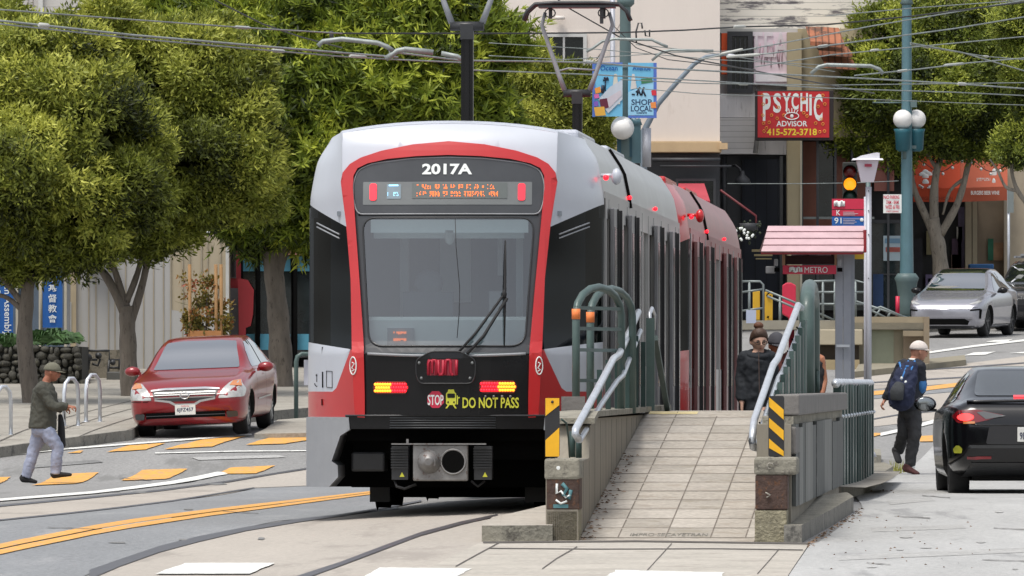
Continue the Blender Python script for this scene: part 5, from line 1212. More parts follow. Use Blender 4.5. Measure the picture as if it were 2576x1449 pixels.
def crown(name, lobes, m, par, seed, ll=.115, lw=.017, clump=.2, per=44, den=1., fan=.0, cover=1., puff=.5):
    """lobes: (centre, (rx,ry,rz)); clumps of small leaves on and inside each lobe"""
    g = np.random.default_rng(seed); C = []; Nn = []; TT = []
    ex = []
    for c, r in lobes:
        for q in range(4 if r[0] > .5 else 0):
            a = g.uniform(0, 6.28); k_ = g.uniform(.28, .5); ex.append(((c[0] + r[0] * .82 * math.cos(a), c[1] + r[1] * g.uniform(-.6, .3), c[2] + r[2] * .82 * math.sin(a)), (r[0] * k_, r[1] * k_, r[2] * k_)))
    lobes = list(lobes) + ex
    cs = np.array([c for c, r in lobes]); rs = np.array([r for c, r in lobes])
    for c, r in zip(cs, rs):
        area = 4 * math.pi * ((r[0] * r[2]) ** 1.6 / 3 + (r[0] * r[1]) ** 1.6 / 3 + (r[1] * r[2]) ** 1.6 / 3) ** (1 / 1.6)
        ns = max(6, int(area / (puff * puff) * .62 * den)); sd0 = g.normal(size=(ns, 3)); sd0 /= np.linalg.norm(sd0, axis=1)[:, None]
        keep = (sd0[:, 1] < .45) | (g.random(ns) < .4); sd0 = sd0[keep]; ns = len(sd0)
        sc_ = c + sd0 * (r - puff * .55) * np.clip(g.normal(.98, .1, ns), .7, 1.15)[:, None]; sr = puff * g.uniform(.55, 1.05, ns); st = g.normal(-.02, .2, ns)
        kk = int(4 * math.pi * puff * puff / (clump * clump) * .62) + 3; ii = np.repeat(np.arange(ns), kk); d = g.normal(size=(len(ii), 3)); d /= np.linalg.norm(d, axis=1)[:, None]
        ok = (d * (sd0[ii] * .8 + np.array([0, -.1, .5]))).sum(1) > -.25; ii = ii[ok]; d = d[ok]
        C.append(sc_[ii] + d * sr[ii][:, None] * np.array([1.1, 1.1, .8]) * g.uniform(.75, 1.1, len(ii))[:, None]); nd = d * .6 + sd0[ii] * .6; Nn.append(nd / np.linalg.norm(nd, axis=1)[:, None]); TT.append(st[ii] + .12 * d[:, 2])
    C = np.concatenate(C); Nn = np.concatenate(Nn); TT = np.concatenate(TT)
    # drop clumps deep inside another lobe
    inside = np.zeros(len(C), bool)
    for c, r in zip(cs, rs): inside |= (((C - c) / r) ** 2).sum(1) < .55
    C = C[~inside]; Nn = Nn[~inside]; TT = TT[~inside]; nc = len(C)
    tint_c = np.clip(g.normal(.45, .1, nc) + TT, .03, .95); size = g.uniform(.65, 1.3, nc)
    idx = np.repeat(np.arange(nc), per); N = len(idx)
    axis = Nn[idx] * .9 + np.array([0, 0, .55]); axis /= np.linalg.norm(axis, axis=1)[:, None]
    d = g.normal(size=(N, 3)); d /= np.linalg.norm(d, axis=1)[:, None]
    off = d * (g.random(N) ** .5)[:, None] * (clump * .85 * size[idx])[:, None]
    if fan:
        # several sub tips per clump, leaves radiate from each
        k = 5; tips = g.normal(size=(nc, k, 3)) * .42 * clump * size[:, None, None] + (Nn * clump * .4)[:, None, :]
        ti = g.integers(0, k, N); off = tips[idx, ti] + g.normal(size=(N, 3)) * .02
        ld = axis * .35 + g.normal(size=(N, 3)) * .62
    else:
        ld = axis * .38 + d * .5 + g.normal(size=(N, 3)) * .48
    ld /= np.linalg.norm(ld, axis=1)[:, None]
    p = C[idx] + off
    sd_ = np.cross(ld, Nn[idx] + g.normal(size=(N, 3)) * .38 + np.array([0, -.15, .25])); sd_ /= np.linalg.norm(sd_, axis=1)[:, None]
    L = (ll * g.uniform(.6, 1.25, N))[:, None]; w = (lw * g.uniform(.7, 1.2, N))[:, None]
    a = p; b_ = p + ld * L * .45 + sd_ * w; c_ = p + ld * L; e_ = p + ld * L * .45 - sd_ * w
    V = np.stack([a, b_, c_, e_], 1).reshape(-1, 3)
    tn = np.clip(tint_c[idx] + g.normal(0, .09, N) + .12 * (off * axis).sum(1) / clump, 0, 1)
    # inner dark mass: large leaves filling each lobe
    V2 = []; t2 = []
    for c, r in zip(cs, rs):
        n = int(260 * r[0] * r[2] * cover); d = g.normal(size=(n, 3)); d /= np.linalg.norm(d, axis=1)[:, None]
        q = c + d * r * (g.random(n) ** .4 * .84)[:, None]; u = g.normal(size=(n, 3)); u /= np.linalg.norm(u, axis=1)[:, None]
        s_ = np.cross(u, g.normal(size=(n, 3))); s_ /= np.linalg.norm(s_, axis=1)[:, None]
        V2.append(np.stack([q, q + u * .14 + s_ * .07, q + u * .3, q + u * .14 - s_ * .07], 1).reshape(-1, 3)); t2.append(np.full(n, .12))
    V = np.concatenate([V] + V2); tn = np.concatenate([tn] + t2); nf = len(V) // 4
    off0 = np.array(origin_of(par)); V = V - off0
    me = bpy.data.meshes.new(name); me.vertices.add(len(V)); me.vertices.foreach_set('co', V.ravel())
    me.loops.add(nf * 4); me.loops.foreach_set('vertex_index', np.arange(nf * 4)); me.polygons.add(nf)
    me.polygons.foreach_set('loop_start', np.arange(0, nf * 4, 4)); me.polygons.foreach_set('loop_total', np.full(nf, 4))
    at = me.attributes.new('tint', 'FLOAT', 'FACE'); at.data.foreach_set('value', tn.astype(np.float32))
    me.materials.append(m); me.update(); me.validate()
    o = bpy.data.objects.new(name, me); COL.objects.link(o); o.parent = par; return o
def origin_of(p):
    o = Vector((0, 0, 0))
    while p is not None: o = o + p.location; p = p.parent
    return o
def LB(L, D, dd=0):
    out = []
    for q in L:
        u, v, ru, rv = q[:4]; d = D + (q[4] if len(q) > 4 else 0); s = FL / d; c = P(u, v, d); out.append(((c.x, c.y, c.z), (ru / s, (ru + rv) / 2 / s * .9, rv / s)))
    return out
def limbs(par, D, L, m, name='trunk'):
    for i, (pts, r0, r1) in enumerate(L):
        n = len(pts); q = [P(p[0], p[1], D + (p[2] if len(p) > 2 else 0)) for p in pts]
        # smooth
        s = []
        for k in range(n - 1):
            for t in (0, .25, .5, .75): 
                p0, p1, p2, p3 = q[max(0, k - 1)], q[k], q[k + 1], q[min(n - 1, k + 2)]
                s.append(.5 * ((2 * p1) + (p2 - p0) * t + (2 * p0 - 5 * p1 + 4 * p2 - p3) * t * t + (3 * p1 - p0 - 3 * p2 + p3) * t ** 3))
        s.append(q[-1]); N = len(s); rr_ = [(r0 + (r1 - r0) * k / (N - 1)) * (1 + .06 * math.sin(k * 1.7 + i)) for k in range(N)]
        b = MB(); b.tube(s, rr_, 10); b.build('trunk' if i == 0 else 'branch', m, par, world=True)
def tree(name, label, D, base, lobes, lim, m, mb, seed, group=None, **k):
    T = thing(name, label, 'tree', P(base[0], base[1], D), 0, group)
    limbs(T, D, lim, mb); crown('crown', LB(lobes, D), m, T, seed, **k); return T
LG = 'street trees along the pavement'
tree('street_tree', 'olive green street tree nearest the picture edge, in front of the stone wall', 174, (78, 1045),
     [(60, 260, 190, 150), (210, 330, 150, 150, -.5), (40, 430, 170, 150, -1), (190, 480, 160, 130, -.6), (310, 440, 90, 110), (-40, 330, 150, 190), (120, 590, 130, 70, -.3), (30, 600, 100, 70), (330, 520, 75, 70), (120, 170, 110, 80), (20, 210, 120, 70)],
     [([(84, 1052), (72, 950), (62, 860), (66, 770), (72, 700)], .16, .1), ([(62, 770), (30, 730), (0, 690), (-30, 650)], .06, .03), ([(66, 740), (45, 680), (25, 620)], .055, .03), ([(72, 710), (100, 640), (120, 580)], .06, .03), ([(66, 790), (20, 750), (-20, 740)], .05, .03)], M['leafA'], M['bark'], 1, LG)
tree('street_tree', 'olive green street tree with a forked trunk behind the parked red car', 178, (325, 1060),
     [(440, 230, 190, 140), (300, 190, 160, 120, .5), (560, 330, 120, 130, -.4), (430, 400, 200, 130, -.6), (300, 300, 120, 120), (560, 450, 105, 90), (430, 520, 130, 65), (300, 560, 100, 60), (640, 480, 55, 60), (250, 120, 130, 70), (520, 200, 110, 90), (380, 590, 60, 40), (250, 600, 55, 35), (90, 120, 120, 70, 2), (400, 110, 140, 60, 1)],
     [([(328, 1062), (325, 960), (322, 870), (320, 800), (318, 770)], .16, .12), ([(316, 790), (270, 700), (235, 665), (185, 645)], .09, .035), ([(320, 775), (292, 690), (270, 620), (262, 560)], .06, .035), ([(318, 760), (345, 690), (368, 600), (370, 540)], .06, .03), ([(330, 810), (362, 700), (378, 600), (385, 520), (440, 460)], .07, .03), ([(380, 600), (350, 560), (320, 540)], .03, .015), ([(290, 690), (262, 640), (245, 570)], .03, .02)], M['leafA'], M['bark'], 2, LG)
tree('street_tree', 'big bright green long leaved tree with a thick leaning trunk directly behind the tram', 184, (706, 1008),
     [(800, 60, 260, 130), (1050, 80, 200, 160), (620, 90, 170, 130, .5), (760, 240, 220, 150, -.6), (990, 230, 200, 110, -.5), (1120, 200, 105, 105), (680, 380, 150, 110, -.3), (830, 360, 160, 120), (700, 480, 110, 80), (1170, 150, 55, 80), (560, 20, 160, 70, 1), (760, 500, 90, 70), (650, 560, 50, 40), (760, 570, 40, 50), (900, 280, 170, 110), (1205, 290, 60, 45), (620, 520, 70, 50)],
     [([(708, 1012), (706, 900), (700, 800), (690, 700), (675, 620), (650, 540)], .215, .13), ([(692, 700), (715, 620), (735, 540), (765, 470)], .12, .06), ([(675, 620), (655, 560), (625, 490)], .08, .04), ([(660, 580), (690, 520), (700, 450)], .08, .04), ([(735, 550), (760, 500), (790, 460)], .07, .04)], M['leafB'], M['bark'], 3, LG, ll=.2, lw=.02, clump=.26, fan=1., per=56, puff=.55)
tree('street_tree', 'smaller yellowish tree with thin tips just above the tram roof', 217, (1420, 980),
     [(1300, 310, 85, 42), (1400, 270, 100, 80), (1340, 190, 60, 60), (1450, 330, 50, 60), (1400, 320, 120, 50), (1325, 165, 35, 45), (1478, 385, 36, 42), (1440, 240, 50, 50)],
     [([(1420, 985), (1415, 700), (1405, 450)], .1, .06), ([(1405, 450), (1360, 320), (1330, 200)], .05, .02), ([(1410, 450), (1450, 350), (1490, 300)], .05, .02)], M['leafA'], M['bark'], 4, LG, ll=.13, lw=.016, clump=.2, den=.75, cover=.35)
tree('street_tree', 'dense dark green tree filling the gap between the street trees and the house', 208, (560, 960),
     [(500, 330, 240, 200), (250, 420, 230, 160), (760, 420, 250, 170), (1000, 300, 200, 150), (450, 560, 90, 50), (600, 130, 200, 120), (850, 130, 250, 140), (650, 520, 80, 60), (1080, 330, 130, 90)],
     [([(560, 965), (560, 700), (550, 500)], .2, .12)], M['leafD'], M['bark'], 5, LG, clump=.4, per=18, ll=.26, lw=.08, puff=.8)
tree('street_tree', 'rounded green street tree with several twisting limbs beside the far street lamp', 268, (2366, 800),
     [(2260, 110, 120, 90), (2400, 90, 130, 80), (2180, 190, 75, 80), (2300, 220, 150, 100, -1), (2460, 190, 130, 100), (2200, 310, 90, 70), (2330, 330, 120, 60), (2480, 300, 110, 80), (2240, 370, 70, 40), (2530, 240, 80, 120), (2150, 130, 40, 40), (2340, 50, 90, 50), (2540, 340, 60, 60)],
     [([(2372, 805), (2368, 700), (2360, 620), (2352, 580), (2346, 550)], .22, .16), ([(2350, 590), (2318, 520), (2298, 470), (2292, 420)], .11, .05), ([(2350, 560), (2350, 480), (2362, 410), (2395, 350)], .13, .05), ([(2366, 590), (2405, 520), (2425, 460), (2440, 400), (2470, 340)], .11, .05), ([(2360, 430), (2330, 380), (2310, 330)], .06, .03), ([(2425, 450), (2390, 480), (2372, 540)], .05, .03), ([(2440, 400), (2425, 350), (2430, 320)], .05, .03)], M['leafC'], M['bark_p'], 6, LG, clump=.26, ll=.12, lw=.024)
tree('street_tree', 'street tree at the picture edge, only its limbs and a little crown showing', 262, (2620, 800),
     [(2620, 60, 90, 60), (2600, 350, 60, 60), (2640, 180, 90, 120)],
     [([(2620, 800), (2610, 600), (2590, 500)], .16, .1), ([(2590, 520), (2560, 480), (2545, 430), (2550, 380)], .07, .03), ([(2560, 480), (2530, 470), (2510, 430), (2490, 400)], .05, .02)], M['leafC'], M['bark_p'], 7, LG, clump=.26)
# staked young tree
D = 190; T = thing('young_tree', 'small staked tree with reddish leaves behind the red car', 'tree', P(520, 985, D))
for u in (477, 543, 556): b = MB(); b.tube([P(u, 665, D - .2), P(u + 2, 985, D - .2)], .03, 8); b.build('stake', M['wood'], T, world=True)
pbox('tie_board', mat('tie_board_wood', (.42, .19, .07), .8, var=.1), T, 474, 558, 832, 848, D, .05, .3); limbs(T, D, [([(520, 985), (518, 850), (522, 740)], .025, .01), ([(520, 850), (500, 780), (488, 730)], .012, .006), ([(520, 820), (545, 760), (552, 720)], .012, .006)], M['bark'])
crown('crown', LB([(515, 790, 38, 45), (545, 810, 30, 45), (490, 820, 22, 50), (520, 730, 14, 50), (520, 850, 40, 22), (478, 760, 10, 60), (565, 800, 14, 40)], D), M['leafR'], T, 12, ll=.07, lw=.025, clump=.11, per=9, den=.35, cover=.15, puff=.12)
# planter foliage
for i, (u, v, w_, lab) in enumerate(((30, 862, 50, 'strappy green plants spilling over the stone wall at the picture edge'), (135, 850, 62, 'mound of arching strap leaves on the stone wall below the Chinese banner'))):
    D = 186.5; T = thing('planter_plant', lab, 'plant', P(u, v + 20, D)); b = MB(); rr = random.Random(30 + i)
    for k in range(260):
        a = rr.uniform(0, math.pi); x0 = rr.gauss(0, w_ * .35); ln = rr.uniform(.2, .42); dx = math.cos(a) * ln; q = P(u + x0, v + 18 - rr.random() * 12, D + rr.uniform(-.5, .4))
        pts = [q + Vector((dx * t, -.15 * t, ln * (1.5 * t - 1.35 * t * t) * (.4 + math.sin(a)))) for t in (0, .35, .7, 1)]
        wv = Vector((.012, 0, .018)); b.add([pts[0] - wv, pts[0] + wv, pts[1] + wv, pts[1] - wv, pts[2] + wv, pts[2] - wv, pts[3]], [(0, 1, 2, 3), (3, 2, 4, 5), (5, 4, 6)])
    b.build('foliage', mat('strap_leaf', (.05, .11, .03), .5, var=.5, vs=10), T, world=True)
# weeds at the kerb end
T = thing('kerb_weed', 'yellow green weeds growing at the end of the island kerb', 'plant', G(2255, 1190)); b = MB(); rr = random.Random(5)
for k in range(60):
    a = rr.uniform(0, 6.28); h = rr.uniform(.06, .2); x, y = rr.gauss(0, .05), rr.gauss(0, .3); b.add([(x - .006, y, 0), (x + .006, y, 0), (x + math.cos(a) * .05, y + math.sin(a) * .05, h)], [(0, 1, 2)])
b.build('foliage', mat('weed_leaf', (.25, .25, .05), .7, var=.4, vs=10), T)
# leaf litter along the ramp foot and kerb
b = MB(); rr = random.Random(77)
def litter(q, s):
    a = rr.uniform(0, 6.28); d = Vector((math.cos(a), math.sin(a), 0)) * s; e = Vector((-d.y, d.x, 0)) * .6; b.add([q - d, q - e, q + d, q + e + Vector((0, 0, .01))], [(0, 1, 2, 3)])
for k in range(150):
    y = rr.uniform(0, 9) ; q = LW(.26 + abs(rr.gauss(0, .06)), y, 0); q.z = rz(y) + .012; litter(q, rr.uniform(.008, .03))
for k in range(120):
    u = rr.uniform(2030, 2170); v = 1368 - (u - 2040) * .66 + abs(rr.gauss(0, 8)); litter(G(u, v) + Vector((0, 0, .02)), rr.uniform(.008, .025))
for k in range(50): litter(G(rr.uniform(2050, 2500), rr.uniform(1290, 1440)) + Vector((0, 0, .02)), rr.uniform(.006, .018))
for k in range(40): litter(G(rr.uniform(2140, 2250), 1245 - rr.random() * 30) + Vector((0, 0, .02)), rr.uniform(.008, .02))
o = b.build('leaf_litter', mat('dry_leaf', (.16, .1, .06), .9, var=.5, vs=20)); o['kind'] = 'stuff'; o['label'] = 'dry leaves and grit scattered along the ramp and kerb'
# ------------------------------------------------------------ street furniture
M['teal'] = mat('teal_paint', (.09, .18, .21), .45, var=.12, vs=2, coat=.2)
M['tealg'] = mat('greygreen_paint', (.1, .15, .15), .5, var=.15, vs=2)
M['globe'] = mat('opal_globe', (.75, .74, .72), .35, var=.03)
M['polew'] = mat('pale_pole', (.42, .43, .47), .5, .2, var=.08)
def vt(b, u, v0, v1, D, r, seg=10): return b.tube([P(u, v1, D), P(u, v0, D)], r, seg)
# far lamp post (right)
D = 262; T = pth('street_lamp', 'tall teal street lamp post with twin white globes beside the rounded tree', 'lamp', 2281, 800, D, 'street lamps with white globes')
b = MB(); b.tube([P(2281, 800, D), P(2281, 700, D), P(2281, 500, D), P(2281, 10, D), P(2281, -200, D)], [.19, .17, .14, .115, .1], 14); b.build('pole', M['teal'], T, world=True)
b = MB(); c = P(2281, 0, D); b.lathe((c.x, c.y, c.z), [(.12, -.12), (.17, -.08), (.13, -.02), (.16, .06), (.12, .12)], 14); c = P(2281, 700, D)
b.lathe((c.x, c.y, c.z), [(.2, -.9), (.24, -.86), (.19, -.6), (.26, -.1), (.3, 0), (.22, .12)], 14); b.build('collar', M['tealg'], T, world=True)
for u, dy in ((2271, -.25), (2305, .15)):
    b = MB(); c = P(u, 300, D + dy); b.ball(c, .235, seg=20, rings=12); b.build('globe', M['globe'], T, world=True)
    b = MB(); b.lathe(P(u, 345, D + dy), [(.1, -.35), (.17, -.3), (.19, .1), (.22, .2)], 12); b.build('globe_holder', mat('teal_dark', (.015, .1, .13), .5), T, world=True)
b = MB(); b.bar(P(2265, 370, D), P(2305, 370, D), .08); vt(b, 2276, 345, 400, D - .1, .05); b.build('cross_arm', M['tealg'], T, world=True)
b = MB(); b.tube([P(2195, 258, D), P(2281, 258, D)], .02, 6); PB(b, 2290, 2306, 252, 270, D, .1, .15); b.build('banner_arm', M['tealg'], T, world=True)
T = pth('parking_sign', 'small white sign with red parking rules lettering hung beside the far lamp post', 'sign', 2245, 535, 261)
pl_ = pbox('plate', M['sign_w'], T, 2222, 2268, 489, 536, 261, .02)
for s_x, w_, v_ in (('NO', .14, 496), ('PARKING', .22, 496), ('7AM - 8AM', .3, 509), ('WED & FRI', .34, 521), ('STREET CLEANING', .3, 532)):
    text('lettering', s_x, P(2230 if s_x == 'NO' else (2251 if s_x == 'PARKING' else 2245), v_, 260.98), M['sign_r'], pl_, w=w_, h=.09 if v_ < 530 else .04, bold=.02, world=True)
# near lamp post with banners
D = 212; s_ = FL / D; T = pth('street_lamp', 'grey green street lamp post with twin globes and blue banners behind the tram roof', 'lamp', 1573, 960, D, 'street lamps with white globes')
b = MB(); b.tube([P(1573, 960, D), P(1573, 400, D), P(1573, 20, D), P(1574, -200, D)], [.16, .13, .105, .1], 14); b.build('pole', M['tealg'], T, world=True)
b = MB(); c = P(1574, 2, D); b.lathe((c.x, c.y, c.z), [(.11, -.12), (.17, -.06), (.17, .02), (.12, .12)], 14); c = P(1573, 170, D); b.lathe(c, [(.11, -.05), (.14, 0), (.11, .05)], 12); b.build('collar', M['tealg'], T, world=True)
for u, dy in ((1566, -.3), (1580, .3)): b = MB(); b.ball(P(u, 322, D + dy), .23, seg=20, rings=12); b.build('globe', M['globe'], T, world=True)
b = MB(); PB(b, 1552, 1590, 346, 395, D, .2, .1); b.build('globe_holder', mat('teal_dark', (.015, .07, .1), .5), T, world=True)
b = MB(); b.tube([P(1590, 300, D), P(1600, 310, D), P(1612, 305, D)], .08, 8); PB(b, 1578, 1612, 300, 410, D, .3, .05); b.build('cabinet', M['teal'], T, world=True)
b = MB(); b.tube([P(1627, 420, D - .3), P(1627, 322, D - .3)], .085, 12); b.build('grey_canister', M['polew'], T, world=True)
T = pth('utility_pole', 'slim grey pole rising just behind the bannered lamp post', 'pole', 1541, 960, 232)
b = MB(); vt(b, 1541, -200, 960, 232, .055); b.build('shaft', M['polew'], T, world=True)
T = pth('mast_arm', 'long curved grey street lamp arm reaching up past the cream building', 'lamp', 1640, 960, 216)
b = MB(); b.tube([P(1612, 960, 216), P(1620, 330, 216), P(1655, 262, 216), P(1700, 210, 216), P(1745, 162, 216), P(1775, 143, 216), P(1800, 139, 216), P(1832, 137, 216)], [.09, .07, .055, .05, .045, .04, .035, .03], 10); b.build('arm', mat('arm_blue_grey', (.16, .2, .24), .5), T, world=True)
b = MB(); b.ball(P(1838, 140, 216), .05, sc=(2, 1, .8)); b.build('lamp_head', M['polew'], T, world=True)
# blue banners
def bann(label, u0, u1, v0, v1, D):
    T = thing('street_banner', label, 'banner', P((u0 + u1) / 2, v1, D), 0, 'blue street banners on the lamp post')
    return T, pbox('cloth', mat('banner_sky', (.16, .48, .72), .7, var=.1, vs=1.5), T, u0, u1, v0, v1, D, .01), pbox
BD = 211.5
T, c, _ = bann('blue street banner with red tram drawing, on the tramward side of the lamp post', 1492, 1566, 158, 293, BD)
e = BD - .012
_fk = [0]
def flat(par, nm, poly, col, d=e):
    _fk[0] += 1; d = d - .0011 * (_fk[0] % 16); b = MB(); b.prism([(P(u, v, d).x, P(u, v, d).z) for u, v in poly], d - .004, d); return b.build(nm, mat(nm + '_m', col, .7), par, world=True)
flat(c, 'border', [(1490, 157), (1566, 157), (1566, 163), (1497, 163), (1497, 294), (1490, 294)], (.08, .16, .5))
flat(c, 'tower_drawing', [(1536, 262), (1545, 186), (1552, 186), (1560, 262)], (.62, .6, .52)); flat(c, 'road_drawing', [(1505, 250), (1535, 218), (1566, 200), (1566, 250), (1530, 285)], (.5, .55, .62))
flat(c, 'tram_drawing', [(1508, 250), (1527, 247), (1532, 270), (1512, 276)], (.12, .015, .04), e - .006); flat(c, 'tram_side_drawing', [(1527, 247), (1562, 226), (1564, 240), (1532, 272)], (.55, .5, .55), e - .005)
flat(c, 'flower_drawing', [(1496, 222), (1510, 218), (1512, 232), (1498, 236)], (.75, .3, .05), e - .007); flat(c, 'flower_drawing', [(1494, 238), (1506, 236), (1508, 246), (1496, 248)], (.6, .12, .35), e - .008); flat(c, 'flower_drawing', [(1494, 270), (1520, 268), (1524, 290), (1498, 292)], (.72, .4, .06), e - .007); flat(c, 'flower_drawing', [(1494, 256), (1504, 254), (1506, 266), (1495, 268)], (.2, .1, .45), e - .007)
b = MB(); b.tube([P(1524, 196, e), P(1522, 230, e)], .012, 4); 
for du, dv in ((-7, 2), (7, 0), (-4, -6), (5, -6)): b.tube([P(1524, 200, e), P(1524 + du, 200 + dv, e)], .02, 4)
b.tube([P(1517, 214, e), P(1515, 234, e)], .03, 4); b.build('palm_drawing', mat('ink', (.02, .03, .06), .7), c, world=True)
text('lettering', 'Ocean', P(1532, 171, e), M['blueb'], c, w=.34, h=.1, bold=.02, world=True)
T, c, _ = bann('blue street banner with SHOP LOCAL lettering, on the other side of the post', 1580, 1652, 158, 296, BD)
flat(c, 'border', [(1644, 158), (1652, 158), (1652, 297), (1580, 297), (1580, 291), (1644, 291)], (.08, .16, .5))
flat(c, 'tower_drawing', [(1586, 225), (1590, 186), (1596, 186), (1602, 222)], (.62, .6, .58)); flat(c, 'hill_drawing', [(1580, 232), (1602, 222), (1625, 204), (1644, 206), (1644, 290), (1580, 290)], (.3, .58, .78)); flat(c, 'tree_drawing', [(1612, 198), (1640, 196), (1642, 207), (1614, 211)], (.05, .2, .09), e - .005)
flat(c, 'flower_drawing', [(1638, 228), (1650, 224), (1652, 240), (1640, 240)], (.6, .03, .05), e - .006); flat(c, 'flower_drawing', [(1636, 258), (1650, 256), (1651, 272), (1638, 272)], (.75, .25, .06), e - .006); flat(c, 'flower_drawing', [(1586, 284), (1596, 282), (1597, 294), (1588, 295)], (.6, .12, .35), e - .006)
b = MB()
for L in ([(1603, 240), (1606, 225), (1610, 219)], [(1606, 225), (1612, 240)], [(1614, 240), (1617, 226), (1620, 219)], [(1617, 226), (1624, 242)], [(1597, 238), (1589, 237)], [(1606, 226), (1600, 232)]): b.tube([P(u, v, e - .01) for u, v in L], .022, 5)
b.build('walker_drawing', mat('ink2', (.02, .03, .05), .7), c, world=True)
text('lettering', 'SHOP', P(1614, 257, e - .02), mat('ink3', (.02, .05, .12), .7), c, w=.4, h=.115, bold=.02, world=True); text('lettering', 'LOCAL', P(1614, 273, e - .02), mat('ink4', (.02, .05, .12), .7), c, w=.42, h=.115, bold=.02, world=True)
text('lettering', 'Avenue', P(1614, 171, e), M['blueb'], c, w=.36, h=.1, bold=.02, world=True); text('lettering', 'oceanave', P(1614, 284, e - .02), mat('ink5', (.02, .05, .12), .7), c, w=.2, h=.04, world=True)
# METRO shelter sign with pinkish roof
D = 128; s_ = FL / D
T = pth('transit_shelter', 'small pinkish red ribbed roof on grey posts with a METRO sign, beyond the ramp', 'shelter', 2120, 1150, D)
b = MB(); z0 = P(0, 636, D).z; z1 = P(0, 567, D).z; xL0, xR0, xL1, xR1 = P(1912, 0, D).x, P(2168, 0, D).x, P(1932, 0, D).x, P(2176, 0, D).x
n = 4; vs = []; fs = []
for k in range(n):
    t0, t1 = k / n, (k + 1) / n
    for t, o in ((t0, 0), (t0, .012), (t1 - .02, .03 if k < n - 1 else 0)):
        vs += [(xL0 + (xL1 - xL0) * t, D - .55 + .5 * t - o, z0 + (z1 - z0) * t + (.012 if o == .012 else 0)), (xR0 + (xR1 - xR0) * t, D - .55 + .5 * t - o, z0 + (z1 - z0) * t + (.012 if o == .012 else 0))]
fs = [(2 * i, 2 * i + 1, 2 * i + 3, 2 * i + 2) for i in range(len(vs) // 2 - 1)]
M['roofp'] = mat('weathered_red_tile', (.5, .345, .365), .6, var=.15, vs=3)
b.add(vs, fs); bk = [(x, D + .45, z) for x, y, z in (vs[0], vs[1])]; b.add([vs[-2], vs[-1], (bk[1][0], bk[1][1], z0 + .02), (bk[0][0], bk[0][1], z0 + .02)], [(0, 1, 2, 3)]); b.build('roof', M['roofp'], T, world=True)
b = MB(); b.box(xL0, xR0, D - .54, D - .5, z0 - .025, z0 + .004); b.box(xR1 - .03, xR1 + .002, D - .5, D, z0, z1 - .06); b.build('eave', M['redp'], T, world=True)
pbox('sign_case', mat('case_interior', (.035, .012, .012), .8), T, 1976, 2098, 644, 665, D, .25, .2); pbox('case_top', mat('case_photo_strip', (.35, .38, .4), .6, var=.8, vs=9), T, 1990, 2090, 633, 644, D, .05, .15)
for u in (1968, 2098): pbox('case_side', mat('tan_edge', (.42, .27, .16), .7), T, u, u + 6, 634, 668, D, .3, .22)
sg = pbox('metro_sign', M['sign_r'], T, 1968, 2102, 668, 690, D, .04, .25); text('lettering', 'METRO', P(2053, 679, D - .255), M['sign_w'], sg, w=58 / s_, h=15 / s_, bold=.0, world=True)
b = MB()
def worm2(b, x0, x1, z0, z1, y, lw):
    def w(pts): b.tube([(x0 + a * (x1 - x0), y, z0 + c_ * (z1 - z0)) for a, c_ in pts], lw, 5)
    w([(.02, 0), (.02, .8), (.06, 1), (.12, 1), (.15, .8), (.15, .1), (.15, .8), (.19, 1), (.25, 1), (.29, .8), (.29, 0)]); w([(.36, 1), (.36, .2), (.4, 0), (.48, 0), (.52, .2), (.52, 1)])
    w([(.6, 0), (.6, .8), (.64, 1), (.73, 1), (.77, .8), (.77, 0)]); w([(.9, 1), (.9, 0)])
a = P(1985, 685, D); c = P(2018, 673, D); worm2(b, a.x, c.x, a.z, c.z, D - .255, .011); b.build('emblem', M['sign_w'], sg, world=True)
b = MB()
for u, r in ((2111, .045), (2131, .045), (2145, .03)): PB(b, u - r * s_, u + r * s_, 640, 1150, D, .08, .0 if u < 2140 else -.2)
b.build('post', mat('grey_post', (.3, .32, .36), .5, .3, var=.1), T, world=True)
b = MB()
for v in (870, 1018): b.bar(P(2104, v, D - .06), P(2137, v, D - .06), .03)
b.build('clamp', M['galv'], T, world=True)
pbox('rear_post', mat('brown_grey_post', (.13, .11, .12), .6), T, 2139, 2152, 640, 1150, D, .08, -.35)
for u in (1948, 2106):
    pbox('sensor', mat('sensor_grey', (.3, .32, .33), .5), T, u - 2, u + 8, 652, 670, D, .08, .25, .01); pbox('sensor_clip', M['black'], T, u - 1, u + 12, 674, 684, D, .06, .2)
pbox('side_box', mat('sensor_grey2', (.22, .23, .24), .5), T, 1926, 1950, 670, 688, D, .1, .1, .01)
pbox('yellow_strip', mat('yellow_strip', (.65, .42, .03), .6), T, 2128, 2176, 636, 651, D, .05, -.3)
# lantern pole
D = 130; s_ = FL / D; T = pth('lantern_pole', 'pale pole topped by a white tapered lantern, standing by the fence end', 'pole', 2185, 1145, D)
b = MB(); b.tube([P(2185, 1150, D), P(2185, 470, D)], .036, 6); b.build('shaft', M['polew'], T, world=True)
def fr(b, u, v0, v1, w0, w1, D, s_):
    a, c = P(u, v0, D), P(u, v1, D); h0, h1 = w0 / s_ / 2, w1 / s_ / 2
    b.add([a + Vector(q) * h0 for q in ((-1, -1, 0), (1, -1, 0), (1, 1, 0), (-1, 1, 0))] + [c + Vector(q) * h1 for q in ((-1, -1, 0), (1, -1, 0), (1, 1, 0), (-1, 1, 0))], [(0, 1, 2, 3), (7, 6, 5, 4), (0, 4, 5, 1), (1, 5, 6, 2), (2, 6, 7, 3), (3, 7, 4, 0)])
b = MB(); fr(b, 2182, 403, 458, 56, 32, D, s_); b.build('lantern', mat('lantern_white', (.66, .62, .68), .4, var=.04), T, world=True)
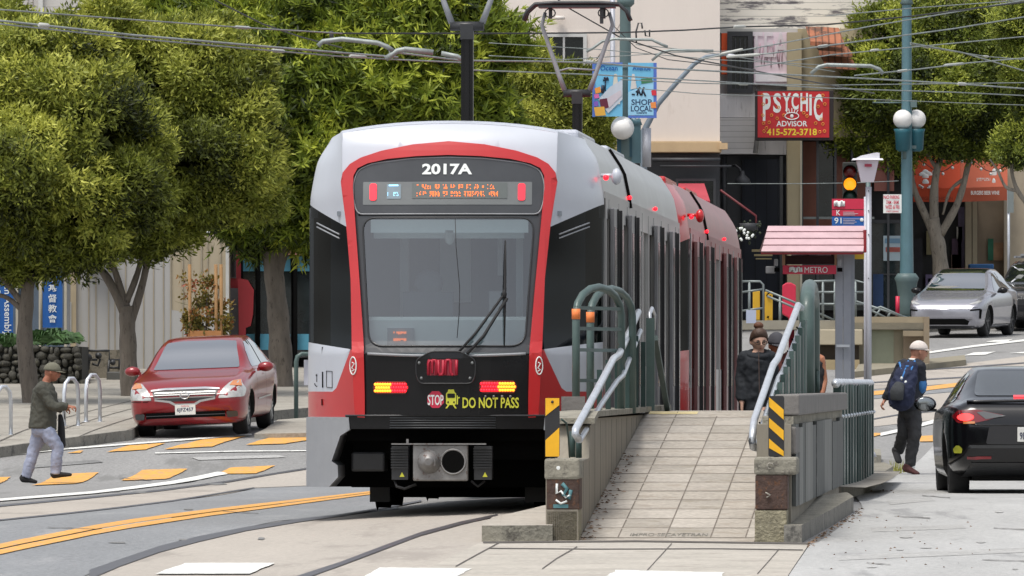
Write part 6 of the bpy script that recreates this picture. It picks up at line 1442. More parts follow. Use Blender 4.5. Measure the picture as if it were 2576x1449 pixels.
b = MB(); fr(b, 2182, 399, 403, 74, 78, D, s_); b.prism([(P(u, v, D).x, P(u, v, D).z) for u, v in ((2150, 400), (2212, 400), (2212, 385), (2204, 384), (2165, 392))], D - .12, D + .12); b.build('lantern_top', mat('lantern_white2', (.66, .66, .7), .4), T, world=True)
pbox('red_label', mat('label_red', (.3, .03, .06), .6), T, 2174, 2192, 413, 420, D, .01, .155)
b = MB(); b.lathe(P(2185, 1145, D), [(.1, -.02), (.08, .03), (.045, .06)], 8); b.build('foot', M['polew'], T, world=True)
b = MB()
for v in (480, 530, 590, 700): b.ball(P(2185, v, D - .036), .008, seg=6, rings=4)
b.build('bolt', M['charc'], T, world=True)
# route sign
D = 140; s_ = FL / D; T = pth('route_sign', 'red and blue stop sign listing routes K and 91, above the shelter roof', 'sign', 2134, 700, D)
for v0, v1, mm in ((500, 526, M['sign_r']), (528, 543, M['sign_r']), (545, 568, M['blueb']), (570, 590, M['blueb'])):
    pl_ = pbox('sign_panel', mm, T, 2093, 2175, v0, v1, D, .03)
b = MB(); a = P(2099, 519, D); c = P(2126, 506, D); worm2(b, a.x, c.x, a.z, c.z, D - .006, .012); b.build('emblem', M['sign_w'], T, world=True)
text('lettering', 'K', P(2109, 535, D - .005), M['sign_w'], T, w=10 / s_, h=13 / s_, bold=.01, world=True); text('lettering', '91', P(2108, 555, D - .005), M['sign_w'], T, w=18 / s_, h=15 / s_, bold=.01, world=True); text('lettering', 'M', P(2110, 576, D - .005), M['sign_w'], T, w=12 / s_, h=9 / s_, world=True)
b = MB()
for v, w_ in ((533, 28), (537, 38), (540, 30), (550, 44), (554, 30), (558, 34), (562, 28), (573, 40)): PB(b, 2121, 2121 + w_, v, v + 1.4, D, .002, .004)
b.build('small_print', mat('fine_print', (.5, .45, .5), .6), T, world=True)
b = MB(); b.ball(P(2168, 553, D - .004), .025, sc=(1, .2, 1), seg=12, rings=6); b.build('round_mark', M['sign_w'], T, world=True)
b = MB(); vt(b, 2177, 495, 1160, D, .02); b.build('post', M['polew'], T, world=True)
# traffic signal
D = 232; s_ = FL / D; T = pth('traffic_signal', 'traffic signal showing a glowing amber light, next to the lantern', 'traffic light', 2184, 900, D)
sb = pbox('housing', mat('signal_housing', (.02, .022, .018), .6), T, 2120, 2156, 408, 520, D, .2, 0, .02)
for v, mm in ((432, mat('lens_red_off', (.12, .006, .006), .3)), (463, mat('lens_amber', (.9, .3, .02), .3, emit=1.0, ecol=(1, .3, .01))), (495, mat('lens_green_off', (.01, .04, .03), .3))):
    b = MB(); b.ball(P(2138, v, D - .01), .135, sc=(1, .35, 1), seg=18, rings=10); b.build('lens', mm, sb, world=True)
    b = MB(); c = P(2138, v, D); L = [(c.x + .15 * math.cos(math.radians(a)), c.z + .15 * math.sin(math.radians(a))) for a in range(-10, 191, 20)]
    b.add([(x, D - .0, z) for x, z in L] + [(x, D - .22, z - .01) for x, z in L], [(i, i + 1, i + 12, i + 11) for i in range(len(L) - 1)]); b.build('visor', M['black'], sb, world=True, solid=.006)
b = MB(); vt(b, 2184, 425, 960, D, .05); b.bar(P(2150, 430, D + .1), P(2184, 430, D + .1), .05); b.bar(P(2150, 512, D + .1), P(2184, 512, D + .1), .05); b.build('post', M['tealg'], T, world=True)
# red call box, yellow machines, far platform
D = 214; T = pth('call_box', 'red pedestal call box with a pointed top beyond the ramp', 'call box', 1984, 915, D)
b = MB(); b.prism([(P(u, v, D).x, P(u, v, D).z) for u, v in ((1968, 790), (1968, 718), (1978, 711), (1990, 711), (2002, 718), (2002, 790), (1998, 800), (1998, 915), (1984, 915), (1984, 800))], D - .12, D + .12); b.build('pedestal', M['sign_r'], T, world=True, bevel=.02)
for i, (u0, u1, v0, v1) in enumerate(((1894, 1912, 731, 806), (1924, 1944, 733, 808))):
    T = pth('yellow_case', ['upright yellow case partly behind the railing nearest the tram', 'upright yellow case with a black emblem beside the stair rail'][i], 'case', (u0 + u1) / 2, v1, 216, 'yellow upright cases behind the railing')
    pbox('case', mat('case_yellow', (.62, .36, .02), .6, var=.15), T, u0, u1, v0, v1, 216, .25, 0, .02)
    if i: b = MB(); b.tube([P(1934 + 5 * math.cos(k), 743 + 5 * math.sin(k), 215.97) for k in range(6)], .012, 4); b.tube([P(1930 + 4 * (k % 2), 796 + 3 * (k // 2), 215.97) for k in range(4)], .015, 4); b.build('emblem', M['black'], T, world=True)
D = 212; T = pth('far_ramp', 'beige concrete far platform ramp with grey railings beyond the METRO shelter', 'ramp', 2190, 935, D)
M['bconc'] = mat('beige_concrete', (.24, .215, .155), .9, var=.1, vs=.8, bump=.2, dark=(.19, .17, .12), dthr=.62); M['bconc2'] = mat('pale_beige_concrete', (.42, .37, .27), .9, var=.1)
pbox('wall', M['bconc'], T, 2050, 2272, 828, 935, D, 3); pbox('cap', mat('grey_cap', (.27, .25, .2), .85, var=.15), T, 1868, 2330, 806, 829, D, 3.2, .15)
pbox('patch', mat('green_grey_patch', (.25, .27, .2), .85), T, 2188, 2248, 830, 914, D, .02, .012); pbox('ledge', M['bconc2'], T, 2030, 2168, 829, 868, D, .6, .5, .02); pbox('dark_recess', mat('recess_dark', (.05, .04, .03), .9), T, 2040, 2160, 869, 935, D, .3, .2)
pbox('low_wall', mat('low_tan', (.36, .29, .17), .9), T, 2060, 2160, 905, 935, D, .3, .5)
pbox('end_wall', mat('brown_beige', (.2, .155, .11), .9), T, 2272, 2334, 844, 925, D, 2, .1); pbox('rail_board', mat('tan_board', (.3, .25, .17), .85), T, 2110, 2332, 797, 812, D, .1, .35); pbox('rail_board', mat('tan_board2', (.27, .22, .15), .85), T, 2270, 2334, 832, 846, D, .1, .35); pbox('end_post', mat('tan_board3', (.25, .2, .14), .85), T, 2322, 2336, 797, 925, D, .15, .4)
b = MB(); 
for L in ([(1868, 708), (1912, 708), (1920, 716), (1920, 820)], [(1868, 735), (1918, 728)], [(1868, 782), (1920, 775)], [(1868, 815), (1920, 812)], [(1885, 708), (1885, 815)], [(1925, 730), (1990, 757), (2100, 806)], [(1930, 745), (1985, 768), (2090, 815)], [(1962, 745), (1962, 828)], [(2010, 765), (2010, 828)], [(2060, 790), (2060, 828)], [(2030, 716), (2040, 708), (2110, 706)], [(2150, 706), (2178, 712), (2180, 800)], [(2040, 735), (2178, 735)], [(2040, 765), (2178, 765)], [(2100, 708), (2100, 806)], [(2070, 708), (2070, 806)], [(2152, 708), (2152, 806)], [(2180, 775), (2230, 800)], [(2190, 782), (2215, 772), (2280, 800)], [(2200, 800), (2215, 776)], [(2232, 800), (2240, 785)], [(2150, 757), (2320, 812)]): b.tube([P(u, v, D - .1) for u, v in L], .026, 6)
b.build('railing', mat('dull_rail', (.2, .23, .23), .5, .3), T, world=True)
slab('island_kerb', [(2150, 935), (2160, 916), (2330, 903), (2427, 893), (2430, 905), (2330, 916)], .12, M['bconc'], M['bconc'])
T = pth('paper_notice', 'small pale notice taped on the far railing nearest the tram', 'notice', 1890, 812, 211); pbox('sheet_paper', mat('notice_blue', (.4, .45, .58), .7), T, 1877, 1902, 780, 813, 211, .01)
# bus shelter with poster at far side
D = 268; T = pth('bus_shelter', 'dark glass bus shelter with a pale blue poster behind the far lamp post', 'shelter', 2230, 790, D)
b = MB(); PB(b, 2186, 2192, 560, 790, D, .1, .0); PB(b, 2272, 2278, 560, 790, D, .1); PB(b, 2228, 2236, 655, 790, D, .1, -.05); PB(b, 2184, 2280, 553, 562, D, 1.0, .1); PB(b, 2186, 2278, 688, 692, D, .08); b.build('frame', M['charc'], T, world=True)
pbox('glass_panel', M['shopglass'], T, 2192, 2272, 562, 780, D, .02, -.02); pb_ = pbox('poster', mat('poster_pale', (.4, .5, .56), .6), T, 2222, 2268, 593, 656, D, .02, .05)
pbox('poster_band', mat('poster_red', (.4, .1, .08), .6, var=.4, vs=6), pb_, 2228, 2264, 622, 634, D, .01, .06); pbox('poster_band', mat('poster_blue', (.15, .28, .4), .6), pb_, 2226, 2264, 600, 612, D, .01, .06); pbox('blue_bin', mat('blue_dark', (.01, .04, .12), .6), T, 2196, 2222, 690, 780, D, .3, .05)
T = pth('dumpster', 'blue bin row behind the parked cars by the tan wall', 'bin', 2480, 700, 272); pbox('bin_body', mat('bin_blue', (.01, .08, .22), .6, var=.2), T, 2438, 2500, 664, 790, 272, .8, 0, .03)
T = pth('sign_post', 'thin galvanised post with a small grey sign at the far pavement', 'pole', 2537, 790, 266); b = MB(); vt(b, 2537, 476, 790, 266, .035); b.build('post', M['galv'], T, world=True); pbox('plate', mat('plate_grey', (.2, .23, .23), .6), T, 2534, 2550, 478, 535, 266, .02, .05)
T = pth('bollard', 'short red post at the foot of the far lamp post', 'bollard', 2258, 790, 260); b = MB(); vt(b, 2258, 745, 795, 260, .05); b.build('post', M['sign_r'], T, world=True)
# far side pavement
slab('pavement', [(2030, 830), (2050, 812), (2290, 790), (2700, 770), (2760, 800), (2300, 822)], .15, M['conc'], M['conc_dk'])
# bike racks
rk = thing('bike_rack', 'grey hoop bike rack at the pavement edge, nearest the picture edge', 'bike rack', G(8, 1095, .15), 0, 'hoop bike racks on the pavement')
b = MB(); b.tube([(-.1, 0, 0), (-.1, 0, .5), (-.085, .05, .64), (-.03, .12, .72), (.03, .2, .72), (.085, .25, .64), (.1, .3, .5), (.1, .3, 0)], .03, 10); b.build('hoop', M['galv'], rk)
b = MB(); b.lathe((-.1, 0, 0), [(.06, 0), (.06, .01)], 10); b.build('foot_plate', M['galv'], rk); b = MB(); b.lathe((.1, .3, 0), [(.06, 0), (.06, .01)], 10); b.build('foot_plate', M['galv'], rk)
dup(rk, G(178, 1072, .15), 0, 'grey hoop bike rack just beyond the walking man hand'); dup(rk, G(233, 1062, .15), .0, 'grey hoop bike rack closest to the parked red car')
# tracks wires ------------------------------------------------------------
M['wire'] = mat('old_wire', (.27, .3, .29), .5, .3, var=.3, vs=5); M['wire_d'] = mat('dark_wire', (.035, .035, .035), .6)
M['insul'] = mat('insulator_white', (.42, .43, .4), .5)
def wire(label, pts, r=.014, m='wire', sag=0, ins=()):
    q = [P(*p) for p in pts]; L = []
    for a, c in zip(q, q[1:]):
        n = 8; L += [a.lerp(c, k / n) - Vector((0, 0, sag * 4 * (k / n) * (1 - k / n))) for k in range(n)]
    L.append(q[-1]); T = thing('overhead_wire', label, 'wire', L[0], 0, 'overhead tram wires')
    r *= .8; b = MB(); b.tube(L, r, 6); b.build('wire', M[m], T, world=True)
    for (u, v, D, ln) in ins:
        b = MB(); c = P(u, v, D); i = min(range(len(L) - 1), key=lambda k: (L[k] - c).length); d = (L[i + 1] - L[i]).normalized()
        b.tube([c - d * ln / 2, c - d * ln * .4, c + d * ln * .4, c + d * ln / 2], [r * 1.3, r * 1.9, r * 1.9, r * 1.3], 8); b.build('insulator', M['insul'], T, world=True)
    return T
W_ = [
 ('top wire running from the white house corner down across the trees', [(-60, 20, 120), (0, 24, 120), (300, 47, 122), (620, 70, 124), (860, 84, 126)], .012, 'wire', [(610, 69, 124, .35)]),
 ('paired wire upper strand sagging from the picture edge to the junction over the big tree', [(-60, 48, 130), (0, 52, 130), (330, 88, 131), (620, 113, 132), (860, 133, 134), (1000, 144, 135)], .02, 'wire', [(110, 64, 130, .15)]),
 ('paired wire lower strand just beneath the upper one', [(-60, 56, 130), (0, 60, 130), (330, 96, 131), (620, 122, 132), (860, 142, 134), (1000, 150, 135), (1180, 158, 138)], .014, 'wire', [(700, 128, 133, .3), (900, 142, 134, .35)]),
 ('steep thin wire crossing the big tree from its top', [(540, 0, 140), (660, 60, 142), (760, 94, 144), (860, 120, 146)], .012, 'wire_d', []),
 ('dark nearly level feeder wire behind both pantographs', [(590, 68, 150), (860, 84, 150), (1300, 84, 152), (1560, 82, 154), (1720, 76, 156), (1850, 68, 158), (2080, 62, 160), (2300, 40, 162), (2700, -10, 166)], .016, 'wire_d', [(1860, 67, 158, .3)]),
 ('wire from the pantograph head down to the dark window', [(1380, -20, 150), (1430, 20, 150), (1560, 94, 152), (1700, 140, 154), (1960, 190, 160), (2200, 235, 170)], .013, 'wire_d', []),
 ('trolley wire passing left to right over the banners', [(980, 130, 136), (1160, 152, 138), (1400, 155, 140), (1500, 158, 142), (1660, 172, 145), (1900, 184, 150), (2150, 196, 156), (2400, 210, 162), (2700, 232, 168)], .016, 'wire', [(1480, 156, 142, .4), (2420, 211, 162, .4)]),
 ('lower trolley wire beneath it crossing the lamp post', [(1180, 176, 140), (1500, 188, 144), (1800, 205, 150), (2080, 222, 156), (2400, 232, 162), (2700, 246, 168)], .012, 'wire', []),
 ('wire rising from the clapboard wall to the upper picture edge', [(1760, 150, 160), (1860, 128, 160), (1960, 110, 162), (2190, 66, 166), (2700, -20, 172)], .013, 'wire', [(1840, 130, 160, .35), (1900, 122, 161, .1)]),
 ('wire rising from the lamp arm to the right picture edge', [(1830, 142, 158), (1940, 134, 158), (2100, 112, 160), (2400, 72, 164), (2700, 22, 168)], .015, 'wire', [(1870, 140, 158, .5), (2070, 116, 160, .35)]),
 ('pale wire in front of the rounded tree climbing to the picture edge', [(1900, 168, 160), (2090, 138, 162), (2280, 120, 164), (2576, 92, 168), (2700, 82, 170)], .012, 'wire', [(2200, 126, 163, .25)]),
 ('span wire falling from the far lamp post to the picture edge', [(2290, 108, 200), (2420, 132, 202), (2576, 178, 204), (2700, 210, 206)], .016, 'wire', [(2330, 118, 201, .2)]),
 ('second span wire falling more gently beside it', [(2290, 112, 200), (2480, 142, 203), (2700, 160, 206)], .013, 'wire', [(2480, 142, 203, .2)]),
 ('wire crossing the tree with long white strain insulators', [(2150, 190, 180), (2310, 174, 182), (2440, 158, 184), (2576, 146, 186), (2700, 138, 188)], .015, 'wire', [(2400, 162, 184, .8), (2270, 178, 182, .4)]),
 ('low wire from the banners to the tree trunk', [(1560, 200, 170), (1760, 210, 172), (2100, 214, 174), (2576, 208, 180), (2700, 206, 182)], .011, 'wire', [(1870, 212, 173, .2)]),
 ('fine wire over the window of the cream building', [(1230, 108, 165), (1500, 124, 166), (1800, 150, 168), (2200, 170, 172)], .009, 'wire', []),
 ('fine wire below the pantograph elbow', [(1230, 140, 165), (1420, 150, 166), (1700, 132, 168), (1840, 128, 170)], .009, 'wire', []),
 ('thin wire dropping behind the second pantograph', [(1540, 62, 160), (1600, 120, 160), (1680, 150, 162), (1900, 175, 166)], .009, 'wire_d', []),
 ('faint upper wire at the top picture corner', [(2080, 40, 170), (2300, 20, 172), (2576, 0, 176), (2700, -8, 178)], .011, 'wire', []),
 ('lowest thin wire crossing beneath the poster', [(1600, 222, 168), (1760, 236, 170), (2080, 246, 174), (2500, 262, 178), (2700, 268, 180)], .009, 'wire', []),
 ('thin twisted wire near the banner top', [(1600, 112, 165), (1750, 128, 166), (1900, 150, 168), (2100, 180, 170)], .009, 'wire', []),
 ('low dark wire across the dark entrance', [(1830, 462, 240), (2020, 462, 242), (2150, 460, 244), (2260, 455, 246)], .012, 'wire', []),
]
for lab, pts, r, m_, ins in W_: wire(lab, pts, r, m_, 0, ins)
# registration arms and hangers
def arm(label, L, r=.03, m='wire'):
    T = thing('wire_support_arm', label, 'bracket', P(*L[0]), 0, 'curved support arms of the overhead wires'); b = MB(); b.tube([P(*p) for p in L], r, 8); b.build('arm', M[m], T, world=True)
arm('curved support arm over the big tree nearest the first pantograph', [(800, 116, 134), (812, 104, 134), (860, 98, 134), (950, 108, 134), (975, 118, 134), (988, 128, 134)])
arm('short straight support arm ahead of the curved one', [(970, 148, 134), (985, 138, 134), (1000, 128, 134), (1020, 124, 134), (1090, 132, 134)], .035)
arm('drooping support arm touching the first pantograph mast', [(1110, 134, 135), (1150, 142, 135), (1166, 152, 135)], .03)
arm('arm bent over the cream wall behind the second pantograph', [(1475, 130, 150), (1490, 122, 150), (1515, 104, 150), (1545, 98, 150), (1640, 100, 150), (1665, 112, 150), (1680, 118, 150)], .02)
arm('low arm above the banner top reaching right', [(1640, 152, 155), (1665, 130, 155), (1690, 126, 155), (1795, 128, 155)], .02)
arm('pale arm in front of the rounded tree', [(2040, 186, 170), (2060, 168, 170), (2080, 163, 170), (2190, 166, 170), (2212, 174, 170), (2222, 186, 170)], .03)
arm('dark hook hanger on the feeder wire', [(1601, 108, 152), (1600, 80, 152), (1606, 58, 152), (1614, 58, 152), (1616, 72, 152)], .012, 'wire_d')
arm('small dark loop hanging from the feeder wire', [(1622, 76, 152), (1624, 90, 152), (1634, 92, 152), (1634, 75, 152)], .012, 'wire_d')
arm('dark clamp cross on the feeder wire above the big tree', [(832, 78, 150), (836, 100, 150)], .03, 'wire_d')
# ------------------------------------------------------------ cars
M['tyre'] = mat('tyre', (.014, .014, .015), .8, var=.3, vs=8)
M['rim'] = mat('alloy_rim', (.45, .45, .44), .3, .8, var=.1)
M['rim_d'] = mat('dark_rim', (.05, .05, .055), .4, .6, var=.1)
M['cglass'] = mat('car_glass', (.02, .025, .026), .04, var=.2, vs=2, spec=1.0, coat=1.0)
M['cglass'].node_tree.nodes['Principled BSDF'].inputs['IOR'].default_value = 2.8; M['cglass'].node_tree.nodes['Principled BSDF'].inputs['Coat IOR'].default_value = 2.6
M['chrome'] = mat('chrome', (.75, .75, .75), .12, 1.0, var=.03)
M['arch'] = mat('wheel_arch', (.006, .006, .006), .9)
M['hlamp'] = mat('headlamp', (.5, .5, .48), .12, .3, var=.25, vs=9, coat=.8)
M['lampo'] = mat('indicator_lens', (.55, .2, .06), .2, var=.1, coat=.8)
M['lampr'] = mat('tail_lens', (.16, .006, .01), .15, coat=.8)
M['platew'] = mat('plate_white', (.66, .66, .62), .5, var=.06, vs=8)
def carring(w, zb, zbelt, ztop, wr, tuck=.0):
    c = ztop - zbelt
    return [(0, zb), (w * .6, zb), (w * .84, zb + .01), (w * .93, zb + .05), (w * .975, zb + .13), (w * .99, zb + .35 * (zbelt - zb)), (w, zb + .6 * (zbelt - zb)), (w * .995, zb + .82 * (zbelt - zb)), (w * .975, zbelt - .02), (w * .945, zbelt + .012),
            (w * .945 + (wr - w * .945) * .33, zbelt + c * .34), (w * .945 + (wr - w * .945) * .7, zbelt + c * .70), (wr, zbelt + c * .90), (wr * .93, zbelt + c * .965), (wr * .75, zbelt + c * .99), (wr * .4, ztop), (0, ztop)]
def car(name, label, S_, L, paint, wheels, rimm, glassy=None):
    T = thing(name, label, 'car'); st = smoothf(S_['y'], S_['w']); F_ = {k: smoothf(S_['y'], S_[k]) for k in ('w', 'zb', 'zs', 'zt', 'wr')}
    ys_ = sorted(set([0, .02, .05, .1, .17, .26] + [round(.35 + k * (L - .7) / 52, 3) for k in range(53)] + [L - .26, L - .17, L - .1, L - .05, L - .02, L]))
    b = MB(); rings = []
    for y in ys_:
        h = carring(F_['w'](y), F_['zb'](y), F_['zs'](y), max(F_['zs'](y) + .012, F_['zt'](y)), F_['wr'](y)); full = h + [(-x, z) for x, z in h[-2:0:-1]]; rings.append([(x, y, z) for x, z in full])
    n = len(rings[0]); vs = [p for r in rings for p in r]
    fs = [(i * n + k, i * n + (k + 1) % n, (i + 1) * n + (k + 1) % n, (i + 1) * n + k) for i in range(len(rings) - 1) for k in range(n)]
    b.add(vs, fs, 0, True)
    # caps as strips between mirrored ring points
    for ri in (0, len(rings) - 1):
        o = ri * n; h = n // 2
        b.f += [(o + k, o + k + 1, o + n - k - 1, o + (n - k) % n) for k in range(0, h)]; b.m += [0] * h; b.sm += [True] * h
    body = b.build('body', [paint, M['arch']], T)
    cut = MB()
    for (wy, wr_, wx) in wheels:
        cut.lathe((0, wy, wr_), [(wr_ + .045, -1.2), (wr_ + .045, 1.2)], 28, axis='x', mi=0)
    cu = cut.build('cut', M['arch'])
    # keep a spine between the arches so the cabin floor stays
    md = body.modifiers.new('b', 'BOOLEAN'); md.operation = 'DIFFERENCE'; md.object = cu; md.solver = 'EXACT'
    bpy.context.view_layer.update(); dg = bpy.context.evaluated_depsgraph_get(); me2 = bpy.data.meshes.new_from_object(body.evaluated_get(dg)); body.modifiers.clear()
    old = body.data
    if len(me2.polygons) > 50:
        body.data = me2
        if len(me2.materials) < 2: me2.materials.append(M['arch'])
        for p in me2.polygons:      # arch walls
            c = p.center
            for (wy, wr_, wx) in wheels:
                if abs(math.hypot(c.y - wy, c.z - wr_) - (wr_ + .045)) < .012 and abs(p.normal.x) < .5: p.material_index = 1; p.use_smooth = False
    bpy.data.objects.remove(cu)
    bm = bmesh.new(); bm.from_mesh(old); bmesh.ops.triangulate(bm, faces=bm.faces); bv = BVHTree.FromBMesh(bm); bm.free()
    f = MB(); f.box(-.62, .62, .5, L - .5, .2, .6); f.build('underbody', M['arch'], T)
    def cast(kind, a, z):
        if kind == 'f': o, d = Vector((a, -3, z)), Vector((0, 1, 0))
        elif kind == 'r': o, d = Vector((a, L + 3, z)), Vector((0, -1, 0))
        elif kind == 'L': o, d = Vector((-4, a, z)), Vector((1, 0, 0))
        elif kind == 'R': o, d = Vector((4, a, z)), Vector((-1, 0, 0))
        else: o, d = Vector((a, z, 5)), Vector((0, 0, -1))
        h = bv.ray_cast(o, d); return (h[0], h[1], d) if h[0] is not None else None
    def cp(nm, kind, poly, m, off=.004, par=None, step=.06, rnd=0, wall=True):
        if rnd: poly = roundpoly(poly, rnd)
        vs, ts = tess(poly, step); pts = []
        for a, z in vs:
            h = cast(kind, a, z); pts.append(None if h is None else h[0] + (h[1] if h[1].dot(h[2]) < 0 else -h[1]) * off)
        ok = [t for t in ts if all(pts[i] is not None for i in t)]; b = MB(); b.add([p or Vector((0, 1, .5)) for p in pts], ok, 0, True)
        return b.build(nm, m, par or T)
    for (wy, wr_, wx) in wheels:
        for sx in (-1, 1):
            f = MB(); f.lathe((sx * (wx - .11), wy, wr_), [(wr_ * .62, -.11), (wr_ * .93, -.11), (wr_ * .985, -.085), (wr_, -.05), (wr_, .05), (wr_ * .985, .085), (wr_ * .93, .11), (wr_ * .68, .115), (wr_ * .66, .09)][::1], 28, axis='x'); w = f.build('wheel', M['tyre'], T)
            f = MB(); xo = sx * wx; r_ = wr_ * .66
            f.lathe((xo - sx * .03, wy, wr_), [(r_, 0), (r_ * .9, sx * .02), (r_ * .88, -sx * .04), (.04, -sx * .05)] if True else [], 24, axis='x')
            for k in range(5):
                a = 2 * math.pi * k / 5 + .3
                for da in (-.16, .16): f.bar((xo - sx * .015, wy + .03 * math.cos(a), wr_ + .03 * math.sin(a)), (xo - sx * .01, wy + r_ * .93 * math.cos(a + da), wr_ + r_ * .93 * math.sin(a + da)), .03, .02, up=(1, 0, 0))
            f.lathe((xo - sx * .03, wy, wr_), [(.06, 0), (.05, sx * .025)], 12, axis='x'); f.build('rim', rimm, w)
    return T, cp, cast
def mirror(T, x, y, z, paint, r=.1):
    for sx in (-1, 1):
        f = MB(); f.ball((sx * x, y, z), r, sc=(1.15, .8, .72), seg=14, rings=9); f.bar((sx * (x - .13), y, z - .04), (sx * (x - .03), y, z - .03), .05); f.build('wing_mirror', paint, T)
# --- red sedan
PR = mat('red_car_paint', (.23, .006, .01), .28, .1, var=.06, vs=1.5, coat=.7)
S1 = dict(y=[0, .12, .4, 1.0, 1.35, 1.6, 2.1, 2.6, 3.2, 3.75, 4.3, 4.7, 4.82], w=[.66, .8, .875, .9, .9, .9, .9, .9, .9, .895, .86, .8, .72],
          zb=[.26, .2, .18, .19, .2, .2, .2, .2, .2, .22, .26, .32, .38], zs=[.62, .72, .80, .89, .93, .945, .955, .965, .975, .985, .98, .93, .84], zt=[.63, .745, .85, .94, .985, 1.08, 1.36, 1.455, 1.465, 1.38, 1.08, .97, .86], wr=[.5, .62, .72, .76, .74, .70, .63, .60, .59, .58, .62, .66, .6])
T, cp, cast = car('parked_car', 'dark red sedan parked at the pavement kerb, facing the camera', S1, 4.82, PR, [(.93, .32, .83), (3.72, .32, .83)], M['rim'])
cp('windscreen', 'f', [(-.66, 1.0), (.66, 1.0), (.53, 1.385), (.3, 1.405), (-.3, 1.405), (-.53, 1.385)], M['cglass'], .006, rnd=.03)
for k in ('L', 'R'):
    cp('side_window', k, [(1.72, 1.0), (2.62, 1.01), (2.66, 1.385), (2.3, 1.37), (2.0, 1.24)], M['cglass'], .005); cp('side_window', k, [(2.70, 1.01), (3.52, 1.03), (3.4, 1.3), (3.1, 1.38), (2.74, 1.39)], M['cglass'], .005)
    cp('window_trim', k, [(2.63, 1.0), (2.69, 1.0), (2.73, 1.4), (2.67, 1.4)], M['black'], .007); cp('door_seam', k, [(2.66, .3), (2.668, .3), (2.668, .98), (2.66, .98)], M['black'], .004); cp('door_seam', k, [(1.58, .3), (1.588, .3), (1.62, .95), (1.612, .95)], M['black'], .004)
    cp('side_moulding', k, [(1.7, .50), (3.2, .52), (3.2, .545), (1.7, .525)], M['chrome'], .006)
    cp('door_handle', k, [(2.45, .86), (2.6, .865), (2.6, .89), (2.45, .885)], PR, .02)
cp('rear_window', 'r', [(-.58, 1.08), (.58, 1.08), (.5, 1.34), (-.5, 1.34)], M['cglass'], .005)
for sx in (-1, 1):
    hl_ = cp('headlight', 'f', [(sx * x, z) for x, z in ((.5, .575), (.86, .585), (.875, .70), (.80, .84), (.68, .82), (.57, .72))][::sx], M['hlamp'], .008, rnd=.03)
    cp('indicator', 'f', [(sx * x, z) for x, z in ((.66, .755), (.83, .745), (.80, .83), (.70, .82))][::sx], M['lampo'], .012, hl_); 
    cp('fog_light', 'f', [(sx * x, z) for x, z in ((.62, .29), (.77, .29), (.77, .38), (.62, .38))][::sx], M['t_mask'], .012, rnd=.03)
g = cp('grille', 'f', [(-.47, .60), (-.2, .55), (.2, .55), (.47, .60), (.50, .70), (.3, .715), (-.3, .715), (-.50, .70)], M['t_dark'], .006, rnd=.02)
for z in (.60, .635, .67): cp('grille_bar', 'f', [(-.46, z), (.46, z), (.46, z + .012), (-.46, z + .012)], M['rim'], .012, g)
cp('grille_chrome', 'f', [(-.52, .70), (-.3, .715), (.3, .715), (.52, .70), (.52, .722), (.3, .742), (-.3, .742), (-.52, .722)], M['chrome'], .016)
cp('grille_chrome', 'f', [(-.46, .595), (-.22, .56), (-.14, .515), (.14, .515), (.22, .56), (.46, .595), (.46, .565), (.24, .53), (.16, .485), (-.16, .485), (-.24, .53), (-.46, .565)], M['chrome'], .018)
b = MB(); c = cast('f', 0, .635)[0]; b.tube([c + Vector((.065 * math.cos(k * math.pi / 8), -.03, .05 * math.sin(k * math.pi / 8))) for k in range(16)], .009, 6, closed=True); b.bar(c + Vector((-.08, -.03, 0)), c + Vector((.08, -.03, 0)), .022); b.build('emblem', M['chrome'], T)
cp('lower_intake', 'f', [(-.6, .30), (.6, .30), (.6, .385), (-.6, .385)], M['black'], .008); cp('intake_bar', 'f', [(-.6, .335), (.6, .335), (.6, .345), (-.6, .345)], M['t_mask'], .014)
cp('bumper_seam', 'f', [(-.84, .555), (-.56, .55), (-.56, .558), (-.84, .563)], M['black'], .006)
c = cast('f', 0, .42)[0]; b = MB(); b.box(-.155, .155, c.y - .02, c.y - .008, .345, .495); pp = b.build('number_plate', M['platew'], T, bevel=.004)
text('lettering', '6JFZ457', (0, c.y - .022, .415), mat('plate_blue', (.03, .04, .09), .6), pp, w=.25, h=.075, bold=.02); text('lettering', 'California', (0, c.y - .022, .478), M['sign_r'], pp, w=.12, h=.022)
mirror(T, 1.02, 1.72, .99, PR, .105)
c = G(474, 1097); T.rotation_euler = (math.radians(1.5), math.radians(-2.2), math.radians(-6)); T.location = c + Vector((-.0, -.93, -.02))
# --- silver crossover
PS = mat('silver_car_paint', (.33, .33, .37), .25, .45, var=.05, vs=1.5, coat=1.0)
S2 = dict(y=[0, .1, .35, .9, 1.25, 1.6, 2.2, 2.7, 3.4, 4.1, 4.5, 4.68, 4.75], w=[.68, .80, .89, .945, .955, .96, .96, .96, .96, .95, .9, .84, .76],
          zb=[.3, .22, .2, .2, .2, .2, .2, .2, .2, .24, .3, .36, .45], zs=[.66, .76, .86, .97, 1.01, 1.02, 1.03, 1.04, 1.06, 1.07, 1.05, 1.0, .9], zt=[.67, .79, .90, 1.03, 1.10, 1.22, 1.53, 1.62, 1.60, 1.42, 1.2, 1.05, .92], wr=[.5, .62, .74, .8, .78, .74, .66, .62, .60, .58, .6, .62, .6])
T, cp, cast = car('parked_car', 'silver grey crossover parked facing the camera by the far lamp post', S2, 4.75, PS, [(.9, .36, .885), (3.79, .36, .885)], M['rim_d'])
cp('windscreen', 'f', [(-.72, 1.10), (.72, 1.10), (.56, 1.53), (-.56, 1.53)], M['cglass'], .006, rnd=.04); cp('glass_roof', 't', [(-.56, 2.15), (.56, 2.15), (.54, 3.6), (-.54, 3.6)], M['cglass'], .006)
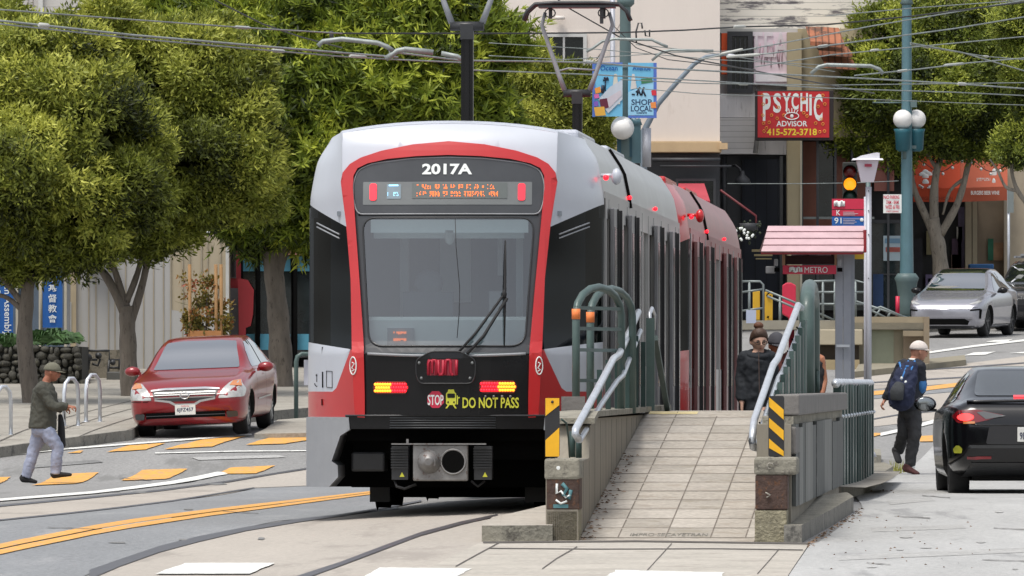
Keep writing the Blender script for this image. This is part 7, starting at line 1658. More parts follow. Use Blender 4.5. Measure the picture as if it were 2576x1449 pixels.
for k in ('L', 'R'):
    cp('side_window', k, [(1.75, 1.08), (2.72, 1.10), (2.75, 1.52), (2.4, 1.50), (2.1, 1.36)], M['cglass'], .005); cp('side_window', k, [(2.79, 1.10), (3.9, 1.13), (3.5, 1.45), (3.1, 1.52), (2.82, 1.53)], M['cglass'], .005)
    cp('sill', k, [(1.35, .2), (3.35, .2), (3.35, .30), (1.35, .30)], M['t_dark'], .004)
for sx in (-1, 1):
    cp('headlight', 'f', [(sx * x, z) for x, z in ((.60, .775), (.80, .80), (.86, .86), (.78, .86), (.62, .80))][::sx], M['hlamp'], .008); cp('side_vent', 'f', [(sx * x, z) for x, z in ((.64, .62), (.84, .64), (.85, .68), (.64, .66))][::sx], M['black'], .008); cp('side_vent', 'f', [(sx * x, z) for x, z in ((.82, .44), (.85, .44), (.87, .66), (.83, .66))][::sx], M['black'], .008)
cp('nose_shadow_line', 'f', [(-.8, .70), (.8, .70), (.8, .706), (-.8, .706)], M['black'], .006)
cp('lower_intake', 'f', [(-.58, .30), (.58, .30), (.62, .38), (.5, .44), (-.5, .44), (-.62, .38)], M['black'], .008); cp('lower_lip', 'f', [(-.8, .2), (.8, .2), (.84, .27), (-.84, .27)], M['t_dark'], .006)
mirror(T, 1.06, 1.85, 1.1, M['t_black'], .105)
c = G(2394, 849); T.rotation_euler = (math.radians(1.0), 0, math.radians(-14)); T.location = c + Vector((-.22, -.88, 0))
# --- dark SUV behind
PD = mat('dark_suv_paint', (.04, .04, .045), .25, .3, var=.08, coat=1.0)
S3 = dict(y=[0, .1, .35, .9, 1.25, 1.5, 2.0, 2.5, 3.4, 4.2, 4.5, 4.65, 4.7], w=[.72, .84, .9, .93, .93, .93, .93, .93, .93, .92, .9, .86, .8],
          zb=[.34, .28, .24, .24, .24, .24, .24, .24, .24, .28, .34, .4, .5], zs=[.8, .9, .98, 1.03, 1.06, 1.07, 1.08, 1.09, 1.1, 1.1, 1.1, 1.08, 1.0], zt=[.82, .94, 1.04, 1.12, 1.16, 1.28, 1.6, 1.7, 1.7, 1.66, 1.5, 1.2, 1.02], wr=[.6, .72, .78, .8, .78, .75, .7, .68, .68, .67, .66, .66, .62])
T, cp, cast = car('parked_car', 'dark grey utility vehicle with roof rack parked behind the silver crossover', S3, 4.7, PD, [(.9, .36, .86), (3.7, .36, .86)], M['rim'])
cp('windscreen', 'f', [(-.72, 1.16), (.72, 1.16), (.62, 1.60), (-.62, 1.60)], M['cglass'], .006, rnd=.03)
for k in ('L', 'R'): cp('side_window', k, [(1.6, 1.13), (2.7, 1.14), (2.7, 1.6), (2.2, 1.56)], M['cglass'], .005); cp('side_window', k, [(2.76, 1.14), (4.1, 1.16), (3.9, 1.58), (2.76, 1.6)], M['cglass'], .005)
for sx in (-1, 1): cp('headlight', 'f', [(sx * x, z) for x, z in ((.5, .78), (.84, .80), (.86, .95), (.6, .93))][::sx], M['hlamp'], .008, rnd=.02); cp('fog_light', 'f', [(sx * x, z) for x, z in ((.6, .42), (.75, .42), (.75, .52), (.6, .52))][::sx], M['chrome'], .012, rnd=.03)
cp('grille', 'f', [(-.45, .62), (.45, .62), (.45, .9), (-.45, .9)], M['t_dark'], .006, rnd=.03); cp('grille_bar', 'f', [(-.45, .76), (.45, .76), (.45, .79), (-.45, .79)], M['chrome'], .014)
b = MB()
for sx in (-1, 1): b.bar((sx * .62, 2.2, 1.78), (sx * .62, 4.1, 1.76), .04)
for y in (2.4, 3.7): b.bar((-.68, y, 1.79), (.68, y, 1.79), .06, .04)
b.box(-.5, .5, 2.3, 3.6, 1.81, 1.86); b.build('roof_rack', M['t_grey'], T); mirror(T, 1.02, 1.75, 1.18, PD, .1)
c = G(2592, 832); T.rotation_euler = (math.radians(1.0), 0, math.radians(-13)); T.location = c + Vector((-.2, -.9, 0))
# --- black EV seen from behind (its nose is local -Y, turned away)
PB_ = mat('black_car_paint', (.004, .004, .005), .2, .0, var=.05, coat=.35, spec=.4)
S4 = dict(y=[0, .1, .35, .9, 1.25, 1.6, 2.1, 2.6, 3.2, 3.8, 4.2, 4.5, 4.62, 4.69], w=[.66, .78, .87, .915, .925, .925, .925, .925, .925, .915, .9, .85, .79, .70],
          zb=[.28, .2, .17, .17, .17, .17, .17, .17, .17, .2, .25, .3, .34, .42], zs=[.6, .7, .78, .88, .92, .93, .94, .95, .97, 1.0, 1.01, 1.0, .95, .80], zt=[.61, .72, .82, .93, .99, 1.1, 1.36, 1.435, 1.42, 1.24, 1.10, 1.06, 1.0, .82], wr=[.5, .6, .72, .78, .75, .7, .62, .58, .56, .56, .64, .70, .64, .56])
T, cp, cast = car('driving_car', 'glossy black sedan driving away with lit tail lights, cut by the picture edge', S4, 4.69, PB_, [(.86, .335, .865), (3.74, .335, .865)], M['rim_d'])
cp('rear_window', 'r', [(-.60, 1.12), (.60, 1.12), (.52, 1.385), (-.52, 1.385)], mat('rear_glass', (.03, .035, .035), .04, spec=1, coat=1.), .006, rnd=.05)
cp('windscreen', 'f', [(-.66, 1.0), (.66, 1.0), (.53, 1.37), (-.53, 1.37)], M['cglass'], .006)
for k in ('L', 'R'):
    cp('side_window', k, [(1.75, .98), (2.62, 1.0), (2.66, 1.36), (2.3, 1.34), (2.0, 1.22)], M['cglass'], .005); cp('side_window', k, [(2.70, 1.0), (3.72, 1.05), (3.35, 1.25), (3.05, 1.34), (2.74, 1.36)], M['cglass'], .005)
for sx in (-1, 1):
    tl = cp('tail_light', 'r', [(sx * x, z) for x, z in ((.30, .915), (.60, .975), (.80, .965), (.86, .90), (.80, .83), (.62, .83), (.48, .86))][::sx], M['lampr'], .007, rnd=.02)
    cp('lit_ring', 'r', [(sx * (.715 + .085 * math.cos(k * math.pi / 7)), .89 + .04 * math.sin(k * math.pi / 7)) for k in range(14)], mat('tail_lit', (1, .02, .02), .4, emit=3, ecol=(1, .03, .03)), .014, tl, step=.03)
    cp('indicator', 'r', [(sx * x, z) for x, z in ((.62, .82), (.74, .82), (.74, .845), (.62, .845))][::sx], M['lampo'], .012, tl)
    cp('clear_lens', 'r', [(sx * x, z) for x, z in ((.28, .905), (.52, .955), (.6, .945), (.5, .87), (.46, .875))][::sx], mat('clear_grey_lens', (.1, .1, .1), .12, coat=.8), .012, tl)
    cp('reflector', 'r', [(sx * x, z) for x, z in ((.44, .435), (.70, .435), (.70, .465), (.44, .465))][::sx], M['lampr'], .012)
cp('lid_recess', 'r', [(-.5, .60), (.5, .60), (.46, .80), (-.46, .80)], mat('lid_black', (.012, .012, .014), .3, coat=.6), .004, rnd=.03)
cp('lid_seam', 'r', [(-.62, .80), (.62, .80), (.62, .806), (-.62, .806)], M['arch'], .008); cp('bumper_highlight', 'r', [(-.7, .555), (.7, .555), (.68, .59), (-.68, .59)], mat('bumper_gloss', (.02, .022, .024), .12, coat=1), .012, rnd=.01)
cp('diffuser', 'r', [(-.74, .24), (.74, .24), (.66, .40), (-.66, .40)], M['t_dark'], .008)
b = MB(); b.tube([Vector((x / 10, cast('r', x / 10, 1.04)[0].y - .01, 1.075 - .002 * abs(x))) for x in range(-7, 8)], .018, 8); b.build('boot_spoiler', PB_, T)
c = cast('r', 0, .70)[0]; b = MB(); b.box(-.155, .155, c.y + .008, c.y + .02, .625, .785); pp = b.build('number_plate', M['platew'], T, bevel=.004)
RM = Matrix.Translation((0, c.y + .024, .69)) @ Matrix.Rotation(math.pi, 4, 'Z')
text('lettering', '9BXK204', (0, 0, 0), mat('plate_navy', (.03, .04, .08), .6), pp, w=.26, h=.08, bold=.02, M=RM); text('lettering', 'California', (0, 0, 0), M['sign_r'], pp, w=.12, h=.022, M=Matrix.Translation((0, c.y + .024, .765)) @ Matrix.Rotation(math.pi, 4, 'Z'))
cp('sticker', 'r', [(.755, .50), (.83, .50), (.84, .545), (.81, .585), (.775, .58), (.75, .55)], mat('sticker_olive', (.35, .36, .03), .6), .012, rnd=.01)
b = MB(); b.box(-.18, .18, c.y - .9, c.y - .88, 1.24, 1.27); hb = cast('r', 0, 1.33); b = MB(); b.box(-.17, .17, hb[0].y - .0, hb[0].y + .02, 1.10 - .02, 1.10 + .005)
hb = cast('r', 0, 1.115)[0]; b = MB(); b.box(-.17, .17, hb.y, hb.y + .015, 1.10, 1.13); b.build('brake_light', mat('brake_lit', (1, .05, .05), .4, emit=1.5, ecol=(1, .08, .1)), T)
for sx in (-1, 1):
    f = MB(); f.ball((sx * 1.03, 1.62, 1.0), .11, sc=(1.15, .5, .8), seg=16, rings=10); f.bar((sx * .9, 1.62, .93), (sx * 1.0, 1.62, .94), .03); mm_ = f.build('wing_mirror', PB_, T)
    f = MB(); f.ball((sx * 1.03, 1.675, 1.0), .095, sc=(1.1, .1, .78), seg=16, rings=8); f.build('mirror_glass', mat('mirror_glass', (.25, .27, .28), .08, .9), mm_)
c = G(2585, 1243); T.rotation_euler = (math.radians(-.6), 0, math.radians(180.3)); T.location = c + Vector((0, 4.3, .0))
# ------------------------------------------------------------ people
M['skin'] = mat('skin', (.42, .2, .13), .55, var=.08, vs=8); M['skin_d'] = mat('skin_brown', (.3, .11, .06), .55, var=.08, vs=8); M['skin_l'] = mat('skin_light', (.55, .33, .24), .5, var=.06, vs=8)
M['eye'] = mat('eye_dark', (.02, .015, .012), .3); M['lip'] = mat('lip', (.3, .09, .07), .5)
def cloth(n, c, v=.18): return mat(n, c, .85, var=v, vs=5, bump=.6, bs=9)
def skinmesh(nodes, edges, sub=2):
    """nodes: {name: (pos, rx, ry)}; edges list; returns verts, faces in the same frame"""
    ks = list(nodes); me = bpy.data.meshes.new('s'); me.from_pydata([tuple(nodes[k][0]) for k in ks], [(ks.index(a), ks.index(b)) for a, b in edges], [])
    ob = bpy.data.objects.new('s', me); COL.objects.link(ob); m = ob.modifiers.new('k', 'SKIN'); m.use_smooth_shade = True
    for i, k in enumerate(ks):
        sv = me.skin_vertices[0].data[i]; sv.radius = (nodes[k][1], nodes[k][2]); sv.use_root = (i == 0)
    if sub: s = ob.modifiers.new('u', 'SUBSURF'); s.levels = s.render_levels = sub
    bpy.context.view_layer.update(); dg = bpy.context.evaluated_depsgraph_get(); r = bpy.data.meshes.new_from_object(ob.evaluated_get(dg))
    vs = [v.co.copy() for v in r.vertices]; fs = [tuple(p.vertices) for p in r.polygons]
    bpy.data.objects.remove(ob); bpy.data.meshes.remove(r); bpy.data.meshes.remove(me); return vs, fs
def fuse(b, vox, sm=3):
    o = b.build('f', M['eye']); m = o.modifiers.new('r', 'REMESH'); m.mode = 'VOXEL'; m.voxel_size = vox; m.use_smooth_shade = True
    s = o.modifiers.new('s', 'SMOOTH'); s.iterations = sm; s.factor = .5
    bpy.context.view_layer.update(); dg = bpy.context.evaluated_depsgraph_get(); r = bpy.data.meshes.new_from_object(o.evaluated_get(dg))
    vs = [v.co.copy() for v in r.vertices]; fs = [tuple(p.vertices) for p in r.polygons]
    bpy.data.objects.remove(o); bpy.data.meshes.remove(r); return MB().add(vs, fs, 0, True)
def loft(b, nodes, fwd, seg=18):
    """closed tube through (pos, ra, rb): rb along fwd, ra across; end rings closed flat"""
    fwd = Vector(fwd); P_ = [Vector(n[0]) for n in nodes]; N = len(P_); pts = []
    for i in range(N - 1):
        for t in (0, .25, .5, .75):
            p0, p1, p2, p3 = P_[max(0, i - 1)], P_[i], P_[i + 1], P_[min(N - 1, i + 2)]
            q = .5 * ((2 * p1) + (p2 - p0) * t + (2 * p0 - 5 * p1 + 4 * p2 - p3) * t * t + (3 * p1 - p0 - 3 * p2 + p3) * t ** 3); u = t * t * (3 - 2 * t)
            pts.append((q, nodes[i][1] * (1 - u) + nodes[i + 1][1] * u, nodes[i][2] * (1 - u) + nodes[i + 1][2] * u))
    pts.append((P_[-1], nodes[-1][1], nodes[-1][2])); vs = []; n = len(pts)
    for i in range(n):
        d = (pts[min(i + 1, n - 1)][0] - pts[max(0, i - 1)][0]).normalized(); f = fwd - d * fwd.dot(d)
        if f.length < .15: f = Vector((0, 0, 1)) - d * d.z
        f.normalize(); a = d.cross(f)
        vs += [pts[i][0] + a * pts[i][1] * math.cos(t) + f * pts[i][2] * math.sin(t) for t in (2 * math.pi * k / seg for k in range(seg))]
    fs = [(i * seg + k, i * seg + (k + 1) % seg, (i + 1) * seg + (k + 1) % seg, (i + 1) * seg + k) for i in range(n - 1) for k in range(seg)]
    fs += [tuple(range(seg))[::-1], tuple((n - 1) * seg + k for k in range(seg))]; b.add(vs, fs, 0, True)
def head(b, c, face, up, k=1., female=False):
    """head ellipsoid with brow, nose, chin, ears; c = centre"""
    f = Vector(face).normalized(); u = Vector(up); u = (u - f * u.dot(f)).normalized(); r = u.cross(f); H = .112 * k; seg, rg = 28, 20; vs = []
    for i in range(rg + 1):
        a = -math.pi / 2 + math.pi * i / rg
        for j in range(seg):
            t = 2 * math.pi * j / seg; x, y, z = math.cos(a) * math.sin(t), math.cos(a) * math.cos(t), math.sin(a)   # y is forward
            sx, sy = .074 * k, .092 * k
            if z < -.1: sx *= 1 - .28 * min(1, (-z - .1) / .8); 
            X, Y, Z = x * sx, y * sy, z * H
            if y > 0:
                Y += .004 * k * math.exp(-((z - .22) / .12) ** 2) * y; Y -= .008 * k * math.exp(-((z - .04) / .1) ** 2 - ((abs(x) - .42) / .18) ** 2)
                Y += .026 * k * math.exp(-((z + .2) / .13) ** 2 - (x / .14) ** 2) + .01 * k * math.exp(-((z + .02) / .14) ** 2 - (x / .1) ** 2)
                Y += .007 * k * math.exp(-((z + .48) / .09) ** 2 - (x / .3) ** 2) + .012 * k * math.exp(-((z + .8) / .15) ** 2 - (x / .3) ** 2)
            else: Y *= 1.08
            vs.append(c + r * X + f * Y + u * Z)
    b.add(vs, [(i * seg + j, i * seg + (j + 1) % seg, (i + 1) * seg + (j + 1) % seg, (i + 1) * seg + j) for i in range(rg) for j in range(seg)], 0, True)
    for s in (-1, 1): b.ball(c + r * s * .076 * k - u * .005, .028 * k, sc=(.4, .6, 1.15), seg=10, rings=8)
    return f, u, r
def hand(b, w, d, pn, k=1., curl=.9, thumb=1):
    """w wrist, d direction of the fingers, pn palm normal (towards which fingers curl)"""
    d = Vector(d).normalized(); pn = Vector(pn); pn = (pn - d * pn.dot(d)).normalized(); s = d.cross(pn)
    loft(b, [(w - d * .03, .028 * k, .022 * k), (w + d * .03 * k, .038 * k, .018 * k), (w + d * .085 * k, .04 * k, .014 * k)], pn, 12)
    for i, L in enumerate((.068, .078, .073, .058)):
        o = w + d * .078 * k + s * (i - 1.5) * .018 * k; pts = [o]; a = .25; 
        for q in range(3): a += curl * .55; pts.append(pts[-1] + (d * math.cos(a) + pn * math.sin(a)) * L * k * (.45, .32, .26)[q])
        b.tube(pts, [.0095 * k, .009 * k, .0085 * k, .006 * k], 7)
    o = w + d * .03 * k + s * thumb * -.03 * k; b.tube([o, o + (d * .6 - s * thumb + pn * .4).normalized() * .035 * k, o + (d * 1.2 - s * thumb * .9 + pn * .9).normalized() * .065 * k], [.012 * k, .011 * k, .007 * k], 7)
def shoe(heel, toe, up=(0, 0, 1)):
    heel = Vector(heel); toe = Vector(toe); L = toe - heel; k = .27 / max(.12, L.length) if L.length < .18 else 1; u = Vector(up); d = L.normalized(); u = (u - d * u.dot(d)).normalized(); b = MB(); B_ = lambda t, h: heel + L * t + u * h
    loft(b, [(B_(-.02, .04), .03, .03), (B_(.08, .05), .042, .048), (B_(.3, .048), .043, .046), (B_(.6, .038), .048, .034), (B_(.85, .028), .05, .026), (B_(1.0, .022), .03, .018)], u, 16)
    loft(b, [(B_(.2, .05), .04, .045), (B_(.2, .11), .045, .05)], d, 14); return fuse(b, .009, 2)
def person(label, D, base, J, R_, mats, face, hup=(0, 0, 1), hk=1., hands=(), group=None, cap=None, hair=None, shoes=None, sleeves=True, glasses=False, collar=None):
    """J: joint -> (u, v, depth offset). R_ scales thickness"""
    B = P(base[0], base[1], D); T = thing('person', label, 'person', B, 0, group)
    Q = {k: P(q[0], q[1], D) + Vector((0, q[2] if len(q) > 2 else 0, 0)) - B for k, q in J.items()}
    # body: one continuous surface
    F_ = Vector((face[0], face[1], 0)).normalized(); LEGS = 'hpL' in Q; b = MB()
    loft(b, [(Q['pel'] - (Q['che'] - Q['pel']) * .1, .12, .09), (Q['pel'].lerp(Q['che'], .45), .11, .085), (Q['che'], .13, .09), (Q['che'].lerp(Q['nek'], .8), .07, .06), (Q['nek'], .056, .058), (Q['nek'].lerp(Q['hed'], .75), .052, .055)], F_)
    for s in 'LR':
        if 'sh' + s in Q: q = .06 if not sleeves else .045; loft(b, [(Q['sh' + s].lerp(Q['che'], .3), q, q), (Q['sh' + s], q, q), (Q['sh' + s].lerp(Q['el' + s], .5), q * .85, q * .85), (Q['el' + s], q * .75, q * .75), (Q['el' + s].lerp(Q['wr' + s], .4), q * .7, q * .7), (Q['wr' + s], .028, .024)], F_, 12)
        if LEGS: loft(b, [(Q['hp' + s] + Vector((0, 0, .04)), .08, .08), (Q['kn' + s], .055, .06), (Q['an' + s], .038, .042)], F_, 12)
    fv, uv, rv = head(b, Q['hed'], face, hup, hk)
    for (s, d, pn, cu, th) in hands: hand(b, Q['wr' + s], d, pn, 1., cu, th)
    body = fuse(b, .0085, 1).build('body', mats['skin'], T)
    c = Q['hed']
    for s in (-1, 1): b = MB(); b.ball(c + rv * s * .031 * hk + fv * .083 * hk + uv * .006, .0085, sc=(1.3, 1, .8), seg=8, rings=6); b.build('eye', M['eye'], T); b = MB(); b.bar(c + rv * s * .018 + fv * .091 * hk + uv * .026, c + rv * s * .045 + fv * .084 * hk + uv * .028, .006); b.build('eyebrow', M['eye'], T)
    b = MB(); b.ball(c + fv * .089 * hk - uv * .054, .017, sc=(1, .4, .35), seg=10, rings=6); b.build('mouth', M['lip'], T)
    # jacket
    RX, RY = R_ if isinstance(R_, tuple) else (R_, R_); b = MB(); up_ = (Q['che'] - Q['pel']); nd = []
    if 'hem' in Q: nd.append((Q['hem'] - up_ * .02, .185 * RX, .165 * RY))
    nd += [(Q['pel'] + up_ * .02, .18 * RX, .16 * RY), (Q['pel'].lerp(Q['che'], .5), .178 * RX, .15 * RY), (Q['che'], .19 * RX, .145 * RY), (Q['che'].lerp(Q['nek'], .45), .165 * RX, .115 * RY), (Q['che'].lerp(Q['nek'], .92), .075, .075)]
    loft(b, nd, F_, 24)
    for s in 'LR':
        if 'sh' + s in Q and sleeves: loft(b, [(Q['sh' + s].lerp(Q['che'], .35), .085, .085), (Q['sh' + s], .085 * RX, .08 * RX), (Q['sh' + s].lerp(Q['el' + s], .5), .075 * RX, .075 * RX), (Q['el' + s], .068 * RX, .068 * RX), (Q['el' + s].lerp(Q['wr' + s], .5), .06, .06), (Q['wr' + s].lerp(Q['el' + s], .08), .048, .046)], F_, 16)
    tx = bpy.data.textures.get('fold') or bpy.data.textures.new('fold', 'CLOUDS'); tx.noise_scale = .07
    jk = fuse(b, .014, 3).build('jacket', mats['top'], T); dm = jk.modifiers.new('d', 'DISPLACE'); dm.texture = tx; dm.strength = .035; dm.mid_level = .5
    if collar: b = MB(); q = Q['nek']; b.tube([q + rv * .065 * math.cos(a) + fv * .06 * math.sin(a) - uv * .0 for a in [k * math.pi / 6 for k in range(12)]], .018, 6, closed=True); b.build('collar', collar, T)
    if LEGS:
        b = MB(); hz = (Q['hpL'] + Q['hpR']) / 2; loft(b, [(Q['pel'] + up_ * .05, .16 * RX, .14 * RY), (hz, .17 * RX, .14 * RY), (hz - Vector((0, 0, .06)), .13 * RX, .11 * RY)], F_, 20)
        for s in 'LR':
            h, k_, a_ = Q['hp' + s], Q['kn' + s], Q['an' + s]
            loft(b, [(h + Vector((0, 0, .03)), .1 * RX, .105 * RX), (h.lerp(k_, .45), .098 * RX, .105 * RX), (k_, .078 * RX, .085 * RX), (k_.lerp(a_, .4), .078 * RX, .082 * RX), (a_ + (a_ - k_).normalized() * .03, .066 * RX, .07 * RX)], F_, 16)
        tr = fuse(b, .014, 3).build('trousers', mats['leg'], T); dm = tr.modifiers.new('d', 'DISPLACE'); dm.texture = tx; dm.strength = .03; dm.mid_level = .5
        for i, s in enumerate('LR'):
            if 'he' + s in Q: shoe(Q['he' + s], Q['to' + s]).build('shoe', shoes[i], T)
    if cap:
        b = MB(); rows = []; N = 20
        for i in range(7):
            a = math.pi / 2 * i / 6; rr_ = math.cos(a); zz = math.sin(a)
            rows.append([c + uv * (.022 + .105 * hk * zz) + rv * .088 * hk * rr_ * math.cos(t) + fv * .11 * hk * rr_ * math.sin(t) - fv * .006 for t in [2 * math.pi * k / N for k in range(N)]])
        b.add([p for r_ in rows for p in r_], [(i * N + k, i * N + (k + 1) % N, (i + 1) * N + (k + 1) % N, (i + 1) * N + k) for i in range(6) for k in range(N)], 0, True)
        cp_ = b.build('cap', cap, T, solid=.006)
        b = MB(); vs = []
        for k in range(9):
            t = math.radians(20 + 140 * k / 8); vs.append(c + uv * .03 + rv * .085 * hk * math.cos(t) + fv * .095 * hk * math.sin(t)); vs.append(c + uv * .018 + rv * .08 * hk * math.cos(t) + fv * (.095 + .075 * math.sin(t) ** .7) * hk * math.sin(t) * 1.0)
        b.add(vs, [(2 * k, 2 * k + 1, 2 * k + 3, 2 * k + 2) for k in range(8)], 0, True); b.build('peak', cap, cp_, solid=.006)
    if hair is not None:
        b = MB(); rows = []; N = 24
        for i in range(9):
            a = -.25 + (math.pi / 2 + .25) * i / 8; rr_ = math.cos(a); zz = math.sin(a); row = []
            for k in range(N):
                t = 2 * math.pi * k / N; fwd = math.sin(t); lift = .088 * max(0, fwd) ** .7 * (1 - i / 8) if i < 8 else 0
                row.append(c + uv * (.005 + .117 * hk * zz + lift) + rv * .083 * hk * rr_ * math.cos(t) + fv * (.1 * hk * rr_ * fwd * (.86 if fwd > 0 else 1.1)) - fv * .004)
            rows.append(row)
        b.add([p for r_ in rows for p in r_], [(i * N + k, i * N + (k + 1) % N, (i + 1) * N + (k + 1) % N, (i + 1) * N + k) for i in range(8) for k in range(N)], 0, True)
        hr_ = b.build('hair', hair, T, solid=.008)
        b = MB(); b.ball(c + uv * .155 - fv * .02, .05, sc=(1, 1, .75), seg=16, rings=10); b.build('bun', mat('bun_auburn', (.12, .045, .02), .7, var=.4, vs=12), hr_)
    if glasses:
        b = MB()
        for s in (-1, 1): b.tube([c + rv * (s * .034 + .023 * math.cos(k * math.pi / 5)) + fv * .099 * hk + uv * (.004 + .017 * math.sin(k * math.pi / 5)) for k in range(10)], .0035, 5, closed=True); b.tube([c + rv * s * .057 + fv * .095 + uv * .006, c + rv * s * .078 + fv * .0 + uv * .008], .003, 5)
        b.bar(c + rv * -.012 + fv * .1 + uv * .008, c + rv * .012 + fv * .1 + uv * .008, .005); b.build('spectacles', M['eye'], T)
    return T, Q, B
# man crossing at the left
m1_ = dict(skin=M['skin_d'], top=cloth('olive_jacket', (.055, .055, .043)), leg=cloth('pale_jeans', (.27, .3, .4)))
J = dict(hed=(132, 937), nek=(117, 958), che=(112, 990), pel=(108, 1066), hem=(107, 1078), shR=(104, 978, -.17), elR=(136, 1022, -.24), wrR=(176, 1023, -.22), shL=(112, 980, .16), elL=(140, 1026, .22), wrL=(158, 1028, .22),
         hpL=(102, 1085, .07), knL=(84, 1133, .08), anL=(66, 1196, .08), heL=(50, 1214, .08), toL=(93, 1217, .08), hpR=(116, 1084, -.08), knR=(145, 1124, -.08), anR=(141, 1188, -.08), heR=(131, 1205, -.08), toR=(182, 1198, -.08))
T, Q, B = person('man in olive jacket, cap and pale jeans walking across the yellow crosswalk', 149, (108, 1216), J, (1.02, 1.2), m1_, (1, -.25, -.12), (.1, 0, 1), 1.12, hands=(('R', (1, 0, -.1), (0, .3, -1), 1.3, 1), ('L', (1, 0, -.2), (0, -.3, -1), 1.2, -1)), cap=cloth('olive_cap', (.13, .125, .09)), shoes=(cloth('black_shoe', (.01, .01, .011)), cloth('black_shoe2', (.013, .012, .011))))
BG = thing('shoulder_bag', 'black shoulder bag hanging from the arm of the man in the olive jacket', 'bag', B + Q['wrL'] + Vector((-.03, 0, -.45)))
v, f = skinmesh({'a': (Vector((-.02, 0, .38)), .03, .03), 'b': (Vector((-.0, 0, .25)), .075, .05), 'c': (Vector((.0, 0, .08)), .10, .06), 'd': (Vector((.03, 0, -.1)), .05, .04)}, [('a', 'b'), ('b', 'c'), ('c', 'd')]); MB().add(v, f, 0, True).build('bag', cloth('black_bag', (.012, .012, .013)), BG)
b = MB(); b.tube([(-.02, 0, .38), (.0, 0, .46), (.03, .0, .47), (.05, 0, .3)], .008, 6); b.build('strap', M['eye'], BG)
# man with backpack at the right
navy = cloth('navy_jacket', (.016, .019, .028)); m2_ = dict(skin=M['skin'], top=navy, leg=cloth('charcoal_trousers', (.03, .031, .034)))
J = dict(hed=(2312, 884), nek=(2300, 905), che=(2290, 935), pel=(2290, 1020), hem=(2290, 1030), shR=(2312, 918, -.1), elR=(2318, 972, -.05), wrR=(2306, 1008, .05), shL=(2272, 918, .1), elL=(2246, 968, .16), wrL=(2226, 1008, .15),
         hpL=(2281, 1038, .07), knL=(2274, 1086, .0), anL=(2263, 1132, .25), heL=(2249, 1137, .28), toL=(2262, 1168, .12), hpR=(2297, 1038, -.06), knR=(2300, 1088, -.12), anR=(2288, 1168, -.06), heR=(2272, 1187, -.04), toR=(2309, 1197, -.2))
T, Q, B = person('man in dark jacket and white cap stepping off the kerb with a backpack', 136, (2292, 1197), J, .98, m2_, (1, .12, -.06), (.1, 0, 1), 1.08, hands=(('R', (-.6, -.3, -.5), (0, 1, 0), 1.0, 1), ('L', (-.5, -.2, -.8), (1, 0, 0), 1.1, -1)), cap=cloth('white_cap', (.6, .54, .5), .06), shoes=(cloth('black_white_shoe', (.03, .03, .033)), cloth('maroon_shoe', (.06, .018, .018))), collar=M['sign_w'])
for (s_x, q_) in (('el', Q['elR']),): b = MB(); b.ball(q_ + Vector((.0, -.02, .02)), .075, sc=(.9, .9, 1.5), seg=14, rings=10); b.build('sleeve_patch', cloth('blue_sleeve', (.03, .13, .32)), T)
b = MB()
for q_ in (Q['anL'] + Vector((0, 0, -.02)), Q['anR'] + Vector((.02, 0, -.05))): b.tube([q_, q_ + Vector((0, 0, .03))], .05, 10)
b.build('sock', M['sign_w'], T)
BP = thing('backpack', 'dark blue backpack with grey pocket worn by the man in the white cap', 'backpack', B + Q['pel'])
def bp(u, v, dy): return P(u, v, 136) + Vector((0, dy, 0)) - (B + Q['pel'])
b = MB(); loft(b, [(bp(2289, 916, -.12), .07, .05), (bp(2286, 924, -.15), .13, .09), (bp(2276, 952, -.19), .165, .13), (bp(2267, 985, -.22), .18, .15), (bp(2266, 1012, -.2), .17, .14), (bp(2266, 1028, -.18), .11, .09)], (-.55, -.8, 0), 20); pk = fuse(b, .012, 3).build('pack', cloth('pack_navy', (.012, .018, .05)), BP)
dm = pk.modifiers.new('d', 'DISPLACE'); dm.texture = bpy.data.textures['fold']; dm.strength = .04
b = MB(); loft(b, [(bp(2262, 964, -.33), .07, .05), (bp(2254, 985, -.37), .1, .06), (bp(2254, 1006, -.36), .09, .05)], (-.55, -.8, 0), 16); fuse(b, .012, 3).build('pocket', cloth('pocket_grey', (.04, .045, .05)), BP)
b = MB()
for L in ([(2284, 908, -.15), (2278, 925, -.24), (2272, 940, -.3), (2266, 955, -.33)], [(2300, 908, -.18), (2292, 926, -.26), (2284, 945, -.3)], [(2262, 912, -.1), (2266, 930, -.24)], [(2276, 922, -.25), (2290, 922, -.24)]): b.tube([bp(*q) for q in L], .014, 6)
b.build('strap', cloth('strap_blue', (.05, .2, .5)), BP)
b = MB()
for q in ((2276, 962, -.34), (2266, 952, -.33), (2282, 1006, -.32)): b.ball(bp(*q), .018, sc=(1, .5, 1.4), seg=8, rings=6)
b.build('tag', M['sign_w'], BP)
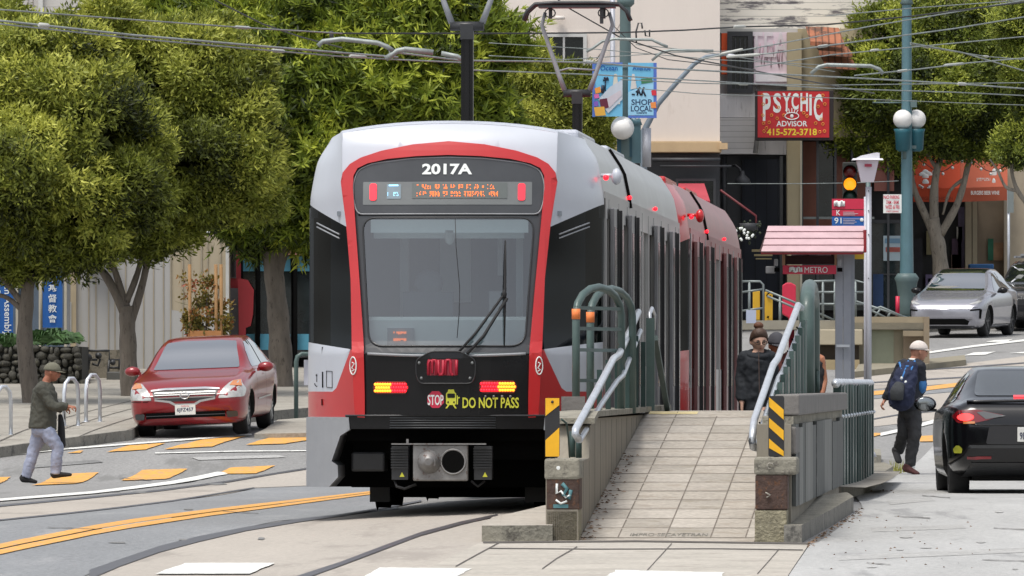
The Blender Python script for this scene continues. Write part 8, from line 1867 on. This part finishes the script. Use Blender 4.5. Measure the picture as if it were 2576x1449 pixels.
# woman with a bun
J = dict(hed=(1909, 858), nek=(1908, 884), che=(1905, 912), pel=(1905, 985), hem=(1905, 1048), shR=(1938, 898, 0), elR=(1948, 955, .05), wrR=(1944, 1010, -.1), shL=(1872, 898, 0), elL=(1864, 955, 0), wrL=(1866, 1014, -.08),
         hpL=(1895, 1010), knL=(1893, 1110), anL=(1892, 1205), heL=(1892, 1219, .1), toL=(1890, 1222, -.14), hpR=(1915, 1010), knR=(1917, 1105, -.2), anR=(1918, 1200, -.25), heR=(1918, 1217, -.2), toR=(1918, 1222, -.42))
dkj = cloth('black_rain_jacket', (.012, .015, .02)); bl = cloth('black_shoe3', (.01, .01, .01))
T, Q, B = person('woman with auburn bun, spectacles and black jacket walking down beside the tram', 108.6, (1905, 1219), J, (.82, .9), dict(skin=M['skin_l'], top=dkj, leg=cloth('dark_trousers', (.012, .012, .016))), (.22, -1, -.22), (0, -.2, 1), 1.08, hands=(('L', (0, -.1, -1), (1, 0, 0), .8, 1), ('R', (0, -.1, -1), (-1, 0, 0), .8, -1)), hair=mat('dark_auburn_hair', (.06, .032, .02), .6, var=.35, vs=14, bump=.5), shoes=(bl, bl), glasses=True)
b = MB(); q = Q['nek']; b.tube([q + Vector((.1 * math.cos(a), -.02 + .07 * math.sin(a), -.03 + .03 * math.sin(a))) for a in [k * math.pi / 7 for k in range(14)]], .035, 8, closed=True); b.build('hood', dkj, T)
b = MB(); c = Q['che']; b.bar(c + Vector((.01, -.15, .12)), c + Vector((.02, -.17, -.4)), .008); b.build('zip', mat('zip_brown', (.08, .05, .04), .5), T)
# man behind her
J = dict(hed=(1954, 868), nek=(1952, 893), che=(1952, 920), pel=(1952, 990), shR=(1985, 905), elR=(1992, 960), wrR=(1988, 1010), shL=(1922, 905), elL=(1916, 960), wrL=(1918, 1010), hpL=(1942, 1010), knL=(1942, 1100), anL=(1942, 1185), heL=(1942, 1200, .1), toL=(1942, 1204, -.14), hpR=(1962, 1010), knR=(1962, 1100), anR=(1962, 1185), heR=(1962, 1200, .1), toR=(1962, 1204, -.14))
person('man in a dark cap with pale edging walking behind the woman with the bun', 114, (1952, 1203), J, 1.0, dict(skin=M['skin_d'], top=cloth('rust_shirt', (.09, .02, .014)), leg=cloth('dark_trousers2', (.012, .012, .014))), (.25, -1, -.2), (0, -.2, 1), 1.08, hands=(('L', (0, 0, -1), (1, 0, 0), .8, 1), ('R', (0, 0, -1), (-1, 0, 0), .8, -1)), cap=cloth('grey_navy_cap', (.05, .05, .06)), shoes=(bl, bl))
# person mostly hidden behind the guard hoop
J = dict(hed=(2038, 862), nek=(2038, 888), che=(2038, 915), pel=(2040, 985), shR=(2062, 903, -.02), elR=(2072, 955, 0), wrR=(2066, 1000, -.1), shL=(2012, 905), elL=(2006, 955), wrL=(2008, 1000), hpL=(2030, 1005), knL=(2030, 1090), anL=(2030, 1165), heL=(2030, 1180, .1), toL=(2030, 1182, -.14), hpR=(2050, 1005), knR=(2050, 1090), anR=(2050, 1165), heR=(2050, 1180, .1), toR=(2050, 1182, -.14))
person('person with a bare arm mostly hidden behind the green guard hoop', 120, (2040, 1181), J, .9, dict(skin=mat('skin_tan', (.42, .17, .09), .55), top=cloth('dark_vest', (.02, .02, .022)), leg=cloth('dark_trousers3', (.015, .015, .02))), (.1, -1, -.1), (0, 0, 1), .95, hands=(('R', (0, 0, -1), (-1, 0, 0), .8, -1),), shoes=(bl, bl), sleeves=False, cap=cloth('dark_cap', (.02, .03, .03)))
